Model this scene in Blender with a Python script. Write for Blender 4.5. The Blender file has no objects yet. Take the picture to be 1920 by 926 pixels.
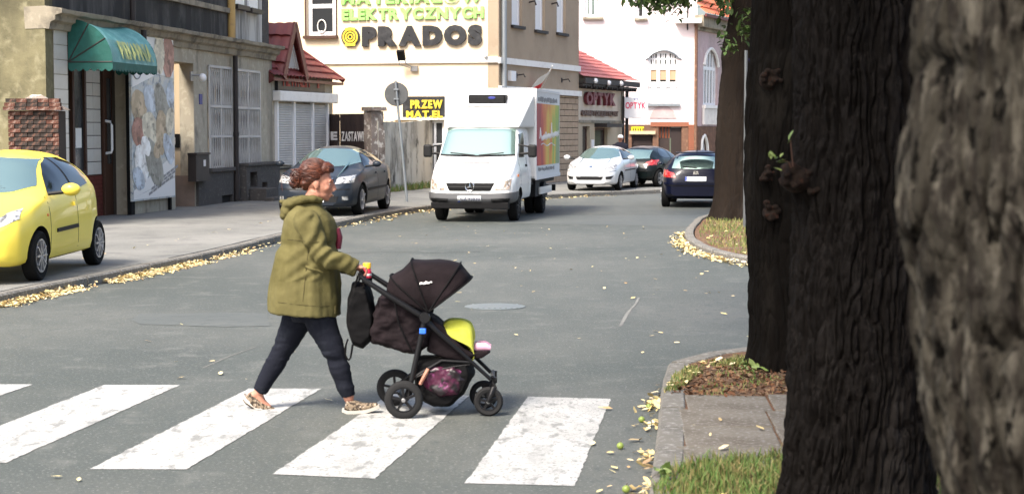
import bpy, bmesh, math, random
import numpy as np
from mathutils import Vector, Matrix
from mathutils.bvhtree import BVHTree
random.seed(7); RNG = np.random.default_rng(11)
SC = bpy.context.scene; COL = SC.collection
# ---------------------------------------------------------------- camera
FPX, CAMZ, HORZ = 3200.0, 1.9, 245.0
PITCH = math.atan((463 - HORZ) / FPX)
cd = bpy.data.cameras.new('camera'); cam = bpy.data.objects.new('camera', cd); COL.objects.link(cam)
cam.location = (0, 0, CAMZ); cam.rotation_euler = (math.pi/2 - PITCH, 0, 0)
cd.sensor_width = 36; cd.lens = 36*FPX/1920; cd.clip_start = .1; cd.clip_end = 3000
cd.dof.use_dof = True; cd.dof.focus_distance = 22.0; cd.dof.aperture_fstop = 5.2
SC.camera = cam
# ---------------------------------------------------------------- light
SUN_EL, SUN_AZ = math.radians(52), math.radians(214)     # azimuth clockwise from +Y: behind the camera, to the left
w = bpy.data.worlds.new('World'); SC.world = w; w.use_nodes = True
nt = w.node_tree; bg = nt.nodes['Background']; sky = nt.nodes.new('ShaderNodeTexSky')
sky.sky_type = 'NISHITA'; sky.sun_disc = False; sky.sun_elevation = SUN_EL; sky.sun_rotation = SUN_AZ
sky.air_density = 1.0; sky.dust_density = 5.0; sky.ozone_density = 1.0
nt.links.new(sky.outputs[0], bg.inputs[0]); bg.inputs[1].default_value = .115
sd = bpy.data.lights.new('sun', 'SUN'); sun = bpy.data.objects.new('sun', sd); COL.objects.link(sun)
sd.energy = 1.7; sd.angle = math.radians(13); sd.color = (1, .94, .85)
sv = Vector((math.sin(SUN_AZ)*math.cos(SUN_EL), math.cos(SUN_AZ)*math.cos(SUN_EL), math.sin(SUN_EL)))
sun.rotation_euler = sv.to_track_quat('Z', 'Y').to_euler()
SC.view_settings.view_transform = 'Standard'; SC.view_settings.look = 'None'
SC.view_settings.exposure = 1.75; SC.view_settings.gamma = 1
SC.cycles.max_bounces = 6
try: SC.cycles.use_denoising = True
except Exception: pass
# ---------------------------------------------------------------- pixel -> place helpers
def ray(px, py):
    dx, dy = (px-960)/FPX, -(py-463)/FPX
    return Vector((dx, math.cos(PITCH)+dy*math.sin(PITCH), -math.sin(PITCH)+dy*math.cos(PITCH)))
def P(px, py, z=0.0):
    d = ray(px, py); t = (z-CAMZ)/d.z
    return Vector((d.x*t, d.y*t, z))
def PD(px, py, Y):
    d = ray(px, py); t = Y/d.y
    return Vector((d.x*t, Y, CAMZ+d.z*t))
# ---------------------------------------------------------------- materials
def mat(name, col, rough=.7, metal=0.0, var=(), bump=None, spec=.5, coat=0.0, ior=None, emit=None, island=None):
    """var: (scale, colour, lo, hi, (sx,sy,sz)) noise mixes; bump: (scale, strength, distance, stretch)"""
    m = bpy.data.materials.new(name); m.use_nodes = True
    n = m.node_tree.nodes; l = m.node_tree.links; b = n['Principled BSDF']
    b.inputs['Base Color'].default_value = (*col, 1); b.inputs['Roughness'].default_value = rough
    b.inputs['Metallic'].default_value = metal; spec = .15 if (rough >= .8 and spec == .5) else spec; b.inputs['Specular IOR Level'].default_value = spec
    if coat: b.inputs['Coat Weight'].default_value = coat; b.inputs['Coat Roughness'].default_value = .04
    if ior: b.inputs['IOR'].default_value = ior
    if emit: b.inputs['Emission Color'].default_value = (*emit[0], 1); b.inputs['Emission Strength'].default_value = emit[1]
    tc = n.new('ShaderNodeTexCoord') if (var or bump) else None
    def noise(scale, st, detail=6):
        mp = n.new('ShaderNodeMapping'); mp.inputs['Scale'].default_value = st
        l.new(tc.outputs['Object'], mp.inputs[0]); t = n.new('ShaderNodeTexNoise')
        t.inputs['Scale'].default_value = scale; t.inputs['Detail'].default_value = detail; t.inputs['Roughness'].default_value = .62
        l.new(mp.outputs[0], t.inputs['Vector']); return t.outputs[0]
    cur = None
    if island:
        g = n.new('ShaderNodeNewGeometry'); r = n.new('ShaderNodeValToRGB'); l.new(g.outputs['Random Per Island'], r.inputs[0])
        e = r.color_ramp.elements
        while len(e) < len(island): e.new(.5)
        for i, c in enumerate(island): e[i].position = i/(len(island)-1); e[i].color = (*c, 1)
        cur = r.outputs[0]
    for (sc_, c2, lo, hi, st) in var:
        r = n.new('ShaderNodeMapRange'); r.inputs[1].default_value = lo; r.inputs[2].default_value = hi
        l.new(noise(sc_, st), r.inputs[0])
        mx = n.new('ShaderNodeMix'); mx.data_type = 'RGBA'; l.new(r.outputs[0], mx.inputs[0])
        if cur is None: mx.inputs[6].default_value = (*col, 1)
        else: l.new(cur, mx.inputs[6])
        mx.inputs[7].default_value = (*c2, 1); cur = mx.outputs[2]
    if cur is not None: l.new(cur, b.inputs['Base Color'])
    if bump:
        bp = n.new('ShaderNodeBump'); bp.inputs['Strength'].default_value = bump[1]; bp.inputs['Distance'].default_value = bump[2]
        l.new(noise(bump[0], bump[3] if len(bump) > 3 else (1, 1, 1)), bp.inputs['Height']); l.new(bp.outputs[0], b.inputs['Normal'])
    return m
U = (1, 1, 1); VS = (1, 1, .12)
M = {}
def D(k, *a, **kw): M[k] = mat(k, *a, **kw)
D('asphalt', (.064, .073, .067), .7, spec=.3, var=((.16, (.118, .121, .109), .42, .66, U), (.7, (.07, .079, .073), .5, .7, (1.6, .22, 1)), (2.6, (.11, .116, .106), .54, .66, U), (9, (.072, .08, .075), .54, .66, (1, .5, 1)), (42, (.22, .225, .205), .565, .68, U), (70, (.045, .05, .047), .575, .68, U)), bump=(90, .5, .006))
D('asphalt_patch', (.078, .087, .081), .7, var=((.5, (.095, .103, .095), .4, .65, U), (6, (.066, .074, .069), .5, .66, U), (50, (.1, .1, .1), .58, .75, U)), bump=(90, .5, .006))
D('tar', (.038, .04, .04), .8)
D('walk', (.165, .165, .152), .9, var=((.35, (.215, .212, .195), .4, .65, U), (1.7, (.12, .12, .115), .5, .72, U), (40, (.33, .32, .3), .58, .75, U)), bump=(70, .4, .005))
D('kerb', (.155, .146, .128), .9, var=((3, (.11, .105, .095), .45, .65, U), (25, (.3, .29, .27), .5, .7, U)), bump=(50, .5, .006))
D('slab', (.165, .148, .122), .9, var=((2.2, (.11, .093, .073), .42, .66, U), (30, (.3, .29, .27), .52, .74, U)), bump=(60, .5, .005))
D('soil', (.15, .078, .046), .95, var=((1.5, (.17, .12, .08), .4, .65, U), (14, (.05, .033, .022), .5, .68, U)), bump=(22, .9, .03))
D('earth', (.07, .068, .05), .95, var=((.3, (.06, .08, .03), .4, .6, U),))
D('paint_white', (.43, .43, .415), .85, var=((4, (.3, .305, .297), .46, .66, (1, .35, 1)), (1.3, (.35, .35, .335), .45, .68, U), (9, (.21, .215, .208), .55, .64, (1, .45, 1)), (36, (.16, .165, .162), .56, .66, U), (90, (.14, .145, .142), .58, .68, U)), bump=(90, .3, .004))
D('grass', (.1, .14, .03), .7, island=((.06, .13, .02), (.1, .17, .03), (.16, .17, .05), (.26, .2, .08)))
D('grass_dry', (.2, .18, .06), .7, island=((.08, .14, .025), (.12, .17, .04), (.2, .19, .06), (.28, .22, .08)))
D('litter', (.6, .45, .15), .7, island=((.7, .55, .26), (.62, .45, .17), (.75, .66, .42), (.4, .25, .11), (.66, .58, .27), (.74, .64, .36), (.24, .15, .08)))
D('debris', (.1, .05, .03), .9, island=((.1, .045, .025), (.16, .08, .04), (.2, .12, .07), (.06, .035, .022), (.25, .17, .1)))
D('leaf', (.05, .09, .02), .55, island=((.028, .06, .012), (.05, .095, .02), (.08, .13, .03)))
D('leaf_light', (.12, .18, .04), .5, island=((.09, .15, .03), (.17, .22, .06)))
D('bark_dark', (.0042, .0034, .0028), .95, var=((30, (.0045, .004, .0035), .45, .6, (1, 1, .12)), (3, (.0125, .0108, .009), .5, .7, (1, 1, .3))), bump=(45, .8, .012, (1, 1, .15)), spec=.05)  # dark bark, base colour cut further to stand in for deep shade
D('bark_ridge', (.006, .0051, .0045), .72, var=((26, (.007, .006, .0055), .45, .6, (1, 1, .12)), (9, (.017, .015, .0138), .52, .68, (1, 1, .16)), (70, (.012, .01, .009), .52, .64, (1, 1, .35))), bump=(60, 1, .012, (1, 1, .2)), spec=.05)  # base darkened in place of deep shade; paler streaks stand in for lit ridges
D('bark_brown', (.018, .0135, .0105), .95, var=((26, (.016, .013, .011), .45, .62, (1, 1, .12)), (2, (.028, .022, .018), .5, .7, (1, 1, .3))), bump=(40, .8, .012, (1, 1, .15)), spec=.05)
D('bark_grey', (.026, .0235, .0185), .95, var=((26, (.014, .012, .01), .44, .58, (1, 1, .28)), (19, (.068, .062, .05), .5, .62, (1, 1, .3)), (30, (.003, .0027, .0022), .55, .61, (1, 1, .42)), (48, (.03, .027, .022), .56, .68, (1, 1, .6))), bump=(28, .9, .02, (1, 1, .4)), spec=.05)
D('burl', (.011, .007, .005), .95, var=((25, (.03, .012, .007), .52, .66, U),), bump=(35, 1, .02), spec=.15)
# walls
D('plaster_olive', (.2, .18, .105), .95, var=((.8, (.11, .1, .06), .42, .62, U), (4, (.28, .255, .16), .52, .72, U), (.45, (.05, .047, .036), .5, .68, (1, 1, .5))), bump=(20, .5, .02))
D('plaster_beige', (.4, .362, .285), .92, var=((1.2, (.37, .32, .24), .42, .65, VS), (6, (.55, .5, .39), .52, .75, U), (.6, (.17, .155, .125), .53, .68, VS), (2.4, (.22, .2, .16), .56, .68, (1, 1, .5))), bump=(30, .35, .01))
D('plaster_tan', (.58, .46, .31), .92, var=((2, (.5, .4, .28), .42, .68, VS),), bump=(30, .3, .01))
D('plaster_dark', (.045, .044, .042), .95, var=((1.6, (.13, .125, .115), .46, .68, VS), (.8, (.04, .04, .037), .5, .7, U), (12, (.17, .165, .15), .62, .76, VS)), bump=(20, .4, .015))
D('plaster_stain', (.55, .53, .48), .92, var=((3, (.22, .21, .19), .46, .62, VS), (1.1, (.11, .105, .1), .56, .7, VS)), bump=(20, .3, .01))
D('plinth', (.085, .08, .075), .95, var=((2, (.075, .07, .066), .42, .66, U), (14, (.2, .19, .17), .55, .75, U)), bump=(30, .5, .015))
D('plinth_pink', (.26, .2, .165), .95, var=((2, (.17, .135, .115), .42, .68, U),), bump=(30, .4, .01))
D('cornice', (.3, .265, .2), .95, var=((2, (.14, .125, .1), .45, .65, U), (9, (.4, .36, .28), .55, .75, U)), bump=(25, .5, .015))
D('tile_white', (.62, .6, .55), .3, var=((3, (.56, .53, .47), .45, .7, U),))
D('tile_maroon', (.13, .028, .022), .35, var=((4, (.075, .02, .018), .45, .7, U),))
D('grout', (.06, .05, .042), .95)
D('brick', (.075, .034, .025), .92, var=((5, (.16, .075, .055), .42, .6, U), (9, (.36, .3, .25), .56, .7, U)), bump=(30, .6, .012))
D('brick_dark', (.033, .026, .022), .95, var=((6, (.06, .05, .045), .42, .6, U), (9, (.25, .12, .08), .55, .7, U)), bump=(30, .6, .012))
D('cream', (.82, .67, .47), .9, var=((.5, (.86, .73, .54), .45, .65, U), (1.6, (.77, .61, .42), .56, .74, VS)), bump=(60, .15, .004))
D('optic_wall', (.66, .58, .46), .9, var=((1.5, (.58, .5, .4), .45, .68, VS),)); D('optic_low', (.5, .42, .3), .9, var=((1.5, (.42, .35, .25), .45, .68, VS),))
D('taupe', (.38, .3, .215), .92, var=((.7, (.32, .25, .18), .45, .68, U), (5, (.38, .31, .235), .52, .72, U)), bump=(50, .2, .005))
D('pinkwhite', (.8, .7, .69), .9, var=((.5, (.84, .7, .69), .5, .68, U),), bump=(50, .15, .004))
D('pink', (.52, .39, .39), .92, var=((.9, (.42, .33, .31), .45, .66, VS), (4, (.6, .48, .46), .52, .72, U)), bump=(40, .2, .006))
D('brownbase', (.17, .095, .064), .92, var=((1.3, (.14, .085, .06), .42, .66, U), (7, (.3, .17, .11), .52, .72, U)), bump=(30, .4, .012))
D('redbrick', (.3, .115, .07), .9, var=((3, (.28, .12, .075), .45, .65, U),), bump=(30, .4, .01))
D('stonetile', (.44, .33, .23), .8, var=((4, (.36, .27, .18), .45, .66, U),))
D('white_trim', (.8, .78, .73), .7, var=((4, (.68, .65, .6), .5, .72, U),))
D('pvc', (.82, .82, .82), .4)
D('concrete', (.5, .465, .39), .95, var=((1.3, (.2, .185, .155), .46, .6, (1, 1, .4)), (5, (.5, .47, .41), .53, .68, (1, 1, .4)), (2.2, (.08, .075, .066), .58, .68, (1, 1, .5))), bump=(25, .7, .02))
D('pier', (.24, .2, .17), .95, var=((6, (.56, .52, .46), .54, .6, U), (2.5, (.13, .105, .09), .5, .65, U), (9, (.3, .15, .1), .6, .72, U)), bump=(14, .9, .03))
D('roof_red', (.2, .036, .03), .5, var=((2, (.15, .03, .026), .45, .68, U), (.8, (.25, .07, .058), .5, .7, U)), bump=(40, .2, .004))
D('roof_pink', (.48, .14, .12), .55, var=((2, (.38, .1, .085), .45, .68, U),))
D('roof_orange', (.62, .17, .07), .6, var=((2, (.5, .13, .06), .45, .68, U),))
D('red_trim', (.13, .028, .024), .5)
D('iron_dark', (.018, .013, .012), .6, var=((3, (.032, .022, .018), .5, .7, VS),), bump=(30, .3, .006))
D('gate_brown', (.025, .014, .012), .7, var=((3, (.04, .024, .019), .48, .7, VS),), bump=(30, .3, .006))
D('wood_brown', (.06, .025, .013), .6, var=((6, (.07, .03, .017), .45, .68, VS),))
D('shutter', (.5, .485, .455), .6, var=((2, (.43, .415, .39), .45, .68, U),))
D('grey_metal', (.3, .3, .3), .45, .6, var=((3, (.22, .22, .22), .5, .7, U),))
D('sign_back', (.1, .105, .108), .55, .3, var=((5, (.13, .132, .135), .5, .7, U),))
D('galv_dark', (.12, .13, .135), .5, .4)
D('manhole', (.15, .17, .17), .45, .3, var=((4, (.15, .17, .17), .5, .7, U),))
D('galv', (.32, .35, .37), .45, .6, var=((4, (.24, .26, .28), .5, .7, VS),))
D('ochre_pipe', (.42, .28, .1), .7, var=((5, (.3, .2, .09), .5, .68, U),))
D('black', (.008, .008, .0085), .7, spec=.12)
D('black_gloss', (.012, .012, .013), .25)
D('dark_sign', (.01, .01, .012), .5, var=((4, (.035, .035, .04), .5, .7, U),))
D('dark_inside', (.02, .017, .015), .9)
D('tan_panel', (.5, .33, .2), .7)
D('green_letter', (.3, .66, .16), .5, var=((3, (.3, .68, .14), .5, .7, U),))
D('yellow_letter', (.8, .6, .05), .5); D('faded_yellow', (.3, .34, .13), .6); D('yellow_poster', (.85, .66, .01), .6)
D('char_letter', (.018, .019, .021), .55, var=((5, (.05, .05, .052), .5, .7, U),))
D('maroon_letter', (.16, .025, .035), .5); D('red_letter', (.7, .03, .1), .5); D('blue_letter', (.02, .03, .22), .5)
D('red_dim', (.33, .022, .018), .6); D('white_letter', (.72, .7, .68), .8); D('brown_letter', (.13, .085, .065), .6)
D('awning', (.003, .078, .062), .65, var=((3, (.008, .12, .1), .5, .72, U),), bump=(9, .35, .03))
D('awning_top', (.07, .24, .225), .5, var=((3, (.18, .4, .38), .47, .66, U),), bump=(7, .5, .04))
D('flag_red', (.7, .02, .03), .7); D('flag_white', (.85, .85, .85), .7)
D('print_bg', (.46, .5, .51), .5, var=((3.5, (.58, .57, .5), .46, .56, U), (5, (.24, .27, .3), .55, .6, U), (16, (.68, .67, .64), .6, .66, U)))
for k_, c_ in (('a', (.4, .31, .2)), ('b', (.55, .5, .38)), ('c', (.24, .235, .2)), ('d', (.42, .47, .52)), ('e', (.32, .15, .11)), ('f', (.72, .7, .66))):
    D('print_'+k_, c_, .5, var=((3.5, tuple(min(1, x*1.4+.04) for x in c_), .45, .6, U), (5, tuple(x*.5 for x in c_), .55, .64, U)))
D('print_white', (.78, .77, .74), .5); D('print_grey', (.25, .25, .26), .5)
D('glass', (.28, .41, .37), .07, .72, spec=1.0, ior=1.9)
D('glass_dark', (.004, .005, .005), .05, spec=.5)
D('glass_sky', (.55, .7, .7), .05, .85)
D('glass_window', (.035, .037, .04), .08, spec=.5)
D('curtain_white', (.8, .79, .77), .5)
# vehicles
D('car_yellow', (.84, .67, .085), .4, coat=.3, spec=.3, var=((1.2, (.8, .63, .075), .45, .7, U),)); D('car_slate', (.017, .023, .033), .4, .0, coat=.12, spec=.2)
D('car_silver', (.62, .63, .64), .32, .3, coat=.6); D('car_black', (.003, .006, .006), .35, coat=.2, spec=.2)
D('car_navy', (.0015, .003, .016), .35, coat=.15, spec=.2); D('car_red', (.5, .02, .015), .3, coat=.8); D('car_grey', (.06, .05, .045), .3, coat=.8)
D('van_white', (.82, .82, .8), .35, coat=.5, var=((3, (.77, .77, .75), .5, .7, U),)); D('van_box', (.8, .8, .79), .5, var=((2, (.75, .75, .74), .5, .7, U),))
D('bumper_grey', (.13, .13, .134), .55, .2, spec=.3); D('plastic', (.014, .014, .0145), .6, spec=.2); D('tyre', (.009, .009, .009), .9, spec=.15); D('rubber_grey', (.02, .02, .0205), .8)
D('alloy', (.5, .5, .51), .3, .8); D('steel_dark', (.05, .05, .052), .5, .5); D('chrome', (.75, .75, .75), .12, 1)
D('lamp_clear', (.55, .55, .54), .08, .35, spec=1, var=((14, (.16, .16, .155), .5, .58, U),)); D('lamp_warm', (.5, .36, .25), .1, .3, spec=1, var=((12, (.55, .53, .5), .45, .55, U), (19, (.12, .1, .09), .55, .62, U)))
D('lamp_red', (.42, .012, .012), .12, spec=1, var=((12, (.62, .1, .08), .52, .62, U),)); D('lamp_orange', (.75, .2, .02), .2)
D('plate_white', (.8, .8, .8), .4); D('plate_blue', (.01, .05, .35), .4); D('plate_text', (.03, .035, .08), .5)
D('boxart', (.6, .3, .1), .45)
def boxart():
    m = M['boxart']; n = m.node_tree.nodes; l = m.node_tree.links; b = n['Principled BSDF']
    tc = n.new('ShaderNodeTexCoord'); sx = n.new('ShaderNodeSeparateXYZ'); l.new(tc.outputs['Object'], sx.inputs[0])
    no = n.new('ShaderNodeTexNoise'); no.inputs['Scale'].default_value = 2.2; no.inputs['Detail'].default_value = 5
    mp = n.new('ShaderNodeMapping'); mp.inputs['Scale'].default_value = (1, 1, .35); l.new(tc.outputs['Object'], mp.inputs[0]); l.new(mp.outputs[0], no.inputs['Vector'])
    a = n.new('ShaderNodeMath'); a.operation = 'MULTIPLY_ADD'; l.new(no.outputs[0], a.inputs[0]); a.inputs[1].default_value = 1.3; a.inputs[2].default_value = -.65
    s = n.new('ShaderNodeMath'); s.operation = 'MULTIPLY_ADD'; l.new(sx.outputs[0], s.inputs[0]); s.inputs[1].default_value = -.256; s.inputs[2].default_value = -.33
    t = n.new('ShaderNodeMath'); t.operation = 'ADD'; l.new(a.outputs[0], t.inputs[0]); l.new(s.outputs[0], t.inputs[1])
    r = n.new('ShaderNodeValToRGB'); l.new(t.outputs[0], r.inputs[0]); e = r.color_ramp.elements
    cs = ((0, (.42, .03, .05)), (.25, (.7, .09, .04)), (.45, (.8, .28, .05)), (.6, (.85, .55, .07)), (.78, (.36, .52, .07)), (1, (.28, .38, .2)))
    while len(e) < len(cs): e.new(.5)
    for i, (p, c) in enumerate(cs): e[i].position = p; e[i].color = (*c, 1)
    l.new(r.outputs[0], b.inputs['Base Color'])
boxart()
# person and pushchair
D('skin', (.42, .19, .125), .55, var=((18, (.46, .22, .15), .45, .65, U), (45, (.36, .13, .09), .56, .7, U))); D('hair', (.066, .017, .008), .5, var=((40, (.13, .034, .013), .5, .64, (.35, 1, 1)), (12, (.03, .009, .005), .5, .66, U)), bump=(60, .7, .008, (.3, 1, 1)))
D('parka', (.105, .092, .036), .85, var=((5, (.142, .125, .05), .45, .68, U), (2, (.085, .074, .022), .5, .7, U)), bump=(22, .4, .012))
D('parka_dark', (.07, .06, .025), .9); D('denim', (.009, .0105, .017), .9, var=((8, (.018, .021, .029), .52, .72, U),), bump=(30, .4, .006))
D('shoe', (.22, .17, .12), .8, var=((50, (.045, .034, .026), .47, .54, U), (42, (.42, .35, .28), .57, .64, U))); D('sole', (.5, .47, .42), .8)
D('pram', (.009, .0058, .007), .85, var=((4, (.018, .012, .014), .48, .7, U), (120, (.01, .007, .008), .54, .7, U)), bump=(14, .5, .012)); D('pram_black', (.0035, .0033, .0038), .8, bump=(14, .4, .01))
D('frame_black', (.006, .006, .007), .45, spec=.3); D('blanket', (.42, .44, .07), .9, var=((9, (.42, .44, .04), .48, .66, U),), bump=(16, .5, .012))
D('pinkshoe', (.68, .36, .48), .8, var=((30, (.75, .65, .72), .5, .6, U),)); D('magenta', (.06, .006, .028), .4, var=((14, (.26, .06, .18), .57, .66, U), (9, (.008, .004, .006), .47, .55, U)))
D('blue_clip', (.03, .16, .75), .5); D('bottle_red', (.6, .02, .06), .3); D('bottle_cap', (.9, .5, .03), .5); D('maroon_bag', (.2, .015, .035), .6)
D('apple', (.2, .26, .05), .4, var=((9, (.3, .34, .09), .5, .7, U),)); D('eye_white', (.3, .28, .26), .4); D('cap_white', (.8, .78, .74), .8); D('jacket_navy', (.02, .02, .03), .9)
# ---------------------------------------------------------------- mesh helpers
class MB:
    def __init__(s): s.v = []; s.f = []; s.m = []
    def add(s, vs, fs, mi=0):
        n = len(s.v); s.v += [tuple(q) for q in vs]; s.f += [tuple(i+n for i in f) for f in fs]; s.m += [mi]*len(fs); return s
    def box(s, x0, x1, y0, y1, z0, z1, mi=0):
        return s.add([(x, y, z) for z in (z0, z1) for y in (y0, y1) for x in (x0, x1)],
                     [(0, 2, 3, 1), (4, 5, 7, 6), (0, 1, 5, 4), (2, 6, 7, 3), (0, 4, 6, 2), (1, 3, 7, 5)], mi)
    def bar(s, a, b, wx, wz, up=(0, 0, 1), mi=0):
        a = Vector(a); b = Vector(b); d = (b-a).normalized(); u = Vector(up)
        if abs(d.dot(u)) > .98: u = Vector((0, 1, 0))
        x = d.cross(u).normalized()*wx/2; z = x.cross(d).normalized()*wz/2
        return s.add([q+i*x+j*z for q in (a, b) for j in (-1, 1) for i in (-1, 1)],
                     [(0, 2, 3, 1), (4, 5, 7, 6), (0, 1, 5, 4), (2, 6, 7, 3), (0, 4, 6, 2), (1, 3, 7, 5)], mi)
    def tube(s, pts, r, n=8, mi=0, caps=True, up=(0, 0, 1), closed=False):
        """r: scalar / list of scalars / list of (ra, rb): ra along the side axis, rb along the other"""
        pts = [Vector(p) for p in pts]; k = len(pts)
        rr = [r]*k if not isinstance(r, (list, tuple)) else list(r)
        vs = []
        for i, p in enumerate(pts):
            if closed: d = pts[(i+1) % k]-pts[i-1]
            else: d = pts[min(i+1, k-1)]-pts[max(i-1, 0)]
            d.normalize(); u = Vector(up)
            if abs(d.dot(u)) > .97: u = Vector((0, 1, 0)) if abs(d.y) < .9 else Vector((1, 0, 0))
            a = d.cross(u).normalized(); b = a.cross(d).normalized()
            ra, rb = rr[i] if isinstance(rr[i], (list, tuple)) else (rr[i], rr[i])
            for j in range(n):
                t = 2*math.pi*j/n; vs.append(p+a*(ra*math.cos(t))+b*(rb*math.sin(t)))
        fs = []
        for i in range(k if closed else k-1):
            i2 = (i+1) % k
            for j in range(n):
                j2 = (j+1) % n; fs.append((i*n+j, i*n+j2, i2*n+j2, i2*n+j))
        if caps and not closed: fs += [tuple(range(n))[::-1], tuple((k-1)*n+j for j in range(n))]
        return s.add(vs, fs, mi)
    def lathe(s, prof, n=24, c=(0, 0, 0), axis='z', mi=0):
        vs = []
        for (r, h) in prof:
            for j in range(n):
                t = 2*math.pi*j/n; a, b = r*math.cos(t), r*math.sin(t)
                q = (a, b, h) if axis == 'z' else ((a, h, b) if axis == 'y' else (h, a, b))
                vs.append((q[0]+c[0], q[1]+c[1], q[2]+c[2]))
        fs = [(i*n+j, i*n+(j+1) % n, (i+1)*n+(j+1) % n, (i+1)*n+j) for i in range(len(prof)-1) for j in range(n)]
        fs += [tuple(range(n))[::-1], tuple((len(prof)-1)*n+j for j in range(n))]
        return s.add(vs, fs, mi)
    def ell(s, c, r, n=14, m=9, mi=0):
        vs = [(c[0], c[1], c[2]-r[2])]
        for i in range(1, m):
            t = math.pi*i/m
            for j in range(n):
                p = 2*math.pi*j/n
                vs.append((c[0]+r[0]*math.sin(t)*math.cos(p), c[1]+r[1]*math.sin(t)*math.sin(p), c[2]-r[2]*math.cos(t)))
        vs.append((c[0], c[1], c[2]+r[2])); top = len(vs)-1; fs = []
        for j in range(n):
            j2 = (j+1) % n; fs.append((0, 1+j2, 1+j)); fs.append((top, top-n+j, top-n+j2))
            for i in range(m-2): fs.append((1+i*n+j, 1+i*n+j2, 1+(i+1)*n+j2, 1+(i+1)*n+j))
        return s.add(vs, fs, mi)
    def prism(s, poly, h0, h1, axis='y', mi=0):
        """poly of (a,b): axis y -> (x,z), axis z -> (x,y), axis x -> (y,z)"""
        def q(a, b, h): return (a, h, b) if axis == 'y' else ((a, b, h) if axis == 'z' else (h, a, b))
        k = len(poly); vs = [q(a, b, h0) for a, b in poly]+[q(a, b, h1) for a, b in poly]
        fs = [tuple(range(k)), tuple(range(2*k-1, k-1, -1))]+[(i, i+k, (i+1) % k+k, (i+1) % k) for i in range(k)]
        return s.add(vs, fs, mi)
    def grid(s, rows, mi=0, close=False):
        k = len(rows[0]); vs = [q for r in rows for q in r]
        fs = [(i*k+j, i*k+(j+1) % k, (i+1)*k+(j+1) % k, (i+1)*k+j) for i in range(len(rows)-1) for j in range(k if close else k-1)]
        return s.add(vs, fs, mi)
    def mesh(s, name, mats, smooth=False, angle=None, fixn=True):
        me = bpy.data.meshes.new(name); me.from_pydata(s.v, [], s.f)
        for m_ in (mats if isinstance(mats, (list, tuple)) else [mats]): me.materials.append(M[m_] if isinstance(m_, str) else m_)
        if any(s.m): me.polygons.foreach_set('material_index', s.m)
        if fixn:
            b = bmesh.new(); b.from_mesh(me); bmesh.ops.recalc_face_normals(b, faces=b.faces); b.to_mesh(me); b.free()
        if smooth:
            me.polygons.foreach_set('use_smooth', [True]*len(me.polygons))
            me.set_sharp_from_angle(angle=math.radians(angle or 40))
        me.update(); return me
    def build(s, name, mats, parent=None, smooth=False, angle=None, bevel=0, fixn=True):
        return link(name, s.mesh(name, mats, smooth, angle, fixn), parent, bevel)
def link(name, me, parent=None, bevel=0):
    o = bpy.data.objects.new(name, me); COL.objects.link(o)
    if parent is not None: o.parent = parent
    if bevel:
        b = o.modifiers.new('bevel', 'BEVEL'); b.width = bevel; b.segments = 2; b.limit_method = 'ANGLE'; b.angle_limit = math.radians(40)
    return o
def tag(o, label=None, cat=None, group=None, kind=None):
    if label: o['label'] = label
    if cat: o['category'] = cat
    if group: o['group'] = group
    if kind: o['kind'] = kind
    return o
def thing(name, label, cat, loc=(0, 0, 0), rz=0.0, group=None, kind=None):
    o = bpy.data.objects.new(name, None); COL.objects.link(o); o.empty_display_size = .1
    o.location = loc; o.rotation_euler = (0, 0, rz); return tag(o, label, cat, group, kind)
def evaluated(o):
    dg = bpy.context.evaluated_depsgraph_get(); dg.update()
    me = bpy.data.meshes.new_from_object(o.evaluated_get(dg)); bpy.data.objects.remove(o); return me
def union_mesh(mb, name, mats, voxel=.006, smooth=4):
    o = mb.build(name, mats); r = o.modifiers.new('r', 'REMESH'); r.mode = 'VOXEL'; r.voxel_size = voxel
    s = o.modifiers.new('s', 'SMOOTH'); s.iterations = smooth; s.factor = .5
    me = evaluated(o); me.name = name; me.materials.clear()
    for m_ in (mats if isinstance(mats, (list, tuple)) else [mats]): me.materials.append(M[m_])
    me.polygons.foreach_set('use_smooth', [True]*len(me.polygons)); return me
# numpy value noise
_T = RNG.random(65536)
def _h(i, j, k): return _T[(i*73856093 ^ j*19349663 ^ k*83492791) & 65535]
def vnoise(x, y, z):
    i, j, k = np.floor(x).astype(np.int64), np.floor(y).astype(np.int64), np.floor(z).astype(np.int64)
    a, b, c = x-i, y-j, z-k; a, b, c = a*a*(3-2*a), b*b*(3-2*b), c*c*(3-2*c)
    L = lambda p, q, t: p+(q-p)*t
    return L(L(L(_h(i, j, k), _h(i+1, j, k), a), L(_h(i, j+1, k), _h(i+1, j+1, k), a), b),
             L(L(_h(i, j, k+1), _h(i+1, j, k+1), a), L(_h(i, j+1, k+1), _h(i+1, j+1, k+1), a), b), c)
def fbm(x, y, z, o=3):
    s = 0; a = .5
    for q in range(o): s = s+a*vnoise(x*2**q+7*q, y*2**q, z*2**q); a *= .5
    return s
def displace(me, fn):
    n = len(me.vertices); co = np.empty(n*3); me.vertices.foreach_get('co', co); co = co.reshape(-1, 3)
    no = np.empty(n*3); me.vertex_normals.foreach_get('vector', no); no = no.reshape(-1, 3)
    co = co+fn(co, no); me.vertices.foreach_set('co', co.ravel()); me.update()
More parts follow.
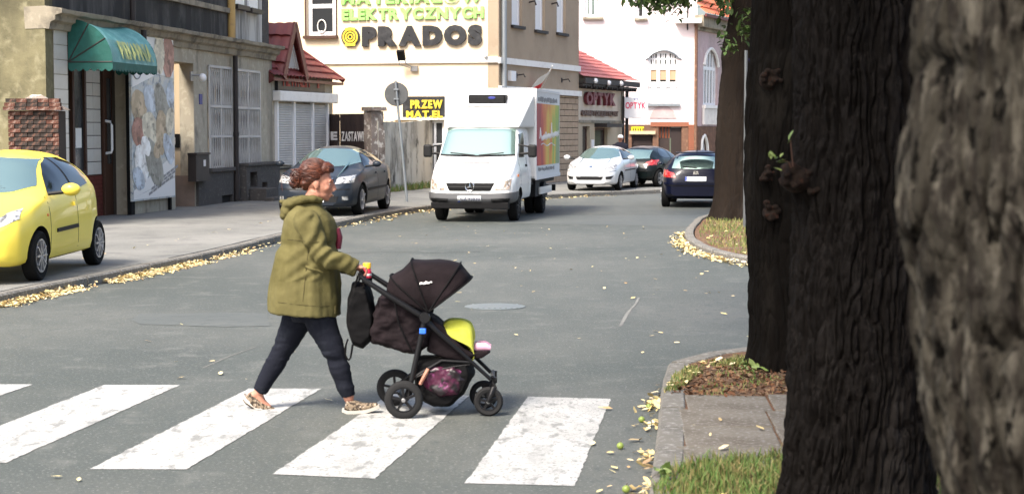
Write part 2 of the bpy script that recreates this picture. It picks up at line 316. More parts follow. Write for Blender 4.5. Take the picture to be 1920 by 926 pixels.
# text
_TX = {}
def glyph(txt, bold=0.0, depth=.02):
    k = (txt, bold, depth)
    if k not in _TX:
        c = bpy.data.curves.new('t', 'FONT'); c.body = txt; c.size = 1; c.extrude = depth; c.offset = bold; c.resolution_u = 3
        o = bpy.data.objects.new('t', c); COL.objects.link(o); me = evaluated(o)
        me.transform(Matrix.Rotation(math.pi/2, 4, 'X'))
        co = [v.co for v in me.vertices]
        _TX[k] = (me, (min(q.x for q in co), max(q.x for q in co)) if co else (0, .3))
    return _TX[k]
HCAP = None
def letters(txt, parent, u0, u1, z0, z1, y, m, bold=.03, depth=.05, name='letter', joined=False, slope=0.0):
    """block letters on a facade: each its own part, or one joined part. caps between z0 and z1"""
    global HCAP
    if HCAP is None: HCAP = max(v.co.z for v in glyph('H')[0].vertices)
    sz = (z1-z0)/(HCAP+2*bold); gs = [glyph(c, bold, depth) for c in txt if c != ' ']
    gap = .06; tot = sum(b[1]-b[0] for _, b in gs)+gap*(len(gs)-1)+txt.count(' ')*.3
    sx = (u1-u0)/tot; x = 0; i = 0; J = MB()
    for c in txt:
        if c == ' ': x += .3; continue
        me, (a, b) = gs[i]; i += 1
        u = u0+(x-a)*sx
        tr = Matrix.Translation((u, y, z0+bold*sz+slope*(u-u0))) @ Matrix.Diagonal((sx, 1, sz, 1))
        if joined: J.add([tr @ v.co for v in me.vertices], [tuple(p.vertices) for p in me.polygons])
        else:
            q = me.copy(); q.transform(tr); q.materials.clear(); q.materials.append(M[m]); link(name, q, parent)
        x += b-a+gap
    if joined: return J.build(name, m, parent, fixn=False)
class Fac:
    """a facade: origin, direction along it (left to right seen from outside); local x along, -y outward, z up from the road"""
    def __init__(s, ox, oy, dx, dy):
        l = math.hypot(dx, dy); s.o = Vector((ox, oy, 0)); s.d = Vector((dx/l, dy/l, 0)); s.n = Vector((-dy/l, dx/l, 0)); s.ang = math.atan2(dy, dx)
    def uv(s, px, py, off=0.0):
        d = ray(px, py); o = Vector((0, 0, CAMZ)); t = ((s.o-s.n*off)-o).dot(s.n)/d.dot(s.n); q = o+d*t
        return ((q-s.o).dot(s.d), q.z)
    def u(s, px, off=0.0): return s.uv(px, 245, off)[0]
    def z(s, px, py, off=0.0): return s.uv(px, py, off)[1]
    def rect(s, x0, y0, x1, y1, off=0.0):
        a = s.uv(x0, y0, off); b = s.uv(x1, y1, off); return a[0], b[0], min(a[1], b[1]), max(a[1], b[1])      # u0,u1,z0,z1
    def pt(s, u, y, z): return s.o+s.d*u+s.n*y+Vector((0, 0, z))
    def thing(s, name, label, cat, group=None): return thing(name, label, cat, s.o, s.ang, group)
def wall_holes(mb, u0, u1, z0, z1, y0, y1, holes, mi=0):
    us = sorted({u0, u1} | {min(max(h[i], u0), u1) for h in holes for i in (0, 1)}); zs = sorted({z0, z1} | {min(max(h[i], z0), z1) for h in holes for i in (2, 3)})
    def solid(i, j):
        if i < 0 or j < 0 or i >= len(us)-1 or j >= len(zs)-1: return False
        a, b = (us[i]+us[i+1])/2, (zs[j]+zs[j+1])/2
        return not any(h[0] < a < h[1] and h[2] < b < h[3] for h in holes)
    for i in range(len(us)-1):
        for j in range(len(zs)-1):
            if not solid(i, j): continue
            a, b, c, d = us[i], us[i+1], zs[j], zs[j+1]
            mb.add([(a, y0, c), (b, y0, c), (b, y0, d), (a, y0, d)], [(0, 1, 2, 3)], mi); mb.add([(a, y1, c), (a, y1, d), (b, y1, d), (b, y1, c)], [(0, 1, 2, 3)], mi)
            if not solid(i-1, j): mb.add([(a, y0, c), (a, y0, d), (a, y1, d), (a, y1, c)], [(0, 1, 2, 3)], mi)
            if not solid(i+1, j): mb.add([(b, y0, c), (b, y1, c), (b, y1, d), (b, y0, d)], [(0, 1, 2, 3)], mi)
            if not solid(i, j-1): mb.add([(a, y0, c), (a, y1, c), (b, y1, c), (b, y0, c)], [(0, 1, 2, 3)], mi)
            if not solid(i, j+1): mb.add([(a, y0, d), (b, y0, d), (b, y1, d), (a, y1, d)], [(0, 1, 2, 3)], mi)
    return mb
def frame(mb, u0, u1, z0, z1, w, y0, y1, mi=0):
    mb.box(u0, u0+w, y0, y1, z0, z1, mi); mb.box(u1-w, u1, y0, y1, z0, z1, mi); mb.box(u0+w, u1-w, y0, y1, z0, z0+w, mi); mb.box(u0+w, u1-w, y0, y1, z1-w, z1, mi)
def along(poly, step):
    """resample a polyline by length"""
    poly = [Vector((*p[:2], 0)) for p in poly]; out = [poly[0]]; acc = 0
    for a, b in zip(poly, poly[1:]):
        L = (b-a).length; t = step-acc
        while t <= L: out.append(a+(b-a)*(t/L)); t += step
        acc = (acc+L) % step
    return out
def smooth_poly(pts, n=6):
    out = []; p = [Vector((*q[:2], 0)) for q in pts]; p = [2*p[0]-p[1]]+p+[2*p[-1]-p[-2]]
    for i in range(1, len(p)-2):
        for k in range(n):
            t = k/n; a, b, c, d = p[i-1:i+3]
            out.append(.5*((2*b)+(c-a)*t+(2*a-5*b+4*c-d)*t*t+(3*b-a-3*c+d)*t**3))
    return out+[p[-2]]
# ================================================================ GROUND
def sheet(name, poly, z, m, depth=None, kind='structure', label=None, parent=None):
    mb = MB(); k = len(poly); vs = [(p[0], p[1], z) for p in poly]
    if depth: mb.prism([(p[0], p[1]) for p in poly], z-depth, z, 'z')
    else: mb.add(vs, [tuple(range(k))])
    o = mb.build(name, m, parent, fixn=bool(depth)); 
    if parent is None: tag(o, label, None, None, kind)
    b = bmesh.new(); b.from_mesh(o.data); bmesh.ops.triangulate(b, faces=[f for f in b.faces if len(f.verts) > 4]); b.to_mesh(o.data); b.free()
    if not depth and o.data.polygons[0].normal.z < 0: o.data.flip_normals()
    return o
R_ = 900
sheet('ground', [(-R_, -R_), (R_, -R_), (R_, R_), (-R_, R_)], -.06, 'earth', label='bare earth far beyond the street')
sheet('road', [(-14, -40), (60, -40), (60, 120), (-14, 120)], 0, 'asphalt', label='grey asphalt road curving away behind the trees')
KL = smooth_poly([(-9.6, -30), (-7.9, 0), (-6.85, 10), (-5.62, 18.7), (-5.12, 21.5), (-4.46, 25.5), (-4.02, 29.2), (-2.99, 36.8), (-1.92, 41), (-.3, 45.2), (1.37, 48.4), (4.63, 52), (9, 56), (20, 63), (45, 76)])
sheet('pavement', [(p.x-.14, p.y+.03) for p in KL]+[(60, 110), (-80, 110), (-80, -30)], .113, 'walk', .2, label='worn grey pavement in front of the shops')
KR = smooth_poly([(-2.7, -20), (-.18, 0), (.82, 8.93), (1.27, 13.1), (1.52, 13.9), (2.1, 14.45), (3.5, 15.5), (6, 16.5), (20, 18)])
sheet('verge', [(p.x+.05, p.y-.01) for p in KR]+[(60, 18), (60, -20)], .052, 'soil', .2, label='bare soil verge around the tree trunks')
KI = smooth_poly([(20, 19.6), (6, 21.2), (4.3, 22.5), (3.42, 24.1), (3.08, 25.6), (2.98, 27.2), (3.03, 29), (3.26, 31.2), (3.6, 33.4), (3.95, 35.4), (4.8, 38), (5.75, 40), (6.7, 43), (8.3, 48), (15, 58)])
sheet('grass_island', [(p.x+.1, p.y) for p in KI]+[(60, 60), (60, 19.6)], .092, 'soil', .2, label='leaf strewn grass island round the far tree')
def kerb(name, poly, y0, y1, top, step, label, w=.15, side=1):
    root = thing(name, label, None, kind='structure'); pts = [p for p in along(poly, step) if y0 <= p.y <= y1]; meshes = []
    for k in range(6):
        mb = MB(); L = step/2-.012-.012*random.random(); c = .02; h = w/2
        prof = [(-h, -.15), (h, -.15), (h, top-c), (h-c, top), (-h+c*.5, top), (-h, top-c*.5)]
        mb.prism([(a, b) for a, b in prof], -L, L, 'x'); me = mb.mesh('kerb_stone', 'kerb'); meshes.append(me)
    for i in range(len(pts)-1):
        a, b = pts[i], pts[i+1]; o = link('kerb_stone', meshes[random.randrange(6)], root)
        o.location = ((a+b)/2)+Vector((0, 0, random.uniform(-.004, .006))); d = b-a; o.rotation_euler = (random.uniform(-.02, .02), 0, math.atan2(d.y, d.x)+(0 if side > 0 else math.pi)+random.uniform(-.008, .008))
        o.scale = ((b-a).length/step, 1, 1)
    return root
kerb('kerb', KL, 10, 58, .122, 1.0, 'weathered stone kerb along the shop pavement', side=-1)
kerb('kerb', KR, 2, 16.4, .06, .75, 'low kerb edging the verge at the crossing', .17)
kerb('kerb', KI, 20.8, 47, .115, .8, 'curved kerb around the grass island')
# zebra crossing
zc = thing('zebra_crossing', 'worn white zebra crossing stripes on the asphalt', None, kind='structure')
nb = lambda x, y: P(x, y, 0).xy
S4 = [nb(872, 906), nb(1078, 911), nb(1145, 748), nb(990, 744)]
S3 = [nb(511, 889), nb(702, 898), nb(880, 742), None]; S3[3] = S3[2]+(S3[0]-S3[1])*.98
S2 = [nb(168, 880), nb(350, 880), nb(602, 729), None]; S2[3] = S2[2]+(S2[0]-S2[1])*.98
off = S2[1]-S2[2]; S1 = [None, None, nb(338, 722), nb(195, 722)]; S1[1] = S1[2]+off; S1[0] = S1[3]+off
S0 = [None, None, nb(60, 721), None]; S0[3] = S0[2]+(S1[3]-S1[2]); S0[1] = S0[2]+off; S0[0] = S0[3]+off
sm1 = [q+(S1[3]-S1[2])*2.05 for q in S1]
for st in (S4, S3, S2, S1, S0, [q+(S0[3]-S0[2])*2.0 for q in S0]):
    mb = MB(); n_ = 60; L_, R2 = [], []
    for i in range(n_+1):
        t = i/n_; j = lambda: Vector((random.uniform(-.006, .006), random.uniform(-.004, .004)))
        L_.append(tuple(st[0].lerp(st[3], t)+j())+(.004,)); R2.append(tuple(st[1].lerp(st[2], t)+j())+(.004,))
    mb.grid([L_, R2]); o = mb.build('stripe', 'paint_white', zc, fixn=False)
    if o.data.polygons[0].normal.z < 0: o.data.flip_normals()
def blobpoly(c, rx, ry, n=20, j=.12, a=0):
    out = []
    for i in range(n):
        t = 2*math.pi*i/n; r = 1+random.uniform(-j, j); x, y = rx*r*math.cos(t), ry*r*math.sin(t)
        out.append((c[0]+x*math.cos(a)-y*math.sin(a), c[1]+x*math.sin(a)+y*math.cos(a)))
    return out
sheet('asphalt_patch', [P(262, 588).xy, P(247, 600).xy, P(262, 608).xy, P(330, 610).xy, P(420, 613).xy, P(505, 611).xy, P(500, 588).xy, P(430, 586).xy, P(350, 588).xy], .003, 'asphalt_patch', label='darker rectangular repair patch in the asphalt')
sheet('asphalt_patch', [P(905, 418).xy, P(1330, 425).xy, P(1330, 404).xy, P(950, 404).xy], .003, 'asphalt_patch', label='dark repair strip across the far road')
def crack(name, pxs, wd, m, label):
    pts = [P(*q).xy for q in pxs]; L_, R2 = [], []
    for i, p in enumerate(pts):
        d = (pts[min(i+1, len(pts)-1)]-pts[max(0, i-1)]).normalized(); n = Vector((-d.y, d.x))*wd*random.uniform(.5, 1.2)
        L_.append((*(p-n), .0035)); R2.append((*(p+n), .0035))
    mb = MB(); mb.grid([L_, R2]); tag(mb.build(name, m, fixn=True), label, None, None, 'structure')
crack('road_crack', [(1198, 558), (1192, 570), (1183, 580), (1176, 588), (1163, 612)], .02, 'walk', 'pale crack in the asphalt on the right')
crack('road_seam', [(380, 690), (430, 668), (480, 650)], .006, 'walk', 'faint pale seam in the asphalt')
crack('road_crack', [(640, 475), (720, 473), (820, 474), (900, 472)], .02, 'tar', 'dark tar line across the road behind the hood')
mb = MB(); mb.lathe([(.33, 0), (.33, .006), (.315, .008), (.3, .006), (.0, .006)], 28)
for i in range(-4, 5): mb.box(i*.06-.012, i*.06+.012, -.22, .22, .006, .01)
o = mb.build('manhole_cover', 'manhole'); o.location = P(928, 575, .001); tag(o, 'round pale metal manhole cover set in the road', 'manhole cover')
# paving slabs beside the crossing
pv = thing('paving', 'grey concrete paving slabs leading to the crossing', None, kind='structure'); dS = (KR[12]-KR[6]).normalized()
dk = (S4[3]-S4[0]).normalized(); dk = Vector((dk.x, dk.y, 0)); dk = Vector((.113, .9936, 0)); nk = Vector((.985, -.06, 0)).normalized(); o0 = Vector((.92, 9.25, 0))
slab_me = []
for k in range(4):
    mb = MB(); mb.box(-.28, .28, -.315, .315, -.05, 0); slab_me.append(mb.mesh('paving_slab', 'slab'))
for r in range(4):
    for c in range(8):
        p = o0+dk*(.33+r*.65)+nk*(.29+c*.575+(0 if r % 2 else -.03)); o = link('paving_slab', slab_me[random.randrange(4)], pv, bevel=.008)
        o.location = p+Vector((0, 0, .062+random.uniform(-.004, .006))); o.rotation_euler = (random.uniform(-.012, .012), random.uniform(-.012, .012), math.atan2(nk.y, nk.x)+random.uniform(-.012, .012))
# grass, litter
def blades(name, pts, h, m, label, wd=.004, lean=.5):
    n = len(pts); pts = np.array(pts); a = RNG.random(n)*2*np.pi; hh = h*(.5+RNG.random(n)); b = RNG.random(n)*2*np.pi; ln = hh*lean*RNG.random(n)
    wx, wy = wd*np.cos(a), wd*np.sin(a); ox, oy = ln*np.cos(b), ln*np.sin(b)
    z0 = pts[:, 2]; v = np.empty((n, 5, 3))
    for k, (s, f) in enumerate(((-1, 0), (1, 0), (.8, .5), (-.8, .5), (0, 1))):
        v[:, k, 0] = pts[:, 0]+wx*s+ox*f*f; v[:, k, 1] = pts[:, 1]+wy*s+oy*f*f; v[:, k, 2] = z0+hh*f-(ln*.3*f*f)
    fs = []
    for i in range(n): q = i*5; fs += [(q, q+1, q+2, q+3), (q+3, q+2, q+4)]
    me = bpy.data.meshes.new(name); me.from_pydata(v.reshape(-1, 3).tolist(), [], fs); me.materials.append(M[m])
    return tag(link(name, me), label, None, None, 'stuff')
def inside(p, poly):
    c = False; n = len(poly)
    for i in range(n):
        a, b = poly[i], poly[i-1]
        if (a[1] > p[1]) != (b[1] > p[1]) and p[0] < (b[0]-a[0])*(p[1]-a[1])/(b[1]-a[1])+a[0]: c = not c
    return c
def scatter(poly, n, z, clump=0, thr=.5):
    xs = [p[0] for p in poly]; ys = [p[1] for p in poly]; out = []
    while len(out) < n:
        k = n*2; x = RNG.uniform(min(xs), max(xs), k); y = RNG.uniform(min(ys), max(ys), k)
        ok = np.ones(k, bool) if not clump else (fbm(x*clump, y*clump, x*0, 2)*1.3+RNG.random(k)*.25 > thr)
        out += [(a, b, z) for a, b, q in zip(x, y, ok) if q and inside((a, b), poly)]
        if not any(ok): break
    return out[:n]
gp = [P(1222, 926, .06).xy, P(1250, 885, .06).xy, P(1300, 866, .06).xy, P(1480, 852, .06).xy, (2.6, 9.5), (3.2, 6.5), (1.05, 6.5), (.72, 8.2)]
gp = [tuple(q) for q in gp]; ym = max(q[1] for q in gp)
blades('grass', scatter(gp, 15000, .05, 3, .42), .075, 'grass', 'short green grass at the foot of the nearest trees', .004, .8)
blades('dry_grass', scatter(gp, 6500, .05), .05, 'grass_dry', 'straw coloured dry grass mixed into the verge lawn', .004, 1.2)
sp = [tuple(P(*q, .06).xy) for q in ((1246, 738), (1262, 705), (1300, 683), (1400, 668), (1480, 668), (1480, 680), (1400, 684), (1310, 701), (1272, 732))]
blades('grass', scatter(sp, 1500, .05, 3, .52), .045, 'grass_dry', 'tufts of yellowing grass at the tip of the soil verge', .005, .9)
blades('weeds', scatter([tuple(P(*q, .06).xy) for q in ((1400, 683), (1470, 683), (1480, 735), (1300, 745), (1340, 700))], 260, .05, 5, .6), .04, 'grass', 'sparse green weeds on the brown soil', .005, .9)
ip = [(p.x+.17, p.y) for p in KI if 20.9 < p.y < 45]+[(11, 45), (9, 21)]
blades('grass', scatter(ip, 24000, .09, 1.5, .4), .07, 'grass_dry', 'patchy grass on the kerbed island', .006, .8)
wp = [tuple(P(*q, .11).xy) for q in ((722, 362), (812, 353), (826, 348), (722, 356))]
blades('weeds', scatter(wp, 1500, .11, 1.2, .45), .2, 'grass', 'green weeds along the foot of the concrete wall', .012, .8)
def leaves(name, pts, size, label, m='litter', flat=.35):
    n = len(pts); V, Fc = [], []
    for i, p in enumerate(pts):
        s = size*random.choice((.5, .7, .8, 1, 1.15, 1.4))*random.uniform(.8, 1.15); a = random.random()*6.283; t = random.gauss(0, flat); q = Matrix.Rotation(a, 3, 'Z') @ Matrix.Rotation(t, 3, 'X') @ Matrix.Rotation(random.gauss(0, flat), 3, 'Y')
        c = Vector(p)+Vector((0, 0, .012+abs(t)*s*.3)); b = len(V)
        for (x, y, z) in ((-1, 0, 0), (-.4, .42, .12), (.5, .36, .1), (1, 0, .16), (.5, -.36, .1), (-.4, -.42, .12)): V.append(c+q @ Vector((x*s, y*s, z*s)))
        Fc += [(b, b+1, b+2, b+3), (b, b+3, b+4, b+5)]
    me = bpy.data.meshes.new(name); me.from_pydata(V, [], Fc); me.materials.append(M[m]); return tag(link(name, me), label, None, None, 'stuff')
def drift(poly, y0, y1, n, side, spread, z=0, dens=None):
    pts = [p for p in along(poly, .05) if y0 <= p.y <= y1]; out = []
    while len(out) < n:
        i = random.randrange(len(pts)-1); d = (pts[i+1]-pts[i]).normalized(); nn = Vector((d.y, -d.x, 0))*side; r = abs(random.gauss(0, 1))*spread
        if dens and random.random() > dens(pts[i].y): continue
        out.append(pts[i]+nn*(.09+r)+Vector((0, 0, z+random.random()*.045*max(0, 1-r/spread))))
    return out
dn = lambda y: (1 if 18.3 < y < 20.4 or 21.2 < y < 24.6 else (.3 if 25 < y < 27 else .04))
leaves('fallen_leaves', drift(KL, 17.5, 34, 3400, 1, .1, 0, dn), .025, 'drift of yellow fallen leaves in the gutter by the shops')
leaves('fallen_leaves', drift(KL, 34, 50, 450, 1, .2), .035, 'thin line of yellow leaves along the distant kerb')
leaves('fallen_leaves', drift(KI, 23, 31.5, 900, -1, .1, 0, lambda y: 1 if 24.5 < y < 29.5 else .3), .035, 'yellow fallen leaves heaped round the island kerb')
dk2 = lambda y: (1 if (8.4 < y < 9.0 or 9.6 < y < 9.95 or 10.7 < y < 10.95 or 11.4 < y < 11.9) else .12)
leaves('fallen_leaves', drift(KR, 8.2, 12.6, 150, -1, .055, 0, dk2), .028, 'small heaps of tan leaves beside the low kerb', flat=.5)
rp = [(-3, 13), (1.2, 13.5), (2.3, 26), (2.6, 34), (-2, 34)]
leaves('fallen_leaves', scatter(rp, 90, 0)+scatter([(1.2, 14), (6, 18), (4, 22), (2.4, 27), (1.2, 24)], 60, 0)+scatter([(-6, 8), (-1, 8), (-1, 17), (-5, 17)], 22, 0)+scatter([(.3, 8), (.8, 9), (1.1, 12.5), (.6, 12.5)], 14, 0), .03, 'single yellow leaves scattered over the asphalt', flat=.15)
leaves('fallen_leaves', scatter(ip, 900, .11)+scatter(sp, 60, .06)+scatter(gp, 45, .075), .03, 'yellow leaves lying in the grass', flat=.3)
leaves('fallen_leaves', [P(x, y, .065) for x, y in ((1425, 805), (1357, 842), (1300, 800), (1350, 790), (1332, 818))]+scatter([(p.x-1.2, p.y) for p in KL if 20 < p.y < 40]+[(-4, 40), (-6.5, 20)], 60, .115), .03, 'odd yellow leaves on the paving slabs and pavement', flat=.2)
leaves('debris', scatter([tuple(P(*q, .06).xy) for q in ((1250, 740), (1285, 698), (1400, 684), (1480, 680), (1480, 738), (1400, 745))], 900, .052)+scatter(gp, 200, .055), .022, 'reddish brown leaf fragments and twigs on the bare soil', 'debris', .5)
leaves('ground_plants', [P(random.gauss(1405, 14), random.gauss(690, 7), .09) for _ in range(16)]+[P(random.gauss(1247, 8), random.gauss(888, 5), .09) for _ in range(14)], .04, 'low broad leaved weeds on the verge', 'leaf_light', .5)
for (x, y, lb) in ((1163, 842, 'small green crab apple lying alone on the asphalt by the crossing'), (1217, 768, 'green crab apple among leaves at the kerb, topmost of the fallen ones'), (1203, 792, 'yellow green crab apple resting against the low kerb'), (1174, 924, 'green crab apple at the bottom edge of the gutter')):
    mb = MB(); mb.ell((0, 0, .022), (.022, .022, .021), 12, 8); a = mb.build('crab_apple', 'apple', None, True); a.location = P(x, y); tag(a, lb, 'apple', 'crab apples fallen in the gutter')
    mb = MB(); mb.tube([(0, 0, .041), (.006, 0, .055)], .0015, 5); mb.build('stalk', 'wood_brown', a)
# ================================================================ TREES
def trunk(name, root, prof, m, H, zf, nphi, dz, amp, fr, burls=(), seed=0, lean=(0, 0), edge=None, st=.16, pits=0):
    """prof: [(z, radius)]; fine rows up to zf, coarse to H. burls: (phi, z, size, height)"""
    z = np.concatenate([np.arange(-.15, zf, dz), np.arange(zf, H, .12)]); ph = np.arange(nphi)/nphi*2*np.pi
    Z, PH = np.meshgrid(z, ph, indexing='ij'); pz, pr = zip(*prof); R = np.interp(Z, pz, pr)
    cx, cy = np.cos(PH), np.sin(PH); R0 = np.mean(pr)
    X, Y = cx*R0, cy*R0; s = seed*17.3
    R = R*(1+.10*(fbm(cx*1.3+s, cy*1.3, Z*.7, 2)-.4)*2*.6)
    for (bp, bz, bs, bh) in burls:
        dp = (PH-bp+np.pi) % (2*np.pi)-np.pi; q = np.exp(-((dp*R0)**2+((Z-bz)*.8)**2)/(bs*bs)); R = R+bh*q*(.7+.6*fbm(X*14+s, Y*14, Z*14, 2))
    flare = np.clip(1-Z/.45, 0, 1)**2; R = R*(1+flare*(.13+.1*np.sin(PH*5+s)))
    wx = (fbm(X*5+s, Y*5, Z*3.2, 2)-.38)*.32; wy = (fbm(X*5, Y*5+s, Z*3.2+9, 2)-.38)*.32
    n1 = vnoise((X+wx*.5)*fr+s, (Y+wy*.5)*fr, Z*fr*st); n2 = vnoise((X+wy*.6)*fr*1.9, (Y+wx*.6)*fr*1.9+s, Z*fr*st*1.8)
    rid = np.clip(np.abs(2*n1-1)*2.0, 0, 1); rid2 = np.clip(np.abs(2*n2-1)*2.2, 0, 1)
    pl = vnoise(X*fr*.8, Y*fr*.8+s, Z*fr*.55); fine = fbm(X*60, Y*60, Z*22+s, 2)
    R = R+amp*(np.clip(rid*1.5, 0, 1)**.8*.8+rid2*.3-.8)+amp*.5*(pl-.5)+amp*.35*(fine-.4)
    hc = vnoise(X*fr*.9+s, Y*fr*.9, Z*fr*.75); R = R-amp*.12*np.clip(1-np.abs(2*hc-1)*7, 0, 1)
    if pits: R = R-pits*np.clip((vnoise(X*20+s, Y*20, Z*10)-.74)*9, 0, 1)
    x = cx*R+lean[0]*Z; y = cy*R+lean[1]*Z
    if edge is not None: x = x+np.interp(Z, *zip(*edge))
    co = np.stack([x, y, Z], -1).reshape(-1, 3); nz = len(z)
    i = np.arange(nz-1)[:, None]*nphi; j = np.arange(nphi)[None]; j2 = (j+1) % nphi
    q = np.stack([i+j, i+j2, i+nphi+j2, i+nphi+j], -1).reshape(-1, 4)
    me = bpy.data.meshes.new(name); me.from_pydata(co.tolist(), [], q.tolist()); me.materials.append(M[m])
    me.polygons.foreach_set('use_smooth', [True]*len(me.polygons)); return link(name, me, root)
def leaf_mesh(cent, size, n_each, spread, name, m, root, shape=None):
    V, Fc = [], []
    cent = np.array(cent); k = len(cent)*n_each; c = np.repeat(cent, n_each, 0)+RNG.normal(0, 1, (k, 3))*spread
    a = RNG.random(k)*6.283; t = RNG.normal(.5, .5, k); s = size*(.6+.7*RNG.random(k))
    ux = np.stack([np.cos(a)*np.cos(t), np.sin(a)*np.cos(t), -np.sin(t)], -1); uy = np.stack([-np.sin(a), np.cos(a), 0*a], -1)
    uz = np.cross(ux, uy)
    sh = ((-.9, 0, 0), (-.35, .55, .06), (.35, .5, .1), (1, 0, -.12), (.35, -.5, .1), (-.35, -.55, .06))
    v = np.stack([c+s[:, None]*(x*ux+y*uy+z*uz) for x, y, z in sh], 1).reshape(-1, 3)
    b = np.arange(k)*6; f = np.concatenate([np.stack([b, b+1, b+2, b+3], -1), np.stack([b, b+3, b+4, b+5], -1)])
    me = bpy.data.meshes.new(name); me.from_pydata(v.tolist(), [], f.tolist()); me.materials.append(M[m]); return link(name, me, root)
def crown(root, H, base, rad, n, m_b, tips=None, ctr=(0, 0)):
    tp = []
    for k in range(9):
        a = k*2.4+random.random()*.5; el = random.uniform(.35, 1.1); L = rad*random.uniform(.75, 1.05); p0 = Vector((0, 0, H-.9+.1*k)); pts = [p0]; d = Vector((math.cos(a)*math.cos(el), math.sin(a)*math.cos(el), math.sin(el)))
        for q in range(1, 6): pts.append(p0+d*(L*q/5)+Vector((random.uniform(-.15, .15), random.uniform(-.15, .15), -.0*q)))
        mb = MB(); mb.tube(pts, [.13, .1, .075, .055, .035, .015], 7); mb.build('limb', m_b, root, True)
        tp += pts[2:]
    cs = []
    for q in range(n):
        if random.random() < .5:
            p = random.choice(tp); cs.append((p.x+random.gauss(0, .7), p.y+random.gauss(0, .7), max(base+random.random()*.3, p.z+random.gauss(0, .6))))
        else:
            d = Vector((random.gauss(0, 1), random.gauss(0, 1), random.gauss(0, 1))).normalized()*random.uniform(.7, 1)**.5*rad
            cs.append((d.x, d.y, max(base+random.random()*.4, base+rad*.75+d.z*.85)))
    leaf_mesh(cs, .1, 7, .22, 'crown', 'leaf', root)
def tree(loc, label, **k):
    r = thing('street_tree', label, 'tree', loc, 0, 'old trees in a row along the verge'); return r
def edge_prof(cpx, Y, pts, rad):
    """left-edge pixels -> lateral offsets of the trunk axis so that its left outline follows them"""
    out = []
    for (x, y) in pts:
        q = PD(x, y, Y); out.append((q.z, q.x+rad(q.z)-PD(cpx, 245, Y).x))
    out.sort(); return out
def ppl(pr): return lambda z: float(np.interp(z, *zip(*pr)))
# nearest, pale, out of focus
Yt = 3.6; pr = [(-.2, .40), (.6, .375), (2.5, .36), (6, .31)]; c = 2030
t1 = tree(PD(c, 245, Yt).xy.to_3d()+Vector((0, 0, .05)), 'closest tree, its pale grey furrowed bark out of focus, filling the edge of the view')
trunk('trunk', t1, pr, 'bark_grey', 6, 2.6, 680, .008, .034, 24, [(math.pi+.25, 1.69, .13, .05), (math.pi+.5, 1.2, .12, .02), (math.pi+1.0, 1.9, .12, .02)], 1,
      edge=[(z-.05, e) for z, e in edge_prof(c, Yt, [(1722, 0), (1715, 130), (1708, 250), (1712, 330), (1718, 430), (1722, 520), (1722, 620), (1735, 750), (1760, 850), (1780, 926)], ppl(pr))], st=.22, pits=.022)
crown(t1, 6, 6.0, 3.4, 1000, 'bark_grey')
# second: dark with deep ridges
Yt = 7.6; pr = [(-.2, .345), (.5, .33), (2.5, .315), (6, .27)]; c = 1629
t2 = tree(PD(c, 245, Yt).xy.to_3d()+Vector((0, 0, .05)), 'dark deeply ridged tree trunk with a green sprout, standing beside the palest trunk')
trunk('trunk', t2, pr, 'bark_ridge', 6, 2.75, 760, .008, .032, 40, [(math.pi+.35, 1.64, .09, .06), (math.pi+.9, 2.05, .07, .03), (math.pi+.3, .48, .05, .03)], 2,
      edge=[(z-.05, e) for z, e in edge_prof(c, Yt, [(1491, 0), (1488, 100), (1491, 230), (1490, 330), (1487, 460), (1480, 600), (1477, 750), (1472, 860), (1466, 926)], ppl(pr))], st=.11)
mb = MB(); q = PD(1500, 338, Yt-.22)-t2.location
mb.ell((q.x, q.y+.09, q.z), (.07, .1, .06)); mb.ell((q.x-.03, q.y+.08, q.z+.04), (.045, .08, .04))
for k in range(14): mb.ell((q.x+random.gauss(0, .04), q.y+random.gauss(.02, .02), q.z+random.gauss(0, .035)), (.02, .03, .016), 7, 5)
link('burl', union_mesh(mb, 'burl', 'burl', .006, 5), t2)
mb = MB(); b0 = PD(1488, 325, Yt-.2)-t2.location; e1 = PD(1468, 300, Yt-.24)-t2.location; e2 = PD(1482, 262, Yt-.24)-t2.location
mb.tube([b0, (b0+e1)/2+Vector((0, 0, .02)), e1], .003, 5); mb.tube([b0, e2], .003, 5); sp_ = mb.build('sprout_stem', 'wood_brown', t2)
leaf_mesh([PD(*xy, Yt-.26)-t2.location for xy in ((1446, 291), (1456, 296), (1464, 300), (1470, 304), (1458, 316), (1449, 290), (1483, 252), (1481, 266), (1466, 291))], .022, 1, .002, 'sprout_leaves', 'leaf_light', t2)
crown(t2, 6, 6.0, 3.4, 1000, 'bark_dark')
# third
Yt = 13.3; pr = [(-.2, .36), (.5, .345), (2.6, .335), (6.5, .28)]; c = 1487
t3 = tree(PD(c, 245, Yt).xy.to_3d()+Vector((0, 0, .05)), 'dark tree trunk with rusty brown burls rising from the bare soil tip of the verge')
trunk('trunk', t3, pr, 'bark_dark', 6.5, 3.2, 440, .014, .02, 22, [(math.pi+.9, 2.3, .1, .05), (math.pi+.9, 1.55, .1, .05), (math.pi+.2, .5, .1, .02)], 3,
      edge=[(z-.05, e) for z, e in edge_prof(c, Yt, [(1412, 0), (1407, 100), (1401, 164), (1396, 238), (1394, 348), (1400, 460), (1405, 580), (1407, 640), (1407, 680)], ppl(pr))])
mb = MB()
for (x, y, s) in ((1448, 150, 11), (1440, 330, 7), (1448, 400, 8)):
    q = PD(x, y, Yt-.34)-t3.location
    mb = MB(); mb.ell((q.x, q.y+.1, q.z), (s*.008, .1, s*.008))
    for k in range(14): mb.ell((q.x+random.gauss(0, s*.0042), q.y+.03+random.gauss(0, .02), q.z+random.gauss(0, s*.005)), (.03, .035, .022), 7, 5)
    link('burl', union_mesh(mb, 'burl', 'burl', .008, 5), t3)
crown(t3, 6.5, 5.6, 3.4, 1000, 'bark_dark')
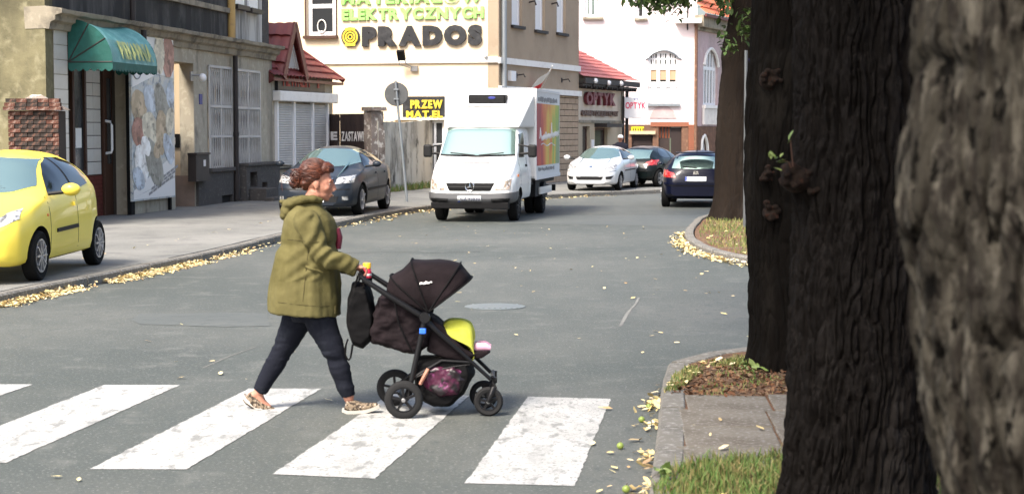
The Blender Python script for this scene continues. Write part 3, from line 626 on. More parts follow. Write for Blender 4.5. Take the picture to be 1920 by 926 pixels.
# fourth, on the island
Yt = 34.8; pr = [(-.2, .44), (.5, .42), (2.5, .39), (4.8, .33), (7, .28)]; c = 1382
t4 = tree(PD(c, 245, Yt).xy.to_3d()+Vector((0, 0, .09)), 'brown tree trunk standing in the grass island behind the dark blue car')
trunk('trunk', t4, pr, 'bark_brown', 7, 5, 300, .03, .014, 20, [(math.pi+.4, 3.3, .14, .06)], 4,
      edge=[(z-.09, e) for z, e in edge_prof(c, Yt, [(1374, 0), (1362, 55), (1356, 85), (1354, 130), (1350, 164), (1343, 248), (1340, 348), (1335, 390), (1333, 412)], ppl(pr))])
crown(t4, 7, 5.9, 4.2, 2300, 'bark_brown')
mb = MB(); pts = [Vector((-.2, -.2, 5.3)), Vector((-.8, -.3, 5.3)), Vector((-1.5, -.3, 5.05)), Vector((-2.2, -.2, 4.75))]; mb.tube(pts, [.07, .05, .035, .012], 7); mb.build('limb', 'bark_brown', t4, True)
lc = []
for (x0, x1, yb, n) in ((1168, 1200, 6, 18), (1195, 1240, 18, 34), (1205, 1300, 12, 80), (1222, 1262, 28, 26), (1255, 1290, 24, 20), (1300, 1345, 4, 22), (1325, 1362, 8, 22), (1345, 1368, 30, 16)):
    for _ in range(n): lc.append(PD(random.uniform(x0, x1), random.uniform(-30, yb), Yt-.3+random.uniform(-.5, .5))-t4.location)
for (x, y) in ((1393, 30), (1405, 45), (1398, 62), (1412, 70), (1425, 25), (1430, 50), (1365, 90), (1360, 70)):
    for _ in range(5): lc.append(PD(x+random.gauss(0, 5), y+random.gauss(0, 6), Yt-1.1)-t4.location)
leaf_mesh(lc, .075, 4, .07, 'foliage', 'leaf', t4)
# ================================================================ BUILDINGS
def slab_box(mb, r, y0, y1, mi=0): return mb.box(r[0], r[1], y0, y1, r[2], r[3], mi)
# ---- A: the shop block on the left
FA = Fac(-8.69, 32.5, .153, 1)
A = FA.thing('shop_building', 'grimy old plaster building with a bakery front, barred windows and a dark stained upper storey', 'building')
EA = FA.u(511); ZC = 4.12; G = .1
uA = lambda px, off=0.0: FA.u(px, off)
hS = (uA(128), uA(246), G, 3.95)                                    # the recessed bakery front
hP = (uA(327.5), uA(364), G, FA.z(345, 118))                         # passage
hW1 = FA.rect(391, 321, 431, 129); hW2 = FA.rect(441, 318, 484, 136)
mb = MB(); wall_holes(mb, uA(105), EA, G-.2, ZC, 0, .35, [hS, hP, hW1, hW2]); mb.build('wall', 'plaster_beige', A)
mb = MB(); mb.box(uA(300), uA(364)-.003, -.045, -.002, FA.z(345, 118), FA.z(345, 66)); mb.build('wall_panel', 'plaster_beige', A)
# gable wall toward the camera and back bulk
mb = MB(); mb.box(-.35, -.004, .0, 8.5, G-.2, 9.5); mb.build('gable_wall', 'plaster_olive', A)
mb = MB(); mb.box(uA(105), uA(440), .06, .4, ZC+.06, 9.5); mb.box(-.003, EA, 4, 8.4, G, 9.4); mb.box(uA(440)-.003, EA-.003, .4, 4, ZC, 9.4); mb.build('upper_wall', 'plaster_dark', A)
mb = MB(); mb.box(uA(440), uA(500), .1, .42, ZC+.06, 9.5); mb.build('upper_wall', 'plaster_stain', A)['label'] = 'pale streaky plaster of the upper storey'
mb = MB(); mb.box(uA(500), EA, .08, .42, ZC+.06, 9.5); mb.build('corner_strip', 'plinth', A)
for (a, b, yb) in ((443, 461, 8), (470, 486, 15)):
    r = FA.rect(a, yb, b, yb-70); mb = MB(); frame(mb, r[0], r[1], r[2], r[3], .1, .05, .1); wn = mb.build('window', 'pvc', A)
    mb = MB(); mb.box(r[0]+.1, r[1]-.1, .06, .098, r[2]+.1, r[3]-.1); mb.build('pane', 'curtain_white', wn)
    mb = MB(); mb.box(r[0]-.1, r[1]+.1, -.08, .1, r[2]-.12, r[2]-.005); mb.build('sill', 'iron_dark', wn)
# cornice: three profiled courses
mb = MB()
prof = [(.0, ZC-.32), (-.09, ZC-.32), (-.12, ZC-.2), (-.2, ZC-.16), (-.22, ZC-.06), (-.34, ZC-.03), (-.36, ZC+.05), (0, ZC+.1), (.4, ZC+.1), (.4, ZC-.32)]
rows = []
for k in range(41):
    u = -.36+(EA+.42)*k/40; rows.append([(u, y+random.uniform(-.012, .012), z+random.uniform(-.012, .012)) for y, z in prof])
mb.grid(rows, close=True); mb.f.append(tuple(range(len(prof)))); mb.m.append(0); mb.build('cornice', 'cornice', A, True, 30)
mb = MB(); mb.box(uA(105), uA(436), -.02, .06, FA.z(350, 8), FA.z(350, -2)); mb.build('string_course', 'cornice', A)
# downpipe and ochre pipe
mb = MB(); uu = uA(434); mb.tube([(uu, -.12, .16), (uu, -.12, ZC-.35)], .065, 12); mb.tube([(uu, -.12, 1.75), (uu, -.12, 1.85)], .078, 12); mb.tube([(uu, -.12, .16), (uu, -.12, .8)], .085, 12); mb.build('downpipe', 'iron_dark', A, True)
mb = MB(); mb.tube([(uA(435), -.02, ZC+.1), (uA(435), -.02, 9.4)], .1, 12); mb.build('soil_pipe', 'ochre_pipe', A, True)
mb = MB(); mb.tube([(uA(247), -.06, ZC+.1), (uA(247), -.06, 9.4)], .06, 10); mb.tube([(uA(247), -.3, ZC-.1), (uA(247), -.3, ZC-.5)], .06, 10); mb.build('downpipe', 'iron_dark', A, True)
# passage
pz = hP[3]; mb = MB(); d_ = 1.5; a, b = hP[0], hP[1]
mb.box(a-.1, b+.1, d_, d_+.1, G, pz); mb.box(b+.002, b+.1, .352, d_, G, pz); mb.box(a-.1, a-.002, .352, d_, G, pz); mb.build('passage_wall', 'plaster_tan', A)
mb = MB(); mb.box(b-.012, b-.002, .0, d_-.01, G, FA.z(345, 331)); mb.box(a, b-.02, d_-.02, d_-.004, G, 1.15); mb.build('passage_dado', 'plinth_pink', A)
q = FA.uv(339, 262, -.3); mb = MB(); mb.box(b-.05, b-.012, .35, .95, 1.5, 1.82); k_ = mb.build('meter_box', 'black', A); mb = MB(); mb.box(b-.056, b-.051, .45, .6, 1.57, 1.74); mb.build('label_plate', 'white_letter', k_)
# plinth with basement openings and steps
x0 = uA(366); bz = FA.z(410, 322)
mb = MB(); wall_holes(mb, x0, uA(440), G-.05, bz, -.07, -.003, [(uA(410), uA(430), G, G+.2)]); wall_holes(mb, uA(440)+.002, uA(504), G-.05, bz+.1, -.3, -.003, [(uA(447), uA(461), G+.35, bz-.05), (uA(470), uA(480), G-.05, G+.45)]); mb.build('plinth', 'plinth', A)
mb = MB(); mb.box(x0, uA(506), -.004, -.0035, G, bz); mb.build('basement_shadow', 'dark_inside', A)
mb = MB(); mb.box(uA(445), uA(467), -.75, -.302, G-.05, G+.33); mb.box(uA(441), uA(475), -1.0, -.751, G-.05, G+.1); mb.build('step', 'plinth', A, bevel=.02)
mb = MB(); mb.box(uA(388), uA(432), -.14, -.002, bz, bz+.1); mb.box(uA(440)+.003, uA(504), -.36, -.002, bz+.1, bz+.18); mb.build('sill', 'plinth', A, bevel=.02)
for r in (hW1, hW2):
    mb = MB(); frame(mb, r[0], r[1], r[2], r[3], .1, .16, .22); mb.box((r[0]+r[1])/2-.05, (r[0]+r[1])/2+.05, .165, .215, r[2]+.1, r[3]-.1); wn = mb.build('window', 'white_trim', A)
    mb = MB(); mb.box(r[0]+.1, r[1]-.1, .19, .2, r[2]+.1, r[3]-.1); mb.build('pane', 'glass_window', wn)
    mb = MB(); L = r[1]-r[0]; n = int(L/.135)
    for k in range(n+1):
        u = r[0]+L*k/n; mb.bar((u, -.03, r[2]), (u+.0, -.03, r[3]), .022, .022)
        if k < n:
            for j in range(4): zz = r[2]+(r[3]-r[2])*(j+.0)/4; mb.bar((u, -.03, zz), (u+L/n, -.03, zz+(r[3]-r[2])/4), .014, .014)
    for f in (0, .33, .62, 1): mb.bar((r[0], -.04, r[2]+(r[3]-r[2])*f), (r[1], -.04, r[2]+(r[3]-r[2])*f), .03, .06)
    for f in (0, .5, 1): mb.bar((r[0]+L*f, -.04, r[2]), (r[0]+L*f, -.04, r[3]), .07, .03)
    mb.build('window_grille', 'shutter', wn)
# letter box, lamp
r = FA.rect(368, 341, 392, 290, .2); mb = MB(); mb.box(r[0], r[1], -.2, -.002, r[2], r[3]); mb.box(r[0]-.03, r[1]+.03, -.23, -.002, r[3], r[3]+.05); mb.box(r[0]+.05, r[1]-.05, -.205, -.2, r[2]+.05, r[3]-.05)
lb = mb.build('letter_box', 'iron_dark', None, bevel=.01); lb.location = FA.o; lb.rotation_euler = (0, 0, FA.ang); tag(lb, 'dark metal utility box fixed to the wall left of the barred windows', 'utility box')
mb = MB(); mb.box(r[0]+(r[1]-r[0])*.55, r[0]+(r[1]-r[0])*.72, -.208, -.2055, r[2]+.35, r[3]-.12); mb.build('notice', 'white_letter', lb)
q = FA.uv(380, 146, .25); lt = FA.thing('wall_lamp', 'round white globe lamp on a bracket above the utility box', 'lamp')
mb = MB(); mb.ell((q[0], -.25, q[1]), (.09, .09, .1), 16, 10); mb.build('globe', 'pvc', lt, True); mb = MB(); mb.tube([(q[0]-.1, -.002, q[1]+.05), (q[0]-.05, -.15, q[1]+.06), (q[0], -.22, q[1]+.02)], .025, 8); mb.box(q[0]-.2, q[0], -.03, -.002, q[1]-.08, q[1]+.14); mb.build('bracket', 'grey_metal', lt)
q = FA.rect(373, 196, 378, 177); mb = MB(); mb.box(*q[:2], -.02, -.002, *q[2:]); o = mb.build('house_number_plate', 'blue_letter', A)
# bakery front: tiles, window, door
B = FA.thing('bakery_front', 'recessed bakery shopfront with white wall tiles, brown door and maroon tiled base', 'shopfront')
tile_me = {}
def tile(w_, h_, m, root, u, y, z, rot=0.0, tilt=0):
    k = (round(w_, 3), round(h_, 3), m)
    if k not in tile_me: b_ = MB(); b_.box(-w_/2, w_/2, -.012, 0, -h_/2, h_/2); tile_me[k] = b_.mesh('tile', m)
    o = link('tile', tile_me[k], root); o.location = (u, y-random.uniform(0, .003), z); o.rotation_euler = (random.uniform(-.01, .01), 0, rot+random.uniform(-.006, .006)); return o
def tile_field(root, u0, u1, z0, z1, y, tw, th, m, gap=.01, rot=0.0):
    nu = max(1, round((u1-u0)/tw)); nz = max(1, round((z1-z0)/th)); a, b = (u1-u0)/nu, (z1-z0)/nz
    for i in range(nu):
        for j in range(nz):
            du = (i+.5)*a; tile(a-gap, b-gap, m, root, u0+du*math.cos(rot), y+du*math.sin(rot), z0+(j+.5)*b, rot)
zt = FA.z(116, 30); zb = G+.02
# corner pier: camera-facing flank is tiled, as is its street face
tile_field(B, -.005, uA(128)-.01, 1.0, zt, -.004, .55, .285, 'tile_white', .014)
fz = lambda px, py: FA.z(px, py)
yb = .5                                                             # depth of the recess back wall
U_ = lambda px: FA.u(px, -yb)
mb = MB(); mb.box(uA(128), uA(246), yb+.0, yb+.12, G, 3.95); mb.box(uA(128)-.1, uA(128)-.002, .352, yb+.1, G, 3.95); mb.box(uA(246)+.002, uA(246)+.1, .352, yb+.1, G, 3.95); mb.box(uA(128), uA(246), .02, yb, 3.86, 3.94); mb.build('recess_wall', 'grout', B)
a, b = U_(131), U_(157); zw = FA.z(140, 372, -yb); mb = MB(); frame(mb, a, b, 1.0, 3.7, .09, yb-.07, yb-.005); wn = mb.build('shop_window', 'wood_brown', B)
mb = MB(); mb.box(a+.09, b-.09, yb-.03, yb-.02, 1.09, 3.61); mb.build('pane', 'glass_window', wn); mb = MB(); mb.box(b-.5, b-.2, yb-.036, yb-.031, 1.55, 1.95); mb.build('notice', 'print_white', wn)
tile_field(B, U_(159), U_(187), .98, 3.7, yb-.01, .42, .285, 'tile_white', .016)
a, b = U_(189), U_(206); mb = MB(); mb.box(a, b, yb-.08, yb-.005, G, 3.3); dr = mb.build('door', 'wood_brown', B, bevel=.01)
mb = MB(); mb.box(a+.14, b-.14, yb-.086, yb-.081, 1.2, 3.0); mb.build('pane', 'glass_window', dr)
hu = a+.06; mb = MB(); mb.tube([(hu, yb-.08, 1.42), (hu, yb-.2, 1.44), (hu, yb-.22, 1.5), (hu, yb-.22, 2.02), (hu, yb-.2, 2.08), (hu, yb-.08, 2.1)], .028, 8); mb.build('handle', 'pvc', dr, True)
def brick_field(root, name, m, u0, u1, z0, z1, y, bw, bh, th=.012, gap=.008):
    mb = MB(); j = 0; z = z0
    while z < z1-.01:
        u = u0-(bw/2 if j % 2 else 0)
        while u < u1-.01:
            a_, b_ = max(u, u0), min(u+bw-gap, u1)
            if b_-a_ > .02: mb.box(a_, b_, y-th-random.uniform(0, .002), y, z, min(z+bh-gap, z1))
            u += bw
        z += bh; j += 1
    return tag(mb.build(name, m, root), None, None, None, 'stuff')
brick_field(B, 'maroon_tiles', 'tile_maroon', U_(207), U_(219), G, 3.7, yb-.006, .26, .085)
tile_field(B, U_(220), U_(234), .98, 3.7, yb-.01, .42, .285, 'tile_white', .016)
brick_field(B, 'maroon_tiles', 'tile_maroon', U_(158), U_(188), G, .97, yb-.02, .26, .085); brick_field(B, 'maroon_tiles', 'tile_maroon', U_(220), U_(235), G, .97, yb-.04, .26, .085)
brick_field(B, 'maroon_tiles', 'tile_maroon', .0, uA(128), G, .98, -.002, .26, .085)
mb = MB(); mb.box(U_(207), U_(236), yb-.3, yb-.055, G-.05, G+.3); mb.build('step', 'tile_maroon', B, bevel=.01)
mb = MB(); mb.box(uA(238), uA(246), -.06, .02, G, 3.9); mb.build('post', 'black', B)
# awning: quarter-round canopy on ribs
aw = FA.thing('shop_awning', 'green fabric awning with scalloped edge and yellow lettering over the bakery door', 'awning')
pr_ = .9; u0 = FA.u(131, .05); u1 = FA.u(293, pr_); zb_ = FA.z(215, 117, pr_); zt_ = FA.z(131, 36, .05); hr = zt_-zb_
ribs = [(0, 0), (.0, 0)]; angs = [math.radians(q) for q in (0, 16, 33, 50, 67, 90)]
def awp(t, f): 
    sag = .05*math.sin(math.pi*f)*(.3+abs(math.sin(3*t))) ; r_ = 1-sag*math.sin(2*t)
    return (u0+(u1-u0)*f, -.04-pr_*math.cos(t)*r_, zb_+hr*math.sin(t)*(1-.10*math.sin(math.pi*f)*math.sin(t)))
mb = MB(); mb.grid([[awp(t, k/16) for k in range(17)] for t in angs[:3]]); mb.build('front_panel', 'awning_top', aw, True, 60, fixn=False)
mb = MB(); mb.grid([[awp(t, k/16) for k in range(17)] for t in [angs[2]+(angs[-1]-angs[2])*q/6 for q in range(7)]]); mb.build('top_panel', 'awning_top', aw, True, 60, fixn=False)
for f in (0, 1):
    mb = MB(); c_ = (u0+(u1-u0)*f, -.04, zb_)
    ring = [awp(angs[0]+(angs[-1])*q/10, f) for q in range(11)]
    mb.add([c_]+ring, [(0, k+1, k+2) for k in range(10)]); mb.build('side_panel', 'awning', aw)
    mb = MB()
    for t in (.0, math.radians(33), math.radians(62)): mb.tube([c_, awp(t, f)], .014, 6)
    mb.build('rib', 'iron_dark', aw)
mb = MB()
def scal(pts_):
    k = len(pts_); top = [p for p in pts_]; bot = [(p[0], p[1], p[2]-.13-.05*abs(math.sin(i*math.pi/4))) for i, p in enumerate(pts_)]; mb.grid([top, bot])
scal([awp(0, k/64) for k in range(65)]); scal([(u0, -.04-pr_*k/24, zb_) for k in range(25)]); scal([(u1, -.04-pr_*k/24, zb_) for k in range(25)])
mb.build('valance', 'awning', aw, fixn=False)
t0, t1_ = math.radians(4), math.radians(30); me, (a, b) = glyph('PIEKARNIA', .03, .0); co = [v.co.copy() for v in me.vertices]; zm = max(q.z for q in co); J = MB()
J.add([Vector(awp(t0+(t1_-t0)*q.z/zm, .2+.7*(q.x-a)/(b-a)))+Vector((0, -.03, .03)) for q in co], [tuple(p.vertices) for p in me.polygons]); J.build('lettering', 'faded_yellow', aw, fixn=False)
# bread poster board
pb = FA.thing('poster_board', 'tall advertising board printed with bread loaves, beside the bakery door', 'billboard')
of = .12; r = (FA.u(247, of), FA.u(327, of)+.0, FA.z(250, 378, of), FA.z(327, 66, of)); zl = FA.z(250, 378, of); zr = FA.z(327, 372, of)
mb = MB(); mb.box(r[0], r[1], -of, -of+.05, zl, r[3]); mb.build('panel', 'print_bg', pb)
mb = MB(); 
for u in (r[0]+.1, r[1]-.12): mb = MB(); mb.box(u-.04, u+.04, -of+.052, -.002, G, r[3]-.3); mb.build('support', 'black', pb)
wU, hU = r[1]-r[0], r[3]-zl; yy = -of-.004
def fx(a, b): return (r[0]+wU*a, zl+hU*b)
def patch2(pts_, m, dy=0, nm='print'): 
    b_ = MB(); b_.prism([fx(*p) for p in pts_], yy-dy-.002, yy-dy); return b_.build(nm, m, pb)
patch2([(0.02, .01), (.99, .01), (.99, .12), (.02, .01)][:3]+[(.02, .02)], 'print_white', 0)
patch2([(.02, .02), (.99, .13), (.99, .27), (.02, .06)], 'print_white', .001)
patch2([(.02, .66), (.6, .75), (.99, .73), (.99, .98), (.3, .98), (.02, .9)], 'print_white', 0)
bl = [((.16, .55), .16, .09, 'a'), ((.42, .6), .14, .075, 'd'), ((.7, .56), .18, .1, 'c'), ((.9, .63), .09, .07, 'd'), ((.14, .4), .13, .08, 'e'), ((.4, .42), .17, .09, 'b'), ((.68, .4), .13, .12, 'a'), ((.88, .47), .1, .07, 'b'), ((.2, .22), .15, .09, 'f'), ((.48, .22), .22, .1, 'c'), ((.84, .3), .13, .07, 'd'), ((.13, .13), .12, .06, 'd'), ((.86, .86), .13, .12, 'e'), ((.64, .87), .12, .11, 'b'), ((.3, .32), .1, .05, 'f'), ((.58, .3), .1, .05, 'a')]
for i, (c_, a_, b_, m_) in enumerate(bl): patch2(blobpoly(c_, a_*1.1, b_*1.1, 22, .07, random.uniform(-.5, .5)), 'print_'+m_, .002+.0005*i)
for i in range(3):
    for j in range(6):
        mb = MB(); a_ = .36+.1*j+.06*i; mb.prism([fx(a_, .055+.03*i+.017*j-.03+.0), fx(a_+.085, .069+.03*i+.017*j-.03), fx(a_+.085, .085+.03*i+.017*j-.03), fx(a_, .071+.03*i+.017*j-.03)], yy-.006, yy-.004); mb.build('print_line', 'print_grey', pb)
mb = MB(); mb.tube([Vector((*[fx(.12+.09*math.sin(t), .74+.06*math.cos(t))[0]], yy-.012, fx(0, .76+.05*math.cos(t))[1])) for t in [k*.39 for k in range(17)]], .012, 6); mb.build('print_loop', 'print_grey', pb)
# brick gate pier in front of the gable
pxl, pxr = 16, 111; Yp = 31.6; pl, prr = PD(pxl, 245, Yp), PD(pxr, 245, Yp); wp_ = prr.x-pl.x
bp = thing('brick_pier', 'crumbling dark brick gate pier with a sloped cap, against the olive wall', 'pier', (pl.x, Yp, .0))
zt2 = PD(60, 208, Yp).z; nb_ = 0; zc = G; row = 0
mb = MB(); mb.box(.02, wp_-.02, .02, .55, G-.1, zt2); mb.build('core', 'grout', bp)
bme = [MB().box(-.122, .122, -.03, .03, -.034, .034).mesh('brick', m_) for m_ in ('brick_dark', 'brick_dark', 'brick')]
while zc < zt2-.05:
    n_ = 4; bw = wp_/n_; off = bw/2 if row % 2 else 0
    for k in range(n_+1):
        a_ = max(0, k*bw-off); b_ = min(wp_, (k+1)*bw-off)
        if b_-a_ < .05: continue
        edge_ = a_ < .1 or b_ > wp_-.1
        o = link('brick', bme[2 if (edge_ and random.random() < .7) or random.random() < .12 else 0], bp); o.location = ((a_+b_)/2, .0+random.uniform(-.012, .01), zc+.04); o.scale = ((b_-a_-.012)/.244, 1, 1); o.rotation_euler = (0, random.uniform(-.015, .015), 0)
    zc += .08; row += 1
for j in range(3):
    e_ = .07-.02*j
    for k in range(5):
        a_ = -e_+(wp_+2*e_)*k/5; b_ = -e_+(wp_+2*e_)*(k+1)/5; o = link('brick', bme[random.choice((2, 0, 2))], bp); o.location = ((a_+b_)/2, -.05+.02*j, zt2+.04+.075*j); o.scale = ((b_-a_-.012)/.244, 2.2, 1)
mb = MB(); mb.add([(-.06, -.12, zt2+.02), (wp_+.06, -.12, zt2+.02), (wp_+.06, .6, zt2+.02), (-.06, .6, zt2+.02), (wp_*.42, .2, zt2+.3), (wp_*.6, .2, zt2+.3)], [(0, 1, 5, 4), (1, 2, 5), (2, 3, 4, 5), (3, 0, 4), (3, 2, 1, 0)]); mb.build('cap', 'pier', bp)
# ---- K: kiosk with the red tiled roof
FK = Fac(-6.62, 46.6, .27, 1)
K = FK.thing('kiosk', 'small shop kiosk with red tile roof, gabled dormer and closed white shutters', 'kiosk')
uk = FK.u; LK = uk(624); ze = FK.z(520, 146)
mb = MB(); mb.box(-.1, LK, 0, 4, G-.1, ze+.1); mb.build('wall', 'plaster_beige', K)
xs = [516, 548, 583, 611]
for i in range(3):
    a, b = uk(xs[i])+.03, uk(xs[i+1])-.03; z0_, z1_ = FK.z(516, 312), FK.z(516, 194); mb = MB(); n = 26
    for k in range(n): zz = z0_+(z1_-z0_)*k/n; h_ = (z1_-z0_)/n; mb.add([(a, -.03, zz), (b, -.03, zz), (b, -.045, zz+h_*.6), (a, -.045, zz+h_*.6), (b, -.03, zz+h_), (a, -.03, zz+h_)], [(0, 1, 2, 3), (3, 2, 4, 5)])
    mb.build('roller_shutter', 'shutter', K, fixn=False)
for x in xs: mb = MB(); u = uk(x); mb.box(u-.05, u+.05, -.09, -.002, z0_-.05, z1_+.05); mb.build('guide_rail', 'pvc', K)
mb = MB(); mb.box(uk(513), uk(613), -.08, -.002, z0_-.1, z0_-.052); mb.build('sill', 'iron_dark', K)
mb = MB(); mb.box(uk(513)-.1, uk(620), -.26, -.003, z1_+.06, z1_+.34); mb.build('shutter_box', 'white_trim', K, bevel=.03)
r = FK.rect(515, 182, 603, 153); mb = MB(); mb.box(r[0], r[1], -.1, -.003, z1_+.36, ze-.02); sb = mb.build('sign_board', 'dark_sign', K)
letters('HEWNEIH', sb, r[0]+.35, r[0]+2.3, z1_+.48, z1_+.82, -.105, 'red_dim', .02, .01, joined=True, name='lettering'); letters('i', sb, r[0]+2.9, r[0]+3.05, z1_+.48, z1_+.85, -.105, 'red_dim', .02, .01, joined=True, name='lettering')
# roof: tiled planes with rolls and steps
def tiled(mb, p00, p10, p01, p11, roll=.24, course=.36, amp=.045, step=.06):
    p00, p10, p01, p11 = map(Vector, (p00, p10, p01, p11)); U1 = max((p10-p00).length, (p11-p01).length); L = max((p01-p00).length, (p11-p10).length)
    nu = max(4, int(U1/roll*4)); nc = max(2, int(L/course)); n = (p10-p00).cross(p01-p00)
    if n.length < 1e-6: n = (p11-p01).cross(p01-p00)
    n.normalize(); n = -n if n.z < 0 else n; rows = []
    for c in range(nc):
        for e in (0, 1):
            t = (c+(e*.999))/nc; rows.append([p00.lerp(p10, i/nu).lerp(p01.lerp(p11, i/nu), t)+n*(amp*abs(math.sin(math.pi*i/4))+step*(1-e)) for i in range(nu+1)])
    return mb.grid(rows)
ov = .25; ph = math.tan(math.radians(41)); dp = 2.3; eL = -.25; eR = LK+.3
mb = MB(); z_r = ze+ph*dp; tiled(mb, (eL, -ov, ze), (eR, -ov, ze), (eL, -ov+dp, z_r), (eR-dp, -ov+dp, z_r)); mb.build('roof', 'roof_red', K, True, 50)
mb = MB(); tiled(mb, (eR, -ov, ze), (eR, -ov+2*dp, ze), (eR-dp, -ov+dp, z_r), (eR-dp, -ov+dp+.01, z_r)); mb.add([(eL, -ov, ze), (eL, -ov+dp, z_r), (eL, -ov+2*dp, ze)], [(0, 1, 2)]); mb.build('roof', 'roof_red', K, True, 50)
mb = MB(); mb.tube([(eR, -ov, ze+.04), (eR-dp, -ov+dp, z_r+.06)], .075, 8); mb.tube([(eR-dp, -ov+dp, z_r+.06), (eL, -ov+dp, z_r+.06)], .075, 8); mb.build('ridge_tiles', 'roof_red', K, True)
mb = MB(); mb.box(eL, eR, -ov+.01, -ov+.05, ze-.1, ze-.02); mb.box(eR-.05, eR-.01, -ov+.052, 3, ze-.1, ze-.02); mb.box(eL, eR, -ov+.06, .02, ze-.08, ze-.04); mb.build('fascia', 'red_trim', K)
mb = MB(); mb.add([(eL-.01, -ov, ze-.1), (eL-.01, -ov, ze), (eL-.01, .5, ze+ph*1.0), (eL-.01, .1, ze-.3)], [(0, 1, 2, 3)]); mb.add([(eL+.05, -ov, ze-.1), (eL+.05, -ov, ze), (eL+.05, .5, ze+ph*1.0), (eL+.05, .1, ze-.3)], [(3, 2, 1, 0)]); mb.build('verge_board', 'red_trim', K)
# dormer
yd = -.05; zd = ze+ph*(yd+ov)+.06; ua, ub = uk(524, -yd), uk(559, -yd); um = (ua+ub)/2; za = zd+1.18
mb = MB(); mb.prism([(ua, zd), (ub, zd), (um, za)], yd, yd+.1); dm = mb.build('dormer', 'white_trim', K)
mb = MB(); w2 = (ub-ua)/2
for sg in (-1, 1):
    e0 = um+sg*(w2+.16); zz0 = zd-.24; tiled(mb, (e0, yd-.2, zz0), (e0, yd+2.2, zz0+.5), (um, yd-.2, za+.12), (um, yd+2.2, za+.12), .3, .4)
mb.build('dormer_roof', 'roof_red', dm, True, 50)
mb = MB()
for sg in (-1, 1): mb.bar((um+sg*(w2+.17), yd-.22, zd-.25), (um, yd-.22, za+.1), .05, .2)
mb.build('barge_board', 'red_trim', dm)
mb = MB(); s_ = .72; zc_ = zd+.08; mb.prism([(um+(q-um)*s_, zc_+(z-zd)*s_) for q, z in ((ua, zd), (ub, zd), (um, za))], yd-.02, yd-.004); mb.build('pane', 'shutter', dm)
mb = MB(); mb.bar((ub-.02, yd-.03, zd+.03), (um+.02, yd-.03, za-.1), .03, .06); mb.bar((ua+.02, yd-.03, zd+.03), (um-.02, yd-.03, za-.1), .03, .06); mb.build('window_trim', 'pvc', dm)
# gate, pier, concrete wall
g0 = FK.pt(LK, .6, 0); g1 = P(690, 361, .11)
FG = Fac(g0.x, g0.y, g1.x-g0.x, g1.y-g0.y); Gt = FG.thing('yard_gate', 'dark brown sheet metal yard gate painted with white block letters', 'gate')
Lg = (g1.to_2d()-g0.to_2d()).length; zg = FG.z(650, 214)
for k in range(2):
    a, b = Lg*k/2+.02, Lg*(k+1)/2-.02; mb = MB(); n = 5
    for i in range(n): mb.box(a+(b-a)*i/n+.006, a+(b-a)*(i+1)/n-.006, -.03, .0, .2, zg)
    mb.box(a, b, .002, .04, .25, .35); mb.box(a, b, .002, .04, zg-.2, zg-.1); lf = mb.build('gate_leaf', 'gate_brown', Gt)
letters('E', Gt, FG.u(622), FG.u(634), FG.z(628, 263), FG.z(628, 247), -.036, 'white_letter', .05, .004); letters('ZASTAWIA', Gt, FG.u(642), FG.u(690), FG.z(660, 265), FG.z(660, 247), -.036, 'white_letter', .02, .004)
def rough_block(name, m, x0, x1, y0, y1, z0, z1, parent, res=.15, amp=.03, topj=.08, sd_=0):
    nx = max(2, int((x1-x0)/res)); nz = max(2, int((z1-z0)/res)); rows = []
    for j in range(nz+1):
        z = z0+(z1-z0)*j/nz; t = (x0+x1)/2; row_ = []
        ring = [(x0+(x1-x0)*i/nx, y0) for i in range(nx+1)]+[(x1-(x1-x0)*i/nx, y1) for i in range(nx+1)]
        for (x, y) in ring:
            f = float(fbm(np.array(x*3+sd_), np.array(y*3.), np.array(z*3.), 3))-.42; jz = (float(fbm(np.array(x*2.2+sd_), np.array(3.), np.array(0.), 2))-.4)*topj*2*(j/nz)**4
            row_.append((x+(amp*f*2 if x in (x0, x1) else 0), y+amp*f*2*(-1 if y == y0 else 1), z+jz))
        rows.append(row_)
    mb = MB(); mb.grid(rows, close=True); mb.f.append(tuple(range(len(mb.v)-len(rows[0]), len(mb.v)))); mb.m.append(0); return mb.build(name, m, parent, True, 35)
pp = thing('gate_pier', 'peeling gate pier of crumbled plaster and brick between gate and concrete wall', 'pier', g1, FG.ang)
Ypier = g1.y; wpx = (714-690)/3200*Ypier; zp = PD(702, 209, Ypier).z
rough_block('shaft', 'pier', .02, wpx, -.15, .3, -.2, zp-.1, pp, .09, .05, .1, 3); rough_block('coping', 'pier', -.03, wpx+.05, -.2, .35, zp-.1, zp+.02, pp, .09, .04, .05, 5)
w0 = g1+Vector((wpx*FG.d.x+.03, wpx*FG.d.y+.05, 0)); w1 = P(836, 347, .11)
FW = Fac(w0.x, w0.y, w1.x-w0.x, w1.y-w0.y); Lw = (w1.to_2d()-w0.to_2d()).length
W_ = FW.thing('concrete_wall', 'stained grey concrete yard wall streaked with damp behind the round sign', 'wall')
u = 0; i = 0
while u < Lw-.1:
    e = min(u+2.6, Lw); zt_w = FW.z(760, 226)+random.uniform(-.06, .06); rough_block('wall_panel', 'concrete', u-.01, e+.01, -.05, .12, G-.2, zt_w, W_, .3, .004, .1, i*5); 
    if 0: rough_block('wall_post', 'concrete', u-.11, u+.11, -.12, .16, G-.2, zt_w+.05, W_, .09, .03, .1, i*9)
    u = e; i += 1
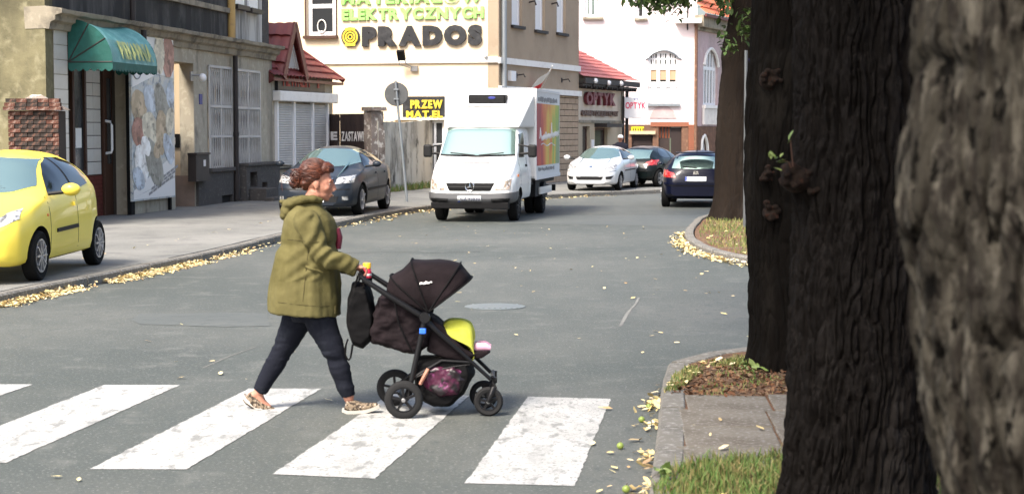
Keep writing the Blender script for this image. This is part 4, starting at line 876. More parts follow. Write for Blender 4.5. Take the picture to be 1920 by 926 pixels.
# ---- E: the electrical store
cE = (-.42, 54.0)
F1 = Fac(cE[0]-11*.97, cE[1]+11*.243, .97, -.243); F2 = Fac(cE[0], cE[1], .37, 1); L1 = 11.0
L2 = F2.u(1085)
E = F1.thing('store_building', 'large cream rendered store building with a wholesaler sign and taupe street side', 'building')
zb1 = F1.z(780, 119); zb2 = F1.z(780, 108)
hw = F1.rect(575, 69, 629, -60); hd = F1.rect(796, 345, 832, 226)
mb = MB(); wall_holes(mb, 0, L1-.35, -.1, 9.5, 0, .35, [hw, hd]); mb.build('wall', 'cream', E); 
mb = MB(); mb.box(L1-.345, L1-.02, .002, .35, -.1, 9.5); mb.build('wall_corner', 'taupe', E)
mb = MB(); mb.box(0, L1-.02, -.07, -.003, zb1, zb2); mb.build('string_course', 'white_trim', E)
def window(parent, r, y, fw=.1, mf='pvc', mg='glass_window', bars=(), vb=(), sill=None, sm='iron_dark', proud=.06, name='window'):
    mb = MB(); frame(mb, r[0], r[1], r[2], r[3], fw, y, y+.06)
    for f in bars: zz = r[2]+(r[3]-r[2])*f; mb.box(r[0]+fw, r[1]-fw, y+.003, y+.055, zz-fw/2, zz+fw/2)
    for f in vb: uu = r[0]+(r[1]-r[0])*f; mb.box(uu-fw/2, uu+fw/2, y+.005, y+.052, r[2]+fw, r[3]-fw)
    o = mb.build(name, mf, parent); mb = MB(); mb.box(r[0]+fw*.9, r[1]-fw*.9, y+.02, y+.03, r[2]+fw*.9, r[3]-fw*.9); mb.build('pane', mg, o)
    if sill: mb = MB(); mb.box(r[0]-.1, r[1]+.1, -sill, .1, r[2]-.1, r[2]-.004); mb.build('sill', sm, o)
    return o
wn = window(E, (hw[0]+.02, hw[1]-.02, hw[2]+.02, hw[3]-.02), .12, .13, bars=(.445,), sill=.16, sm='wood_brown')
mb = MB(); mb.box(hw[0]-.06, hw[0]-.002, -.02, .1, hw[2], hw[3]); mb.box(hw[1]+.002, hw[1]+.05, -.02, .1, hw[2], hw[3]); mb.build('reveal', 'wood_brown', wn)
q = F1.uv(603, 50, -.1); mb = MB(); mb.tube([(q[0]+.14*math.cos(t), .11, q[1]+.21*math.sin(t)) for t in [k*.314 for k in range(20)]], .02, 6, closed=True); mb.ell((q[0], .1, q[1]-.19), (.09, .03, .05), 8, 6); mb.build('window_ornament', 'white_trim', wn)
window(E, hd, .1, .08, vb=(.5,), bars=(.62,), name='door'); 
mb = MB(); mb.box(hd[0]-1.0, hd[1]+.4, -.12, -.003, hd[3]+.02, hd[3]+.1); mb.build('ledge', 'white_trim', E)
r = F1.rect(757, 222, 870, 181); mb = MB(); mb.box(r[0], r[1], -.1, -.004, r[2], r[3]); sg = mb.build('sign_board', 'char_letter', E)
letters('PRZEW', sg, F1.u(772), F1.u(832), F1.z(790, 204), F1.z(790, 188), -.12, 'yellow_letter', .05, .02, joined=True, name='lettering'); letters('MAT.EL', sg, F1.u(764), F1.u(832), F1.z(790, 221), F1.z(790, 208), -.12, 'yellow_letter', .05, .02, joined=True, name='lettering')
S = F1.thing('wall_sign', 'raised green and charcoal wholesaler lettering with yellow ring emblem on the cream wall', 'sign')
letters('MATERIAŁÓW', S, F1.u(642), F1.u(906), F1.z(780, 7), F1.z(780, -15), -.045, 'green_letter', .05, .03)
letters('ELEKTRYCZNYCH', S, F1.u(643), F1.u(908), F1.z(780, 37), F1.z(780, 15), -.045, 'green_letter', .055, .03)
letters('PRADOS', S, F1.u(681), F1.u(905), F1.z(780, 87), F1.z(780, 49), -.05, 'char_letter', .085, .04)
q = F1.uv(658, 70); mb = MB(); mb.lathe([(.31, -.06), (.31, -.002)], 28, (q[0], 0, q[1]), 'y'); em = mb.build('emblem', 'char_letter', S)
for (ro, ri) in ((.30, .245), (.2, .145), (.1, .06)): 
    mb = MB(); mb.lathe([(ro*.86, -.085), (ro*.86, -.062), (ri*.86, -.062), (ri*.86, -.085), (ro*.86, -.085)], 28, (q[0], 0, q[1]), 'y'); mb.f = mb.f[:-2]; mb.m = mb.m[:-2]; mb.build('emblem_ring', 'yellow_letter', em)
mb = MB(); mb.box(q[0]-.17, q[0]+.17, -.088, -.062, q[1]+.2, q[1]+.29); mb.box(q[0]-.17, q[0]+.17, -.088, -.062, q[1]-.29, q[1]-.2); mb.build('emblem_bar', 'yellow_letter', em)
fl = F1.thing('floodlight', 'black floodlight on a bracket below the charcoal lettering', 'floodlight'); q = F1.uv(752, 104, .4)
mb = MB(); mb.obox = None; R3 = Matrix.Rotation(.5, 3, 'X'); vs = [Vector((q[0], -.4, q[1]))+R3 @ Vector((x, y, z)) for x in (-.12, .12) for y in (-.06, .06) for z in (-.16, .16)]
mb.add(vs, [(0, 1, 3, 2), (4, 6, 7, 5), (0, 4, 5, 1), (2, 3, 7, 6), (0, 2, 6, 4), (1, 5, 7, 3)]); mb.build('housing', 'black', fl)
mb = MB(); mb.tube([(q[0]-.1, -.36, q[1]-.1), (q[0]-.08, -.3, q[1]-.3), (q[0]+.2, -.12, q[1]-.38)], .018, 6); mb.tube([(q[0]+.1, -.36, q[1]-.1), (q[0]+.12, -.3, q[1]-.24), (q[0]+.25, -.1, q[1]-.36)], .018, 6); mb.box(q[0]+.22, q[0]+.44, -.1, -.003, q[1]-.5, q[1]-.33); mb.build('bracket', 'grey_metal', fl)
mb = MB(); q = F1.uv(912, 105); mb.ell((q[0], -.12, q[1]), (.07, .07, .07), 10, 7); mb.tube([(q[0], -.1, q[1]), (q[0]+.08, -.14, q[1]+.3)], .008, 5); mb.tube([(q[0], -.12, q[1]), (q[0], -.02, q[1]-.12)], .02, 6); mb.build('wall_sensor', 'pvc', E)
# street side of the store (own local frame as one child mesh set, placed by its facade)
E2 = F2.thing('store_side', 'taupe street side of the cream store building with tall white windows and tiled base', 'facade')
hs = [F2.rect(x0, yb, x1, yb-150) for (x0, x1, yb) in ((959.5, 979, 47), (1003.5, 1022, 56), (1044, 1061, 61))]
zA, zB = F2.z(1000, 126), F2.z(1000, 115); zL = F2.z(1072, 176)
ho = F2.rect(1058, 345, 1066, 181)
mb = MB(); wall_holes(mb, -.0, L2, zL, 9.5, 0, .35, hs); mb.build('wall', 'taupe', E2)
mb = MB(); wall_holes(mb, .0, L2-.0, -.1, zL, .02, .35, []); mb.box(L2-.02, L2, .36, 7, -.1, 9.5); mb.build('wall', 'grout', E2)
brick_field(E2, 'facing_tiles', 'stonetile', .01, L2, .12, zL-.1, .018, .62, .21, .014, .025)
mb = MB(); mb.box(-.07, L2+.002, -.08, -.003, zA, zB); mb.box(-.05, L2+.003, -.12, -.004, zL-.08, zL+.1); mb.build('string_course', 'white_trim', E2)
mb = MB(); mb.tube([(.22, -.1, 0.1), (.22, -.1, 9.4)], .085, 12); mb.build('downpipe', 'galv', E2, True)
for r in hs: window(E2, r, .1, .12, mg='curtain_white', sill=.1, sm='iron_dark', vb=())
q = F2.uv(956, 143); mb = MB(); mb.box(q[0]-.22, q[0]+.22, -.14, -.003, q[1]-.16, q[1]+.16); mb.build('meter_box', 'pvc', E2, bevel=.01)
for px, py in ((968, 142), (1053, 151)):
    q = F2.uv(px, py); mb = MB(); mb.tube([(q[0], -.002, q[1]), (q[0], -.25, q[1]+.04), (q[0]+.02, -.3, q[1]-.06)], .022, 6); mb.box(q[0]-.06, q[0]+.06, -.02, -.0021, q[1]-.08, q[1]+.08); mb.build('hook', 'iron_dark', E2)
for px, py in ((992, 5), (1034, 8)):
    q = F2.uv(px, py); mb = MB(); mb.tube([(q[0], -.002, q[1]), (q[0], -.2, q[1]+.04), (q[0]+.02, -.24, q[1]-.1)], .03, 6); mb.build('hook', 'iron_dark', E2)
Ff = F2.thing('flag', 'red and white flag on a short pole above the delivery truck', 'flag'); q0 = F2.uv(1010, 165); tp_ = F2.uv(1036, 124, .9)
b0 = (q0[0]-.2, -.02, q0[1]-.3); tip = (tp_[0], -.9, tp_[1]); mb = MB(); mb.tube([b0, tip], .018, 6); mb.build('pole', 'white_trim', Ff)
cl = []
for (m_, t0, t1) in (('flag_white', .95, .62), ('flag_red', .62, .3)):
    mb = MB(); rows = []
    for i in range(9):
        s = i/8; row_ = []
        for j in range(5):
            t = t0+(t1-t0)*j/4; p = Vector(b0).lerp(Vector(tip), t); row_.append(p+Vector((-.12*s-.1*math.sin(s*5+t*4)*s, .5*s+.05*math.sin(s*7+t*3), -.5*s*(.5+.5*t))))
        rows.append(row_)
    mb.grid(rows); mb.build('cloth', m_, Ff, True, 80, fixn=False)
# ---- F: optician
F3 = Fac(*F2.pt(L2+.02, .25, 0).xy, .38, 1)
O = F3.thing('optician_shop', 'low beige optician shop with maroon lettering and a red tile roof', 'shop'); L3 = F3.u(1169); ze3 = F3.z(1130, 160)
d1 = F3.rect(1092, 331, 1106, 237); d2 = F3.rect(1115, 331, 1139, 240); zmid = F3.z(1125, 228)
mb = MB(); wall_holes(mb, 0, L3, zmid, ze3+.5, 0, .3, []); mb.build('wall', 'optic_wall', O)
mb = MB(); wall_holes(mb, 0, L3, -.1, zmid-.02, .0, .3, [d1, d2]); mb.box(L3-.3, L3-.01, .31, 6, -.1, ze3+.4); mb.build('lower_wall', 'optic_low', O)
mb = MB(); mb.box(-.0, L3+.03, -.05, -.003, zmid-.06, zmid+.04); mb.box(L3-.35, L3+.01, -.03, -.002, zmid+.05, ze3+.2); mb.build('trim', 'cornice', O)
for r, nm in ((d1, 'door'), (d2, 'shop_window')):
    window(O, r, .12, .1, mf='wood_brown', name=nm)
mb = MB(); mb.box(d2[0]-.05, d2[1]+.4, -.5, -.003, d2[3]+.02, d2[3]+.16); mb.build('door_canopy', 'iron_dark', O)
q = F3.rect(1108, 285, 1113, 262); mb = MB(); mb.box(q[0], q[1], -.03, -.003, q[2], q[3]); mb.build('notice', 'print_white', O)
LS = F3.thing('optician_lettering', 'maroon raised optician lettering on the beige wall', 'sign')
letters('OPTYK', LS, F3.u(1093), F3.u(1148), F3.z(1120, 198), F3.z(1120, 174), -.08, 'maroon_letter', .06, .06)
letters('GABINET OKULISTYCZNY', LS, F3.u(1088), F3.u(1156), F3.z(1120, 218), F3.z(1120, 208), -.05, 'brown_letter', .035, .03, joined=True, name='lettering')
e3 = F3.z(1130, 150); dp3 = 2.6; ov3 = .45; eR3 = L3+.6; zr3 = e3+dp3*.62
mb = MB(); tiled(mb, (-.0, -ov3, e3), (eR3, -ov3, e3), (-.0, -ov3+dp3, zr3), (eR3-dp3, -ov3+dp3, zr3), .3, .35, .03, .03); mb.build('roof', 'roof_pink', O, True, 50)
mb = MB(); tiled(mb, (eR3, -ov3, e3), (eR3, -ov3+2*dp3, e3), (eR3-dp3, -ov3+dp3, zr3), (eR3-dp3, -ov3+dp3+.01, zr3), .3, .35); mb.build('roof', 'roof_pink', O, True, 50)
mb = MB(); mb.box(0, eR3, -ov3-.05, -ov3+.03, e3-.22, e3-.02); mb.box(0, eR3-.1, -ov3+.04, .3, e3-.3, e3-.24); n = 22
for k in range(n): uu = eR3*k/n; mb.box(uu+.02, uu+.11, -ov3+.04, .0, e3-.34-.05*(k % 2), e3-.3)
mb.build('eaves', 'iron_dark', O)
mb = MB(); mb.box(.05, .75, .6, 1.3, zr3-.9, zr3+.35); mb.build('chimney', 'taupe', O)
for px, py in ((1116, 152), (1141, 156), (1164, 157)):
    q = F3.uv(px, py, .5); mb = MB(); mb.ell((q[0], -.5, q[1]), (.12, .1, .1), 10, 7); sp2 = mb.build('spotlight', 'pvc', O, True); mb = MB(); mb.tube([(q[0], -.5, q[1]), (q[0]-.05, -.4, q[1]-.22)], .03, 6); mb.build('spotlight_arm', 'iron_dark', sp2)
mb = MB(); mb.tube([(L3+.12, -.1, .1), (L3+.12, -.1, e3-.2)], .07, 8); mb.build('downpipe', 'iron_dark', O, True)
Yq = F3.pt(L3, 0, 0).y-.6; a_, b_ = PD(1170.5, 222, Yq), PD(1215, 183, Yq)
SG = thing('hanging_sign', 'white box sign with pink optician letters on a black pole', 'sign', (a_.x, Yq, 0)); ws = b_.x-a_.x
mb = MB(); mb.box(0, ws, -.09, .09, a_.z, b_.z); mb.build('sign_box', 'pvc', SG, bevel=.02)
letters('OPTYK', SG, .04, ws-.1, a_.z+.37, a_.z+.62, -.095, 'red_letter', .025, .006); letters('vv', SG, ws*.38, ws*.6, b_.z-.1, b_.z-.02, -.095, 'blue_letter', .03, .004, joined=True, name='emblem')
mb = MB(); mb.tube([(-.04, 0, .1), (-.04, 0, b_.z+.05)], .045, 10); mb.build('pole', 'iron_dark', SG, True)
def absorb(e_, b_):
    Mx = lambda o: Matrix.Translation(o.location) @ Matrix.Rotation(o.rotation_euler.z, 4, 'Z')
    T = Mx(b_).inverted() @ Mx(e_)
    for ch in list(e_.children): m_ = T @ ch.matrix_basis; ch.parent = b_; ch.matrix_basis = m_
    bpy.data.objects.remove(e_)
absorb(E2, E)
# ---- G: pink and white building at the end
YG = 73.0; gl = PD(1060, 245, YG); gc = PD(1306, 245, YG)
F4 = Fac(gl.x, YG, 1, 0); L4 = gc.x-gl.x; F5 = Fac(gc.x, YG, .42, 1)
H = F4.thing('town_house', 'pale pink town house with arched white window, brown base and orange tile roof', 'building')
z4 = F4.z(1250, 234)
ha = F4.rect(1215, 194, 1272, 96); hb = F4.rect(1097, 33, 1127, -90); hc = F4.rect(1194, 35, 1210, -70)
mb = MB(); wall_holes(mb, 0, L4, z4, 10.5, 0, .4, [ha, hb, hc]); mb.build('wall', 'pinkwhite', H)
hg = F4.rect(1184, 340, 1224, 252); hh = F4.rect(1234, 340, 1278, 238)
mb = MB(); wall_holes(mb, 0, L4-.35, -.1, z4-.01, -.06, .4, [hg, hh]); mb.build('base_wall', 'brownbase', H)
brick_field(H, 'corner_bricks', 'redbrick', L4-.345, L4+.03, .0, z4, -.06, .26, .09, .03, .012); mb = MB(); mb.box(L4-.345, L4, -.055, .4, -.1, z4-.01); mb.box(hh[0]-.35, hh[1]+.3, -.1, -.062, hh[3]+.01, hh[3]+.2); mb.build('brick_trim', 'redbrick', H)
mb = MB(); mb.box(hg[0], hg[1], .1, .16, -.1, hg[3])
for k in range(7): zz = hg[3]*k/7; mb.box(hg[0]+.03, hg[1]-.03, .08, .099, zz+.03, zz+hg[3]/7-.03)
mb.build('garage_door', 'gate_brown', H); mb = MB(); mb.box(hg[0]-.1, hg[1]+.1, -.16, -.062, hg[3]+.0, hg[3]+.14); mb.build('lintel', 'plaster_tan', H)
um = hh[0]+(hh[1]-hh[0])*.52
mb = MB(); mb.box(hh[0], um-.03, .05, .1, -.1, F4.z(1250, 259)); mb.box(um+.03, hh[1], .05, .1, -.1, hh[3]-.05); mb.build('gate', 'gate_brown', H, bevel=.01)
mb = MB(); mb.box(hh[0], um-.03, .14, .18, F4.z(1250, 259), hh[3]); mb.build('gate_backing', 'roof_orange', H)
mb = MB()
for k in range(5): uu = hh[0]+(um-hh[0])*k/4; mb.box(uu-.03, uu+.03, .04, .08, F4.z(1250, 259), hh[3])
mb.build('gate_bars', 'iron_dark', H)
r = F4.rect(1183, 250.5, 1207, 238); po = F4.thing('yellow_poster', 'bright yellow banner with dark vertical strokes above the brown garage door', 'banner'); mb = MB(); mb.box(r[0], r[1], -.12, -.1, r[2], r[3]); mb.build('panel', 'yellow_poster', po)
mb = MB()
for k in range(5): uu = r[0]+(r[1]-r[0])*(.12+.19*k); mb.box(uu, uu+.05, -.125, -.1201, r[2]+.05, r[3]-.06)
mb.build('print', 'iron_dark', po)
# arched window
mb = MB(); wN = ha[1]-ha[0]; zs = [ha[2], F4.z(1240, 156), F4.z(1240, 131), F4.z(1240, 122), ha[3]]
colw = .9/3; cols = [(ha[0]+wN*a, ha[0]+wN*b) for a, b in ((.09, .29), (.40, .61), (.72, .93))]
holes = []
for a, b in cols: holes += [(a, b, zs[1]+.05, zs[2]-.0), (a, b, ha[2]+.3, zs[1]-.1), (a, b, F4.z(1240, 121), F4.z(1240, 112)), (a, b, F4.z(1240, 109.5), F4.z(1240, 101))]
wall_holes(mb, ha[0], ha[1], ha[2], ha[3], .1, .2, holes); wn = mb.build('window', 'pvc', H)
mb = MB(); mb.box(ha[0]+.01, ha[1]-.01, .201, .21, ha[2]+.01, ha[3]-.01); mb.build('pane', 'glass_window', wn)
mb = MB()
for a, b in cols: mb.box(a+.01, b-.01, .14, .19, zs[1]+.14, zs[2]-.01)
mb.build('blind', 'tan_panel', wn); mb = MB()
for a, b in cols:
    for f in (.33, .66): uu = a+(b-a)*f; mb.box(uu-.03, uu+.03, .11, .18, F4.z(1240, 121), F4.z(1240, 101))
    for f in (.2, .5, .8): uu = a+(b-a)*f; mb.box(uu-.04, uu+.04, .04, .09, ha[2]+.15, zs[1]-.1)
mb.box(ha[0]+.02, ha[1]-.02, .05, .09, zs[1]-.16, zs[1]-.05); mb.box(ha[0]+.02, ha[1]-.02, .05, .09, ha[2]+.1, ha[2]+.16); tag(mb.build('balusters', 'pvc', wn), None, None, None, 'stuff');
mb = MB(); mb.box(ha[0]-.08, ha[1]+.08, -.14, .05, ha[2]-.12, ha[2]-.005); mb.build('sill', 'galv', wn)
arc = [(ha[0]+wN*k/12, ha[3]-.32+.32*math.sin(math.pi*k/12)**.7) for k in range(13)]
for sd2 in (0, 1):
    pts_ = arc[:7] if not sd2 else arc[6:]; mb = MB(); mb.prism(pts_+([(pts_[-1][0], ha[3]+.03), (ha[0]-.01, ha[3]+.03)] if not sd2 else [(ha[1]+.01, ha[3]+.03), (pts_[0][0], ha[3]+.03)]), -.002, .09); mb.build('arch_spandrel', 'pinkwhite', wn)
mb = MB(); mb.tube([(a, -.02, b+.03) for a, b in [(ha[0]-.12, arc[0][1]-.05)]+arc+[(ha[1]+.12, arc[-1][1]-.05)]], .05, 6); mb.build('arch_trim', 'galv', wn)
mb = MB(); mb.prism([(ha[0]+.05, F4.z(1240, 222))]+[(ha[0]+.05+(wN-.1)*k/10, F4.z(1240, 222)+.55*math.sin(math.pi*k/10)**.6) for k in range(1, 10)]+[(ha[1]-.05, F4.z(1240, 222))], -.03, -.002); mb.build('blind_arch', 'pink', H)
window(H, hb, .12, .12, vb=(.35, .68), sill=.16, sm='cornice', mg='glass_sky'); window(H, hc, .12, .1, sill=.14, sm='cornice')
mb = MB(); mb.box(L4-.95, L4+.14, -.45, -.003, F4.z(1290, 45), F4.z(1290, 36)); mb.build('cornice_block', 'white_trim', H, bevel=.02)
mb = MB(); mb.tube([(L4-.05, -.1, .1), (L4-.05, -.1, F4.z(1290, 46))], .07, 10); mb.build('downpipe', 'brownbase', H, True)
mb = MB(); mb.tube([(L4-.42, -.06, F4.z(1290, 57)), (L4-.42, -.06, 9.5)], .03, 6); mb.build('cable', 'iron_dark', H)
# its street side
H2 = F5.thing('town_house_side', 'mauve street side of the pale town house with an arched barred window', 'facade')
L5 = 9.0; z5 = F5.z(1330, 237); hv = F5.rect(1318, 197, 1346, 94); hx = F5.rect(1312, 285, 1326, 254)
ztop = F5.z(1312, 52)
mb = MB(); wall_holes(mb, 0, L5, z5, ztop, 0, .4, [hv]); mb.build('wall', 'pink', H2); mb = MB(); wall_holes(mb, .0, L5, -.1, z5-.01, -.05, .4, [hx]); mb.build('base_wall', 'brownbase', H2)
mb = MB(); mb.box(-.12, L5, -.32, .1, ztop+.0, ztop+.5); mb.box(-.1, L5, -.12, .05, ztop-.14, ztop-.003); mb.build('cornice', 'cornice', H2, bevel=.03)
for r, nv in ((hv, 4), (hx, 2)):
    mb = MB(); n_ = nv; frame(mb, r[0], r[1], r[2], r[3], .1, .1, .16)
    for k in range(1, n_+1): uu = r[0]+(r[1]-r[0])*k/(n_+1); mb.box(uu-.08, uu+.08, .09, .15, r[2]+.1, r[3]-.1)
    mb.box(r[0]+.1, r[1]-.1, .095, .155, r[2]+(r[3]-r[2])*.62, r[2]+(r[3]-r[2])*.68); wn = mb.build('window', 'pvc', H2)
    mb = MB(); mb.box(r[0]+.02, r[1]-.02, .17, .18, r[2]+.02, r[3]-.02); mb.build('pane', 'glass_window', wn)
    wv = r[1]-r[0]; ar = [(r[0]+wv*k/12, r[3]-.75+.75*math.sin(math.pi*k/12)**.6) for k in range(13)]
    for sd2 in (0, 1):
        pts_ = ar[:7] if not sd2 else ar[6:]; mb = MB(); mb.prism(pts_+([(pts_[-1][0], r[3]+.03), (r[0]-.01, r[3]+.03)] if not sd2 else [(r[1]+.01, r[3]+.03), (pts_[0][0], r[3]+.03)]), -.012, .088); mb.build('arch_spandrel', 'pink' if nv == 4 else 'brownbase', wn)
    mb = MB(); mb.tube([(a, -.03, b) for a, b in ar], .07, 6); mb.build('arch_trim', 'white_trim', wn)
r = hv; mb = MB(); mb.box(r[0]-.15, r[1]+.15, -.16, .05, r[2]-.14, r[2]-.004); zb5 = F5.z(1330, 234)
n_ = 12
for k in range(n_): uu = r[0]-.1+(r[1]-r[0]+.2)*k/(n_-1); mb.box(uu-.05, uu+.05, -.12, -.02, zb5, r[2]-.15)
mb.build('balustrade', 'white_trim', H2)
mb = MB(); tiled(mb, (-.3, -.45, ztop+.52), (L5, -.45, ztop+.52), (1.2, 2.5, ztop+3.4), (L5, 2.5, ztop+3.4), .35, .4, .05, .06); mb.build('roof', 'roof_orange', H2, True, 50)
mb = MB(); mb.box(-.3, L5, -.5, -.42, ztop+.42, ztop+.54); mb.build('gutter', 'red_trim', H2)
absorb(H2, H)
# street sign pole behind the third tree
pos = PD(1397.5, 245, 32.0); ps = thing('crossing_sign', 'thin grey pole with a small blue sign, half hidden between the dark trunks', 'sign', (pos.x, 32.0, .09))
mb = MB(); mb.tube([(0, 0, 0), (.0, 0, 3.3)], .03, 8); mb.build('pole', 'galv_dark', ps, True); a_ = PD(1404, 160, 31.9).z-.09; mb = MB(); mb.box(.05, .6, -.05, -.03, a_, a_+.5); mb.build('panel', 'blue_letter', ps); mb = MB(); mb.prism([(.13, a_+.06), (.52, a_+.06), (.325, a_+.44)], -.056, -.051); mb.build('pictogram', 'flag_white', ps)
# round sign seen from behind
q = P(763, 378, .113); sgn = thing('road_sign', 'round road sign seen from its grey back on a leaning galvanised post', 'sign', q)
tp = PD(741.5, 152, q.y)-q; mb = MB(); mb.tube([(0, 0, 0), tp], .032, 10); mb.build('post', 'galv', sgn, True)
cc = PD(743, 177, q.y)-q; mb = MB(); mb.lathe([(.29, .0), (.3, .012), (.3, .03), (.285, .035), (.0, .035)], 36, (cc.x, .036, cc.z), 'y'); dsk = mb.build('disc', 'sign_back', sgn, True, 30)
mb = MB(); 
for dz in (-.12, .12): mb.box(cc.x-.06, cc.x+.06, -.045, .035, cc.z+dz-.02, cc.z+dz+.02)
mb.build('clamp', 'galv', sgn)
# ================================================================ VEHICLES
def prof_fn(pts, L, sig=.035, n=400):
    x = np.linspace(0, L, n); px, py = zip(*pts); y = np.interp(x, px, py); k = max(1, int(sig/L*n*3)); ker = np.exp(-.5*(np.arange(-k, k+1)/(k/3))**2); ker /= ker.sum()
    ys = np.convolve(np.pad(y, k, 'edge'), ker, 'valid'); return lambda s: np.interp(s, x, ys)
class Car:
    """lofted closed body; local +x forward, +y the car's left, z up from the ground; s runs from the front bumper back"""
    def __init__(s, root, L, W, top, belt, bot, plan, wt, paint, axles, R, n=2.8, N=84, sig=.035, name='body', arch=True, wtw=.2):
        s.root, s.L = root, L; ft, fb, fo, fw = (prof_fn(q, L, sg) for q, sg in ((top, sig), (belt, .08), (bot, .06), (plan, .03))); fr = prof_fn(wt, L, .08) if isinstance(wt, (list, tuple)) else (lambda q: wt+0*q)
        ss = np.concatenate([np.linspace(0, .12*L, 18), np.linspace(.12*L, .9*L, N)[1:-1], np.linspace(.9*L, L, 16)]); rows = []
        for q in ss:
            t, w_, o = float(ft(q)), float(fw(q)), float(fo(q)); b = min(float(fb(q)), t-.02); wr = min(float(fr(q)), w_*.93); h = b-o
            half = [(0, o), (.5*w_, o), (.86*w_, o+.005), (.955*w_, o+.04), (.985*w_, o+.16*h), (.995*w_, o+.35*h), (w_, o+.55*h), (.99*w_, o+.78*h), (.965*w_, o+.94*h)]
            for k in range(0, 13):
                a = math.pi/2*k/12; c_, s_ = math.cos(a)**(2/n), math.sin(a)**(2/n); ww = .945*w_*(1-s_)+wr*s_ if t-b > .12 else .945*w_
                f_ = min(1, max(0, (t-b-.04)/.25)); ww = .945*w_*(1-f_*s_)+wr*s_*f_
                half.append((ww*c_, b+(t-b)*s_))
            ring = [(s.L/2-q, y, z) for y, z in half]+[(s.L/2-q, -y, z) for y, z in half[-2:0:-1]]; rows.append(ring)
        mb = MB(); mb.grid(rows, close=True); k = len(rows[0])
        for r_, rev in ((0, False), (len(rows)-1, True)):
            idx = [r_*k+j for j in range(k)]; mid = len(mb.v); c0 = np.mean([mb.v[i] for i in idx], 0); mb.v.append(tuple(c0))
            mb.f += [(idx[j], idx[(j+1) % k], mid) if not rev else (idx[(j+1) % k], idx[j], mid) for j in range(k)]; mb.m += [0]*k
        o = mb.build(name, [paint, 'plastic'], None)
        if arch:
            cut = MB()
            for ax in axles:
                for sg in (-1, 1): cut.lathe([(R+.055, sg*(W/2-.27)), (R+.055, sg*(W/2+.2))], 36, (s.L/2-ax, 0, R), 'y')
            co = cut.build('cut', ['plastic', 'plastic']); m_ = o.modifiers.new('b', 'BOOLEAN'); m_.object = co; m_.operation = 'DIFFERENCE'; m_.solver = 'EXACT'; m_.material_mode = 'TRANSFER'
            me = evaluated(o); bpy.data.objects.remove(co)
        else: me = o.data.copy(); bpy.data.objects.remove(o)
        me.polygons.foreach_set('use_smooth', [True]*len(me.polygons)); me.set_sharp_from_angle(angle=math.radians(38)); me.name = name
        s.body = link(name, me, root); b = bmesh.new(); b.from_mesh(me); s.bvh = BVHTree.FromBMesh(b); b.free()
    def hit(s, view, a, b):
        if view == 'F': o, d = Vector((9, a, b)), Vector((-1, 0, 0))
        elif view == 'B': o, d = Vector((-9, a, b)), Vector((1, 0, 0))
        elif view == 'L': o, d = Vector((s.L/2-a, 9, b)), Vector((0, -1, 0))
        elif view == 'R': o, d = Vector((s.L/2-a, -9, b)), Vector((0, 1, 0))
        else: o, d = Vector((s.L/2-a, b, 9)), Vector((0, 0, -1))
        p, n_, i, dist = s.bvh.ray_cast(o, d)
        if p is None: p, n_, i, dist = s.bvh.find_nearest(o+d*(9-s.L/2 if view in 'FB' else 8.2))
        if n_.dot(d) > 0: n_ = -n_
        return p, n_
    def patch(s, name, view, bot, top, m, off=.007, nu=20, nv=10, parent=None, skirt=.012):
        def rs(ch, n):
            ch = [Vector(q) for q in ch]; ls = [0]
            for a, b in zip(ch, ch[1:]): ls.append(ls[-1]+(b-a).length)
            out = []
            for i in range(n+1):
                t = ls[-1]*i/n; j = 0
                while j < len(ls)-2 and ls[j+1] < t: j += 1
                out.append(ch[j].lerp(ch[j+1], (t-ls[j])/max(1e-9, ls[j+1]-ls[j])))
            return out
        B, T = rs(bot, nu), rs(top, nu); rows, low = [], []
        for j in range(nv+1):
            r_, l_ = [], []
            for i in range(nu+1):
                q = B[i].lerp(T[i], j/nv); p, n_ = s.hit(view, q.x, q.y); r_.append(p+n_*off); l_.append(p-n_*skirt)
            rows.append(r_); low.append(l_)
        mb = MB(); mb.grid(rows); ring = lambda g: g[0][:-1]+[r[-1] for r in g[:-1]]+g[-1][:0:-1]+[r[0] for r in g[:0:-1]]
        mb.grid([ring(low), ring(rows)], close=True)
        o = mb.build(name, m, parent or s.root, True, 50, fixn=False)
        pl = o.data.polygons[0]; p, n_ = s.hit(view, *B[0].lerp(T[min(1, nu)], .5/nv))
        if pl.normal.dot(n_) < 0: o.data.flip_normals()
        return o
    def both(s, name, bot, top, m, **k): return [s.patch(name, v, bot, top, m, **k) for v in 'LR']
    def pair(s, name, view, bot, top, m, **k): return [s.patch(name, view, [(g*a, b) for a, b in bot], [(g*a, b) for a, b in top], m, **k) for g in (1, -1)]
    def seam(s, a, z0, z1, b=None): b = a if b is None else b; s.both('door_seam', [(a-.005, z0), (a+.005, z0)], [(b-.005, z1), (b+.005, z1)], 'plastic', off=.002, nu=1, nv=10, skirt=.004)
WH = {}
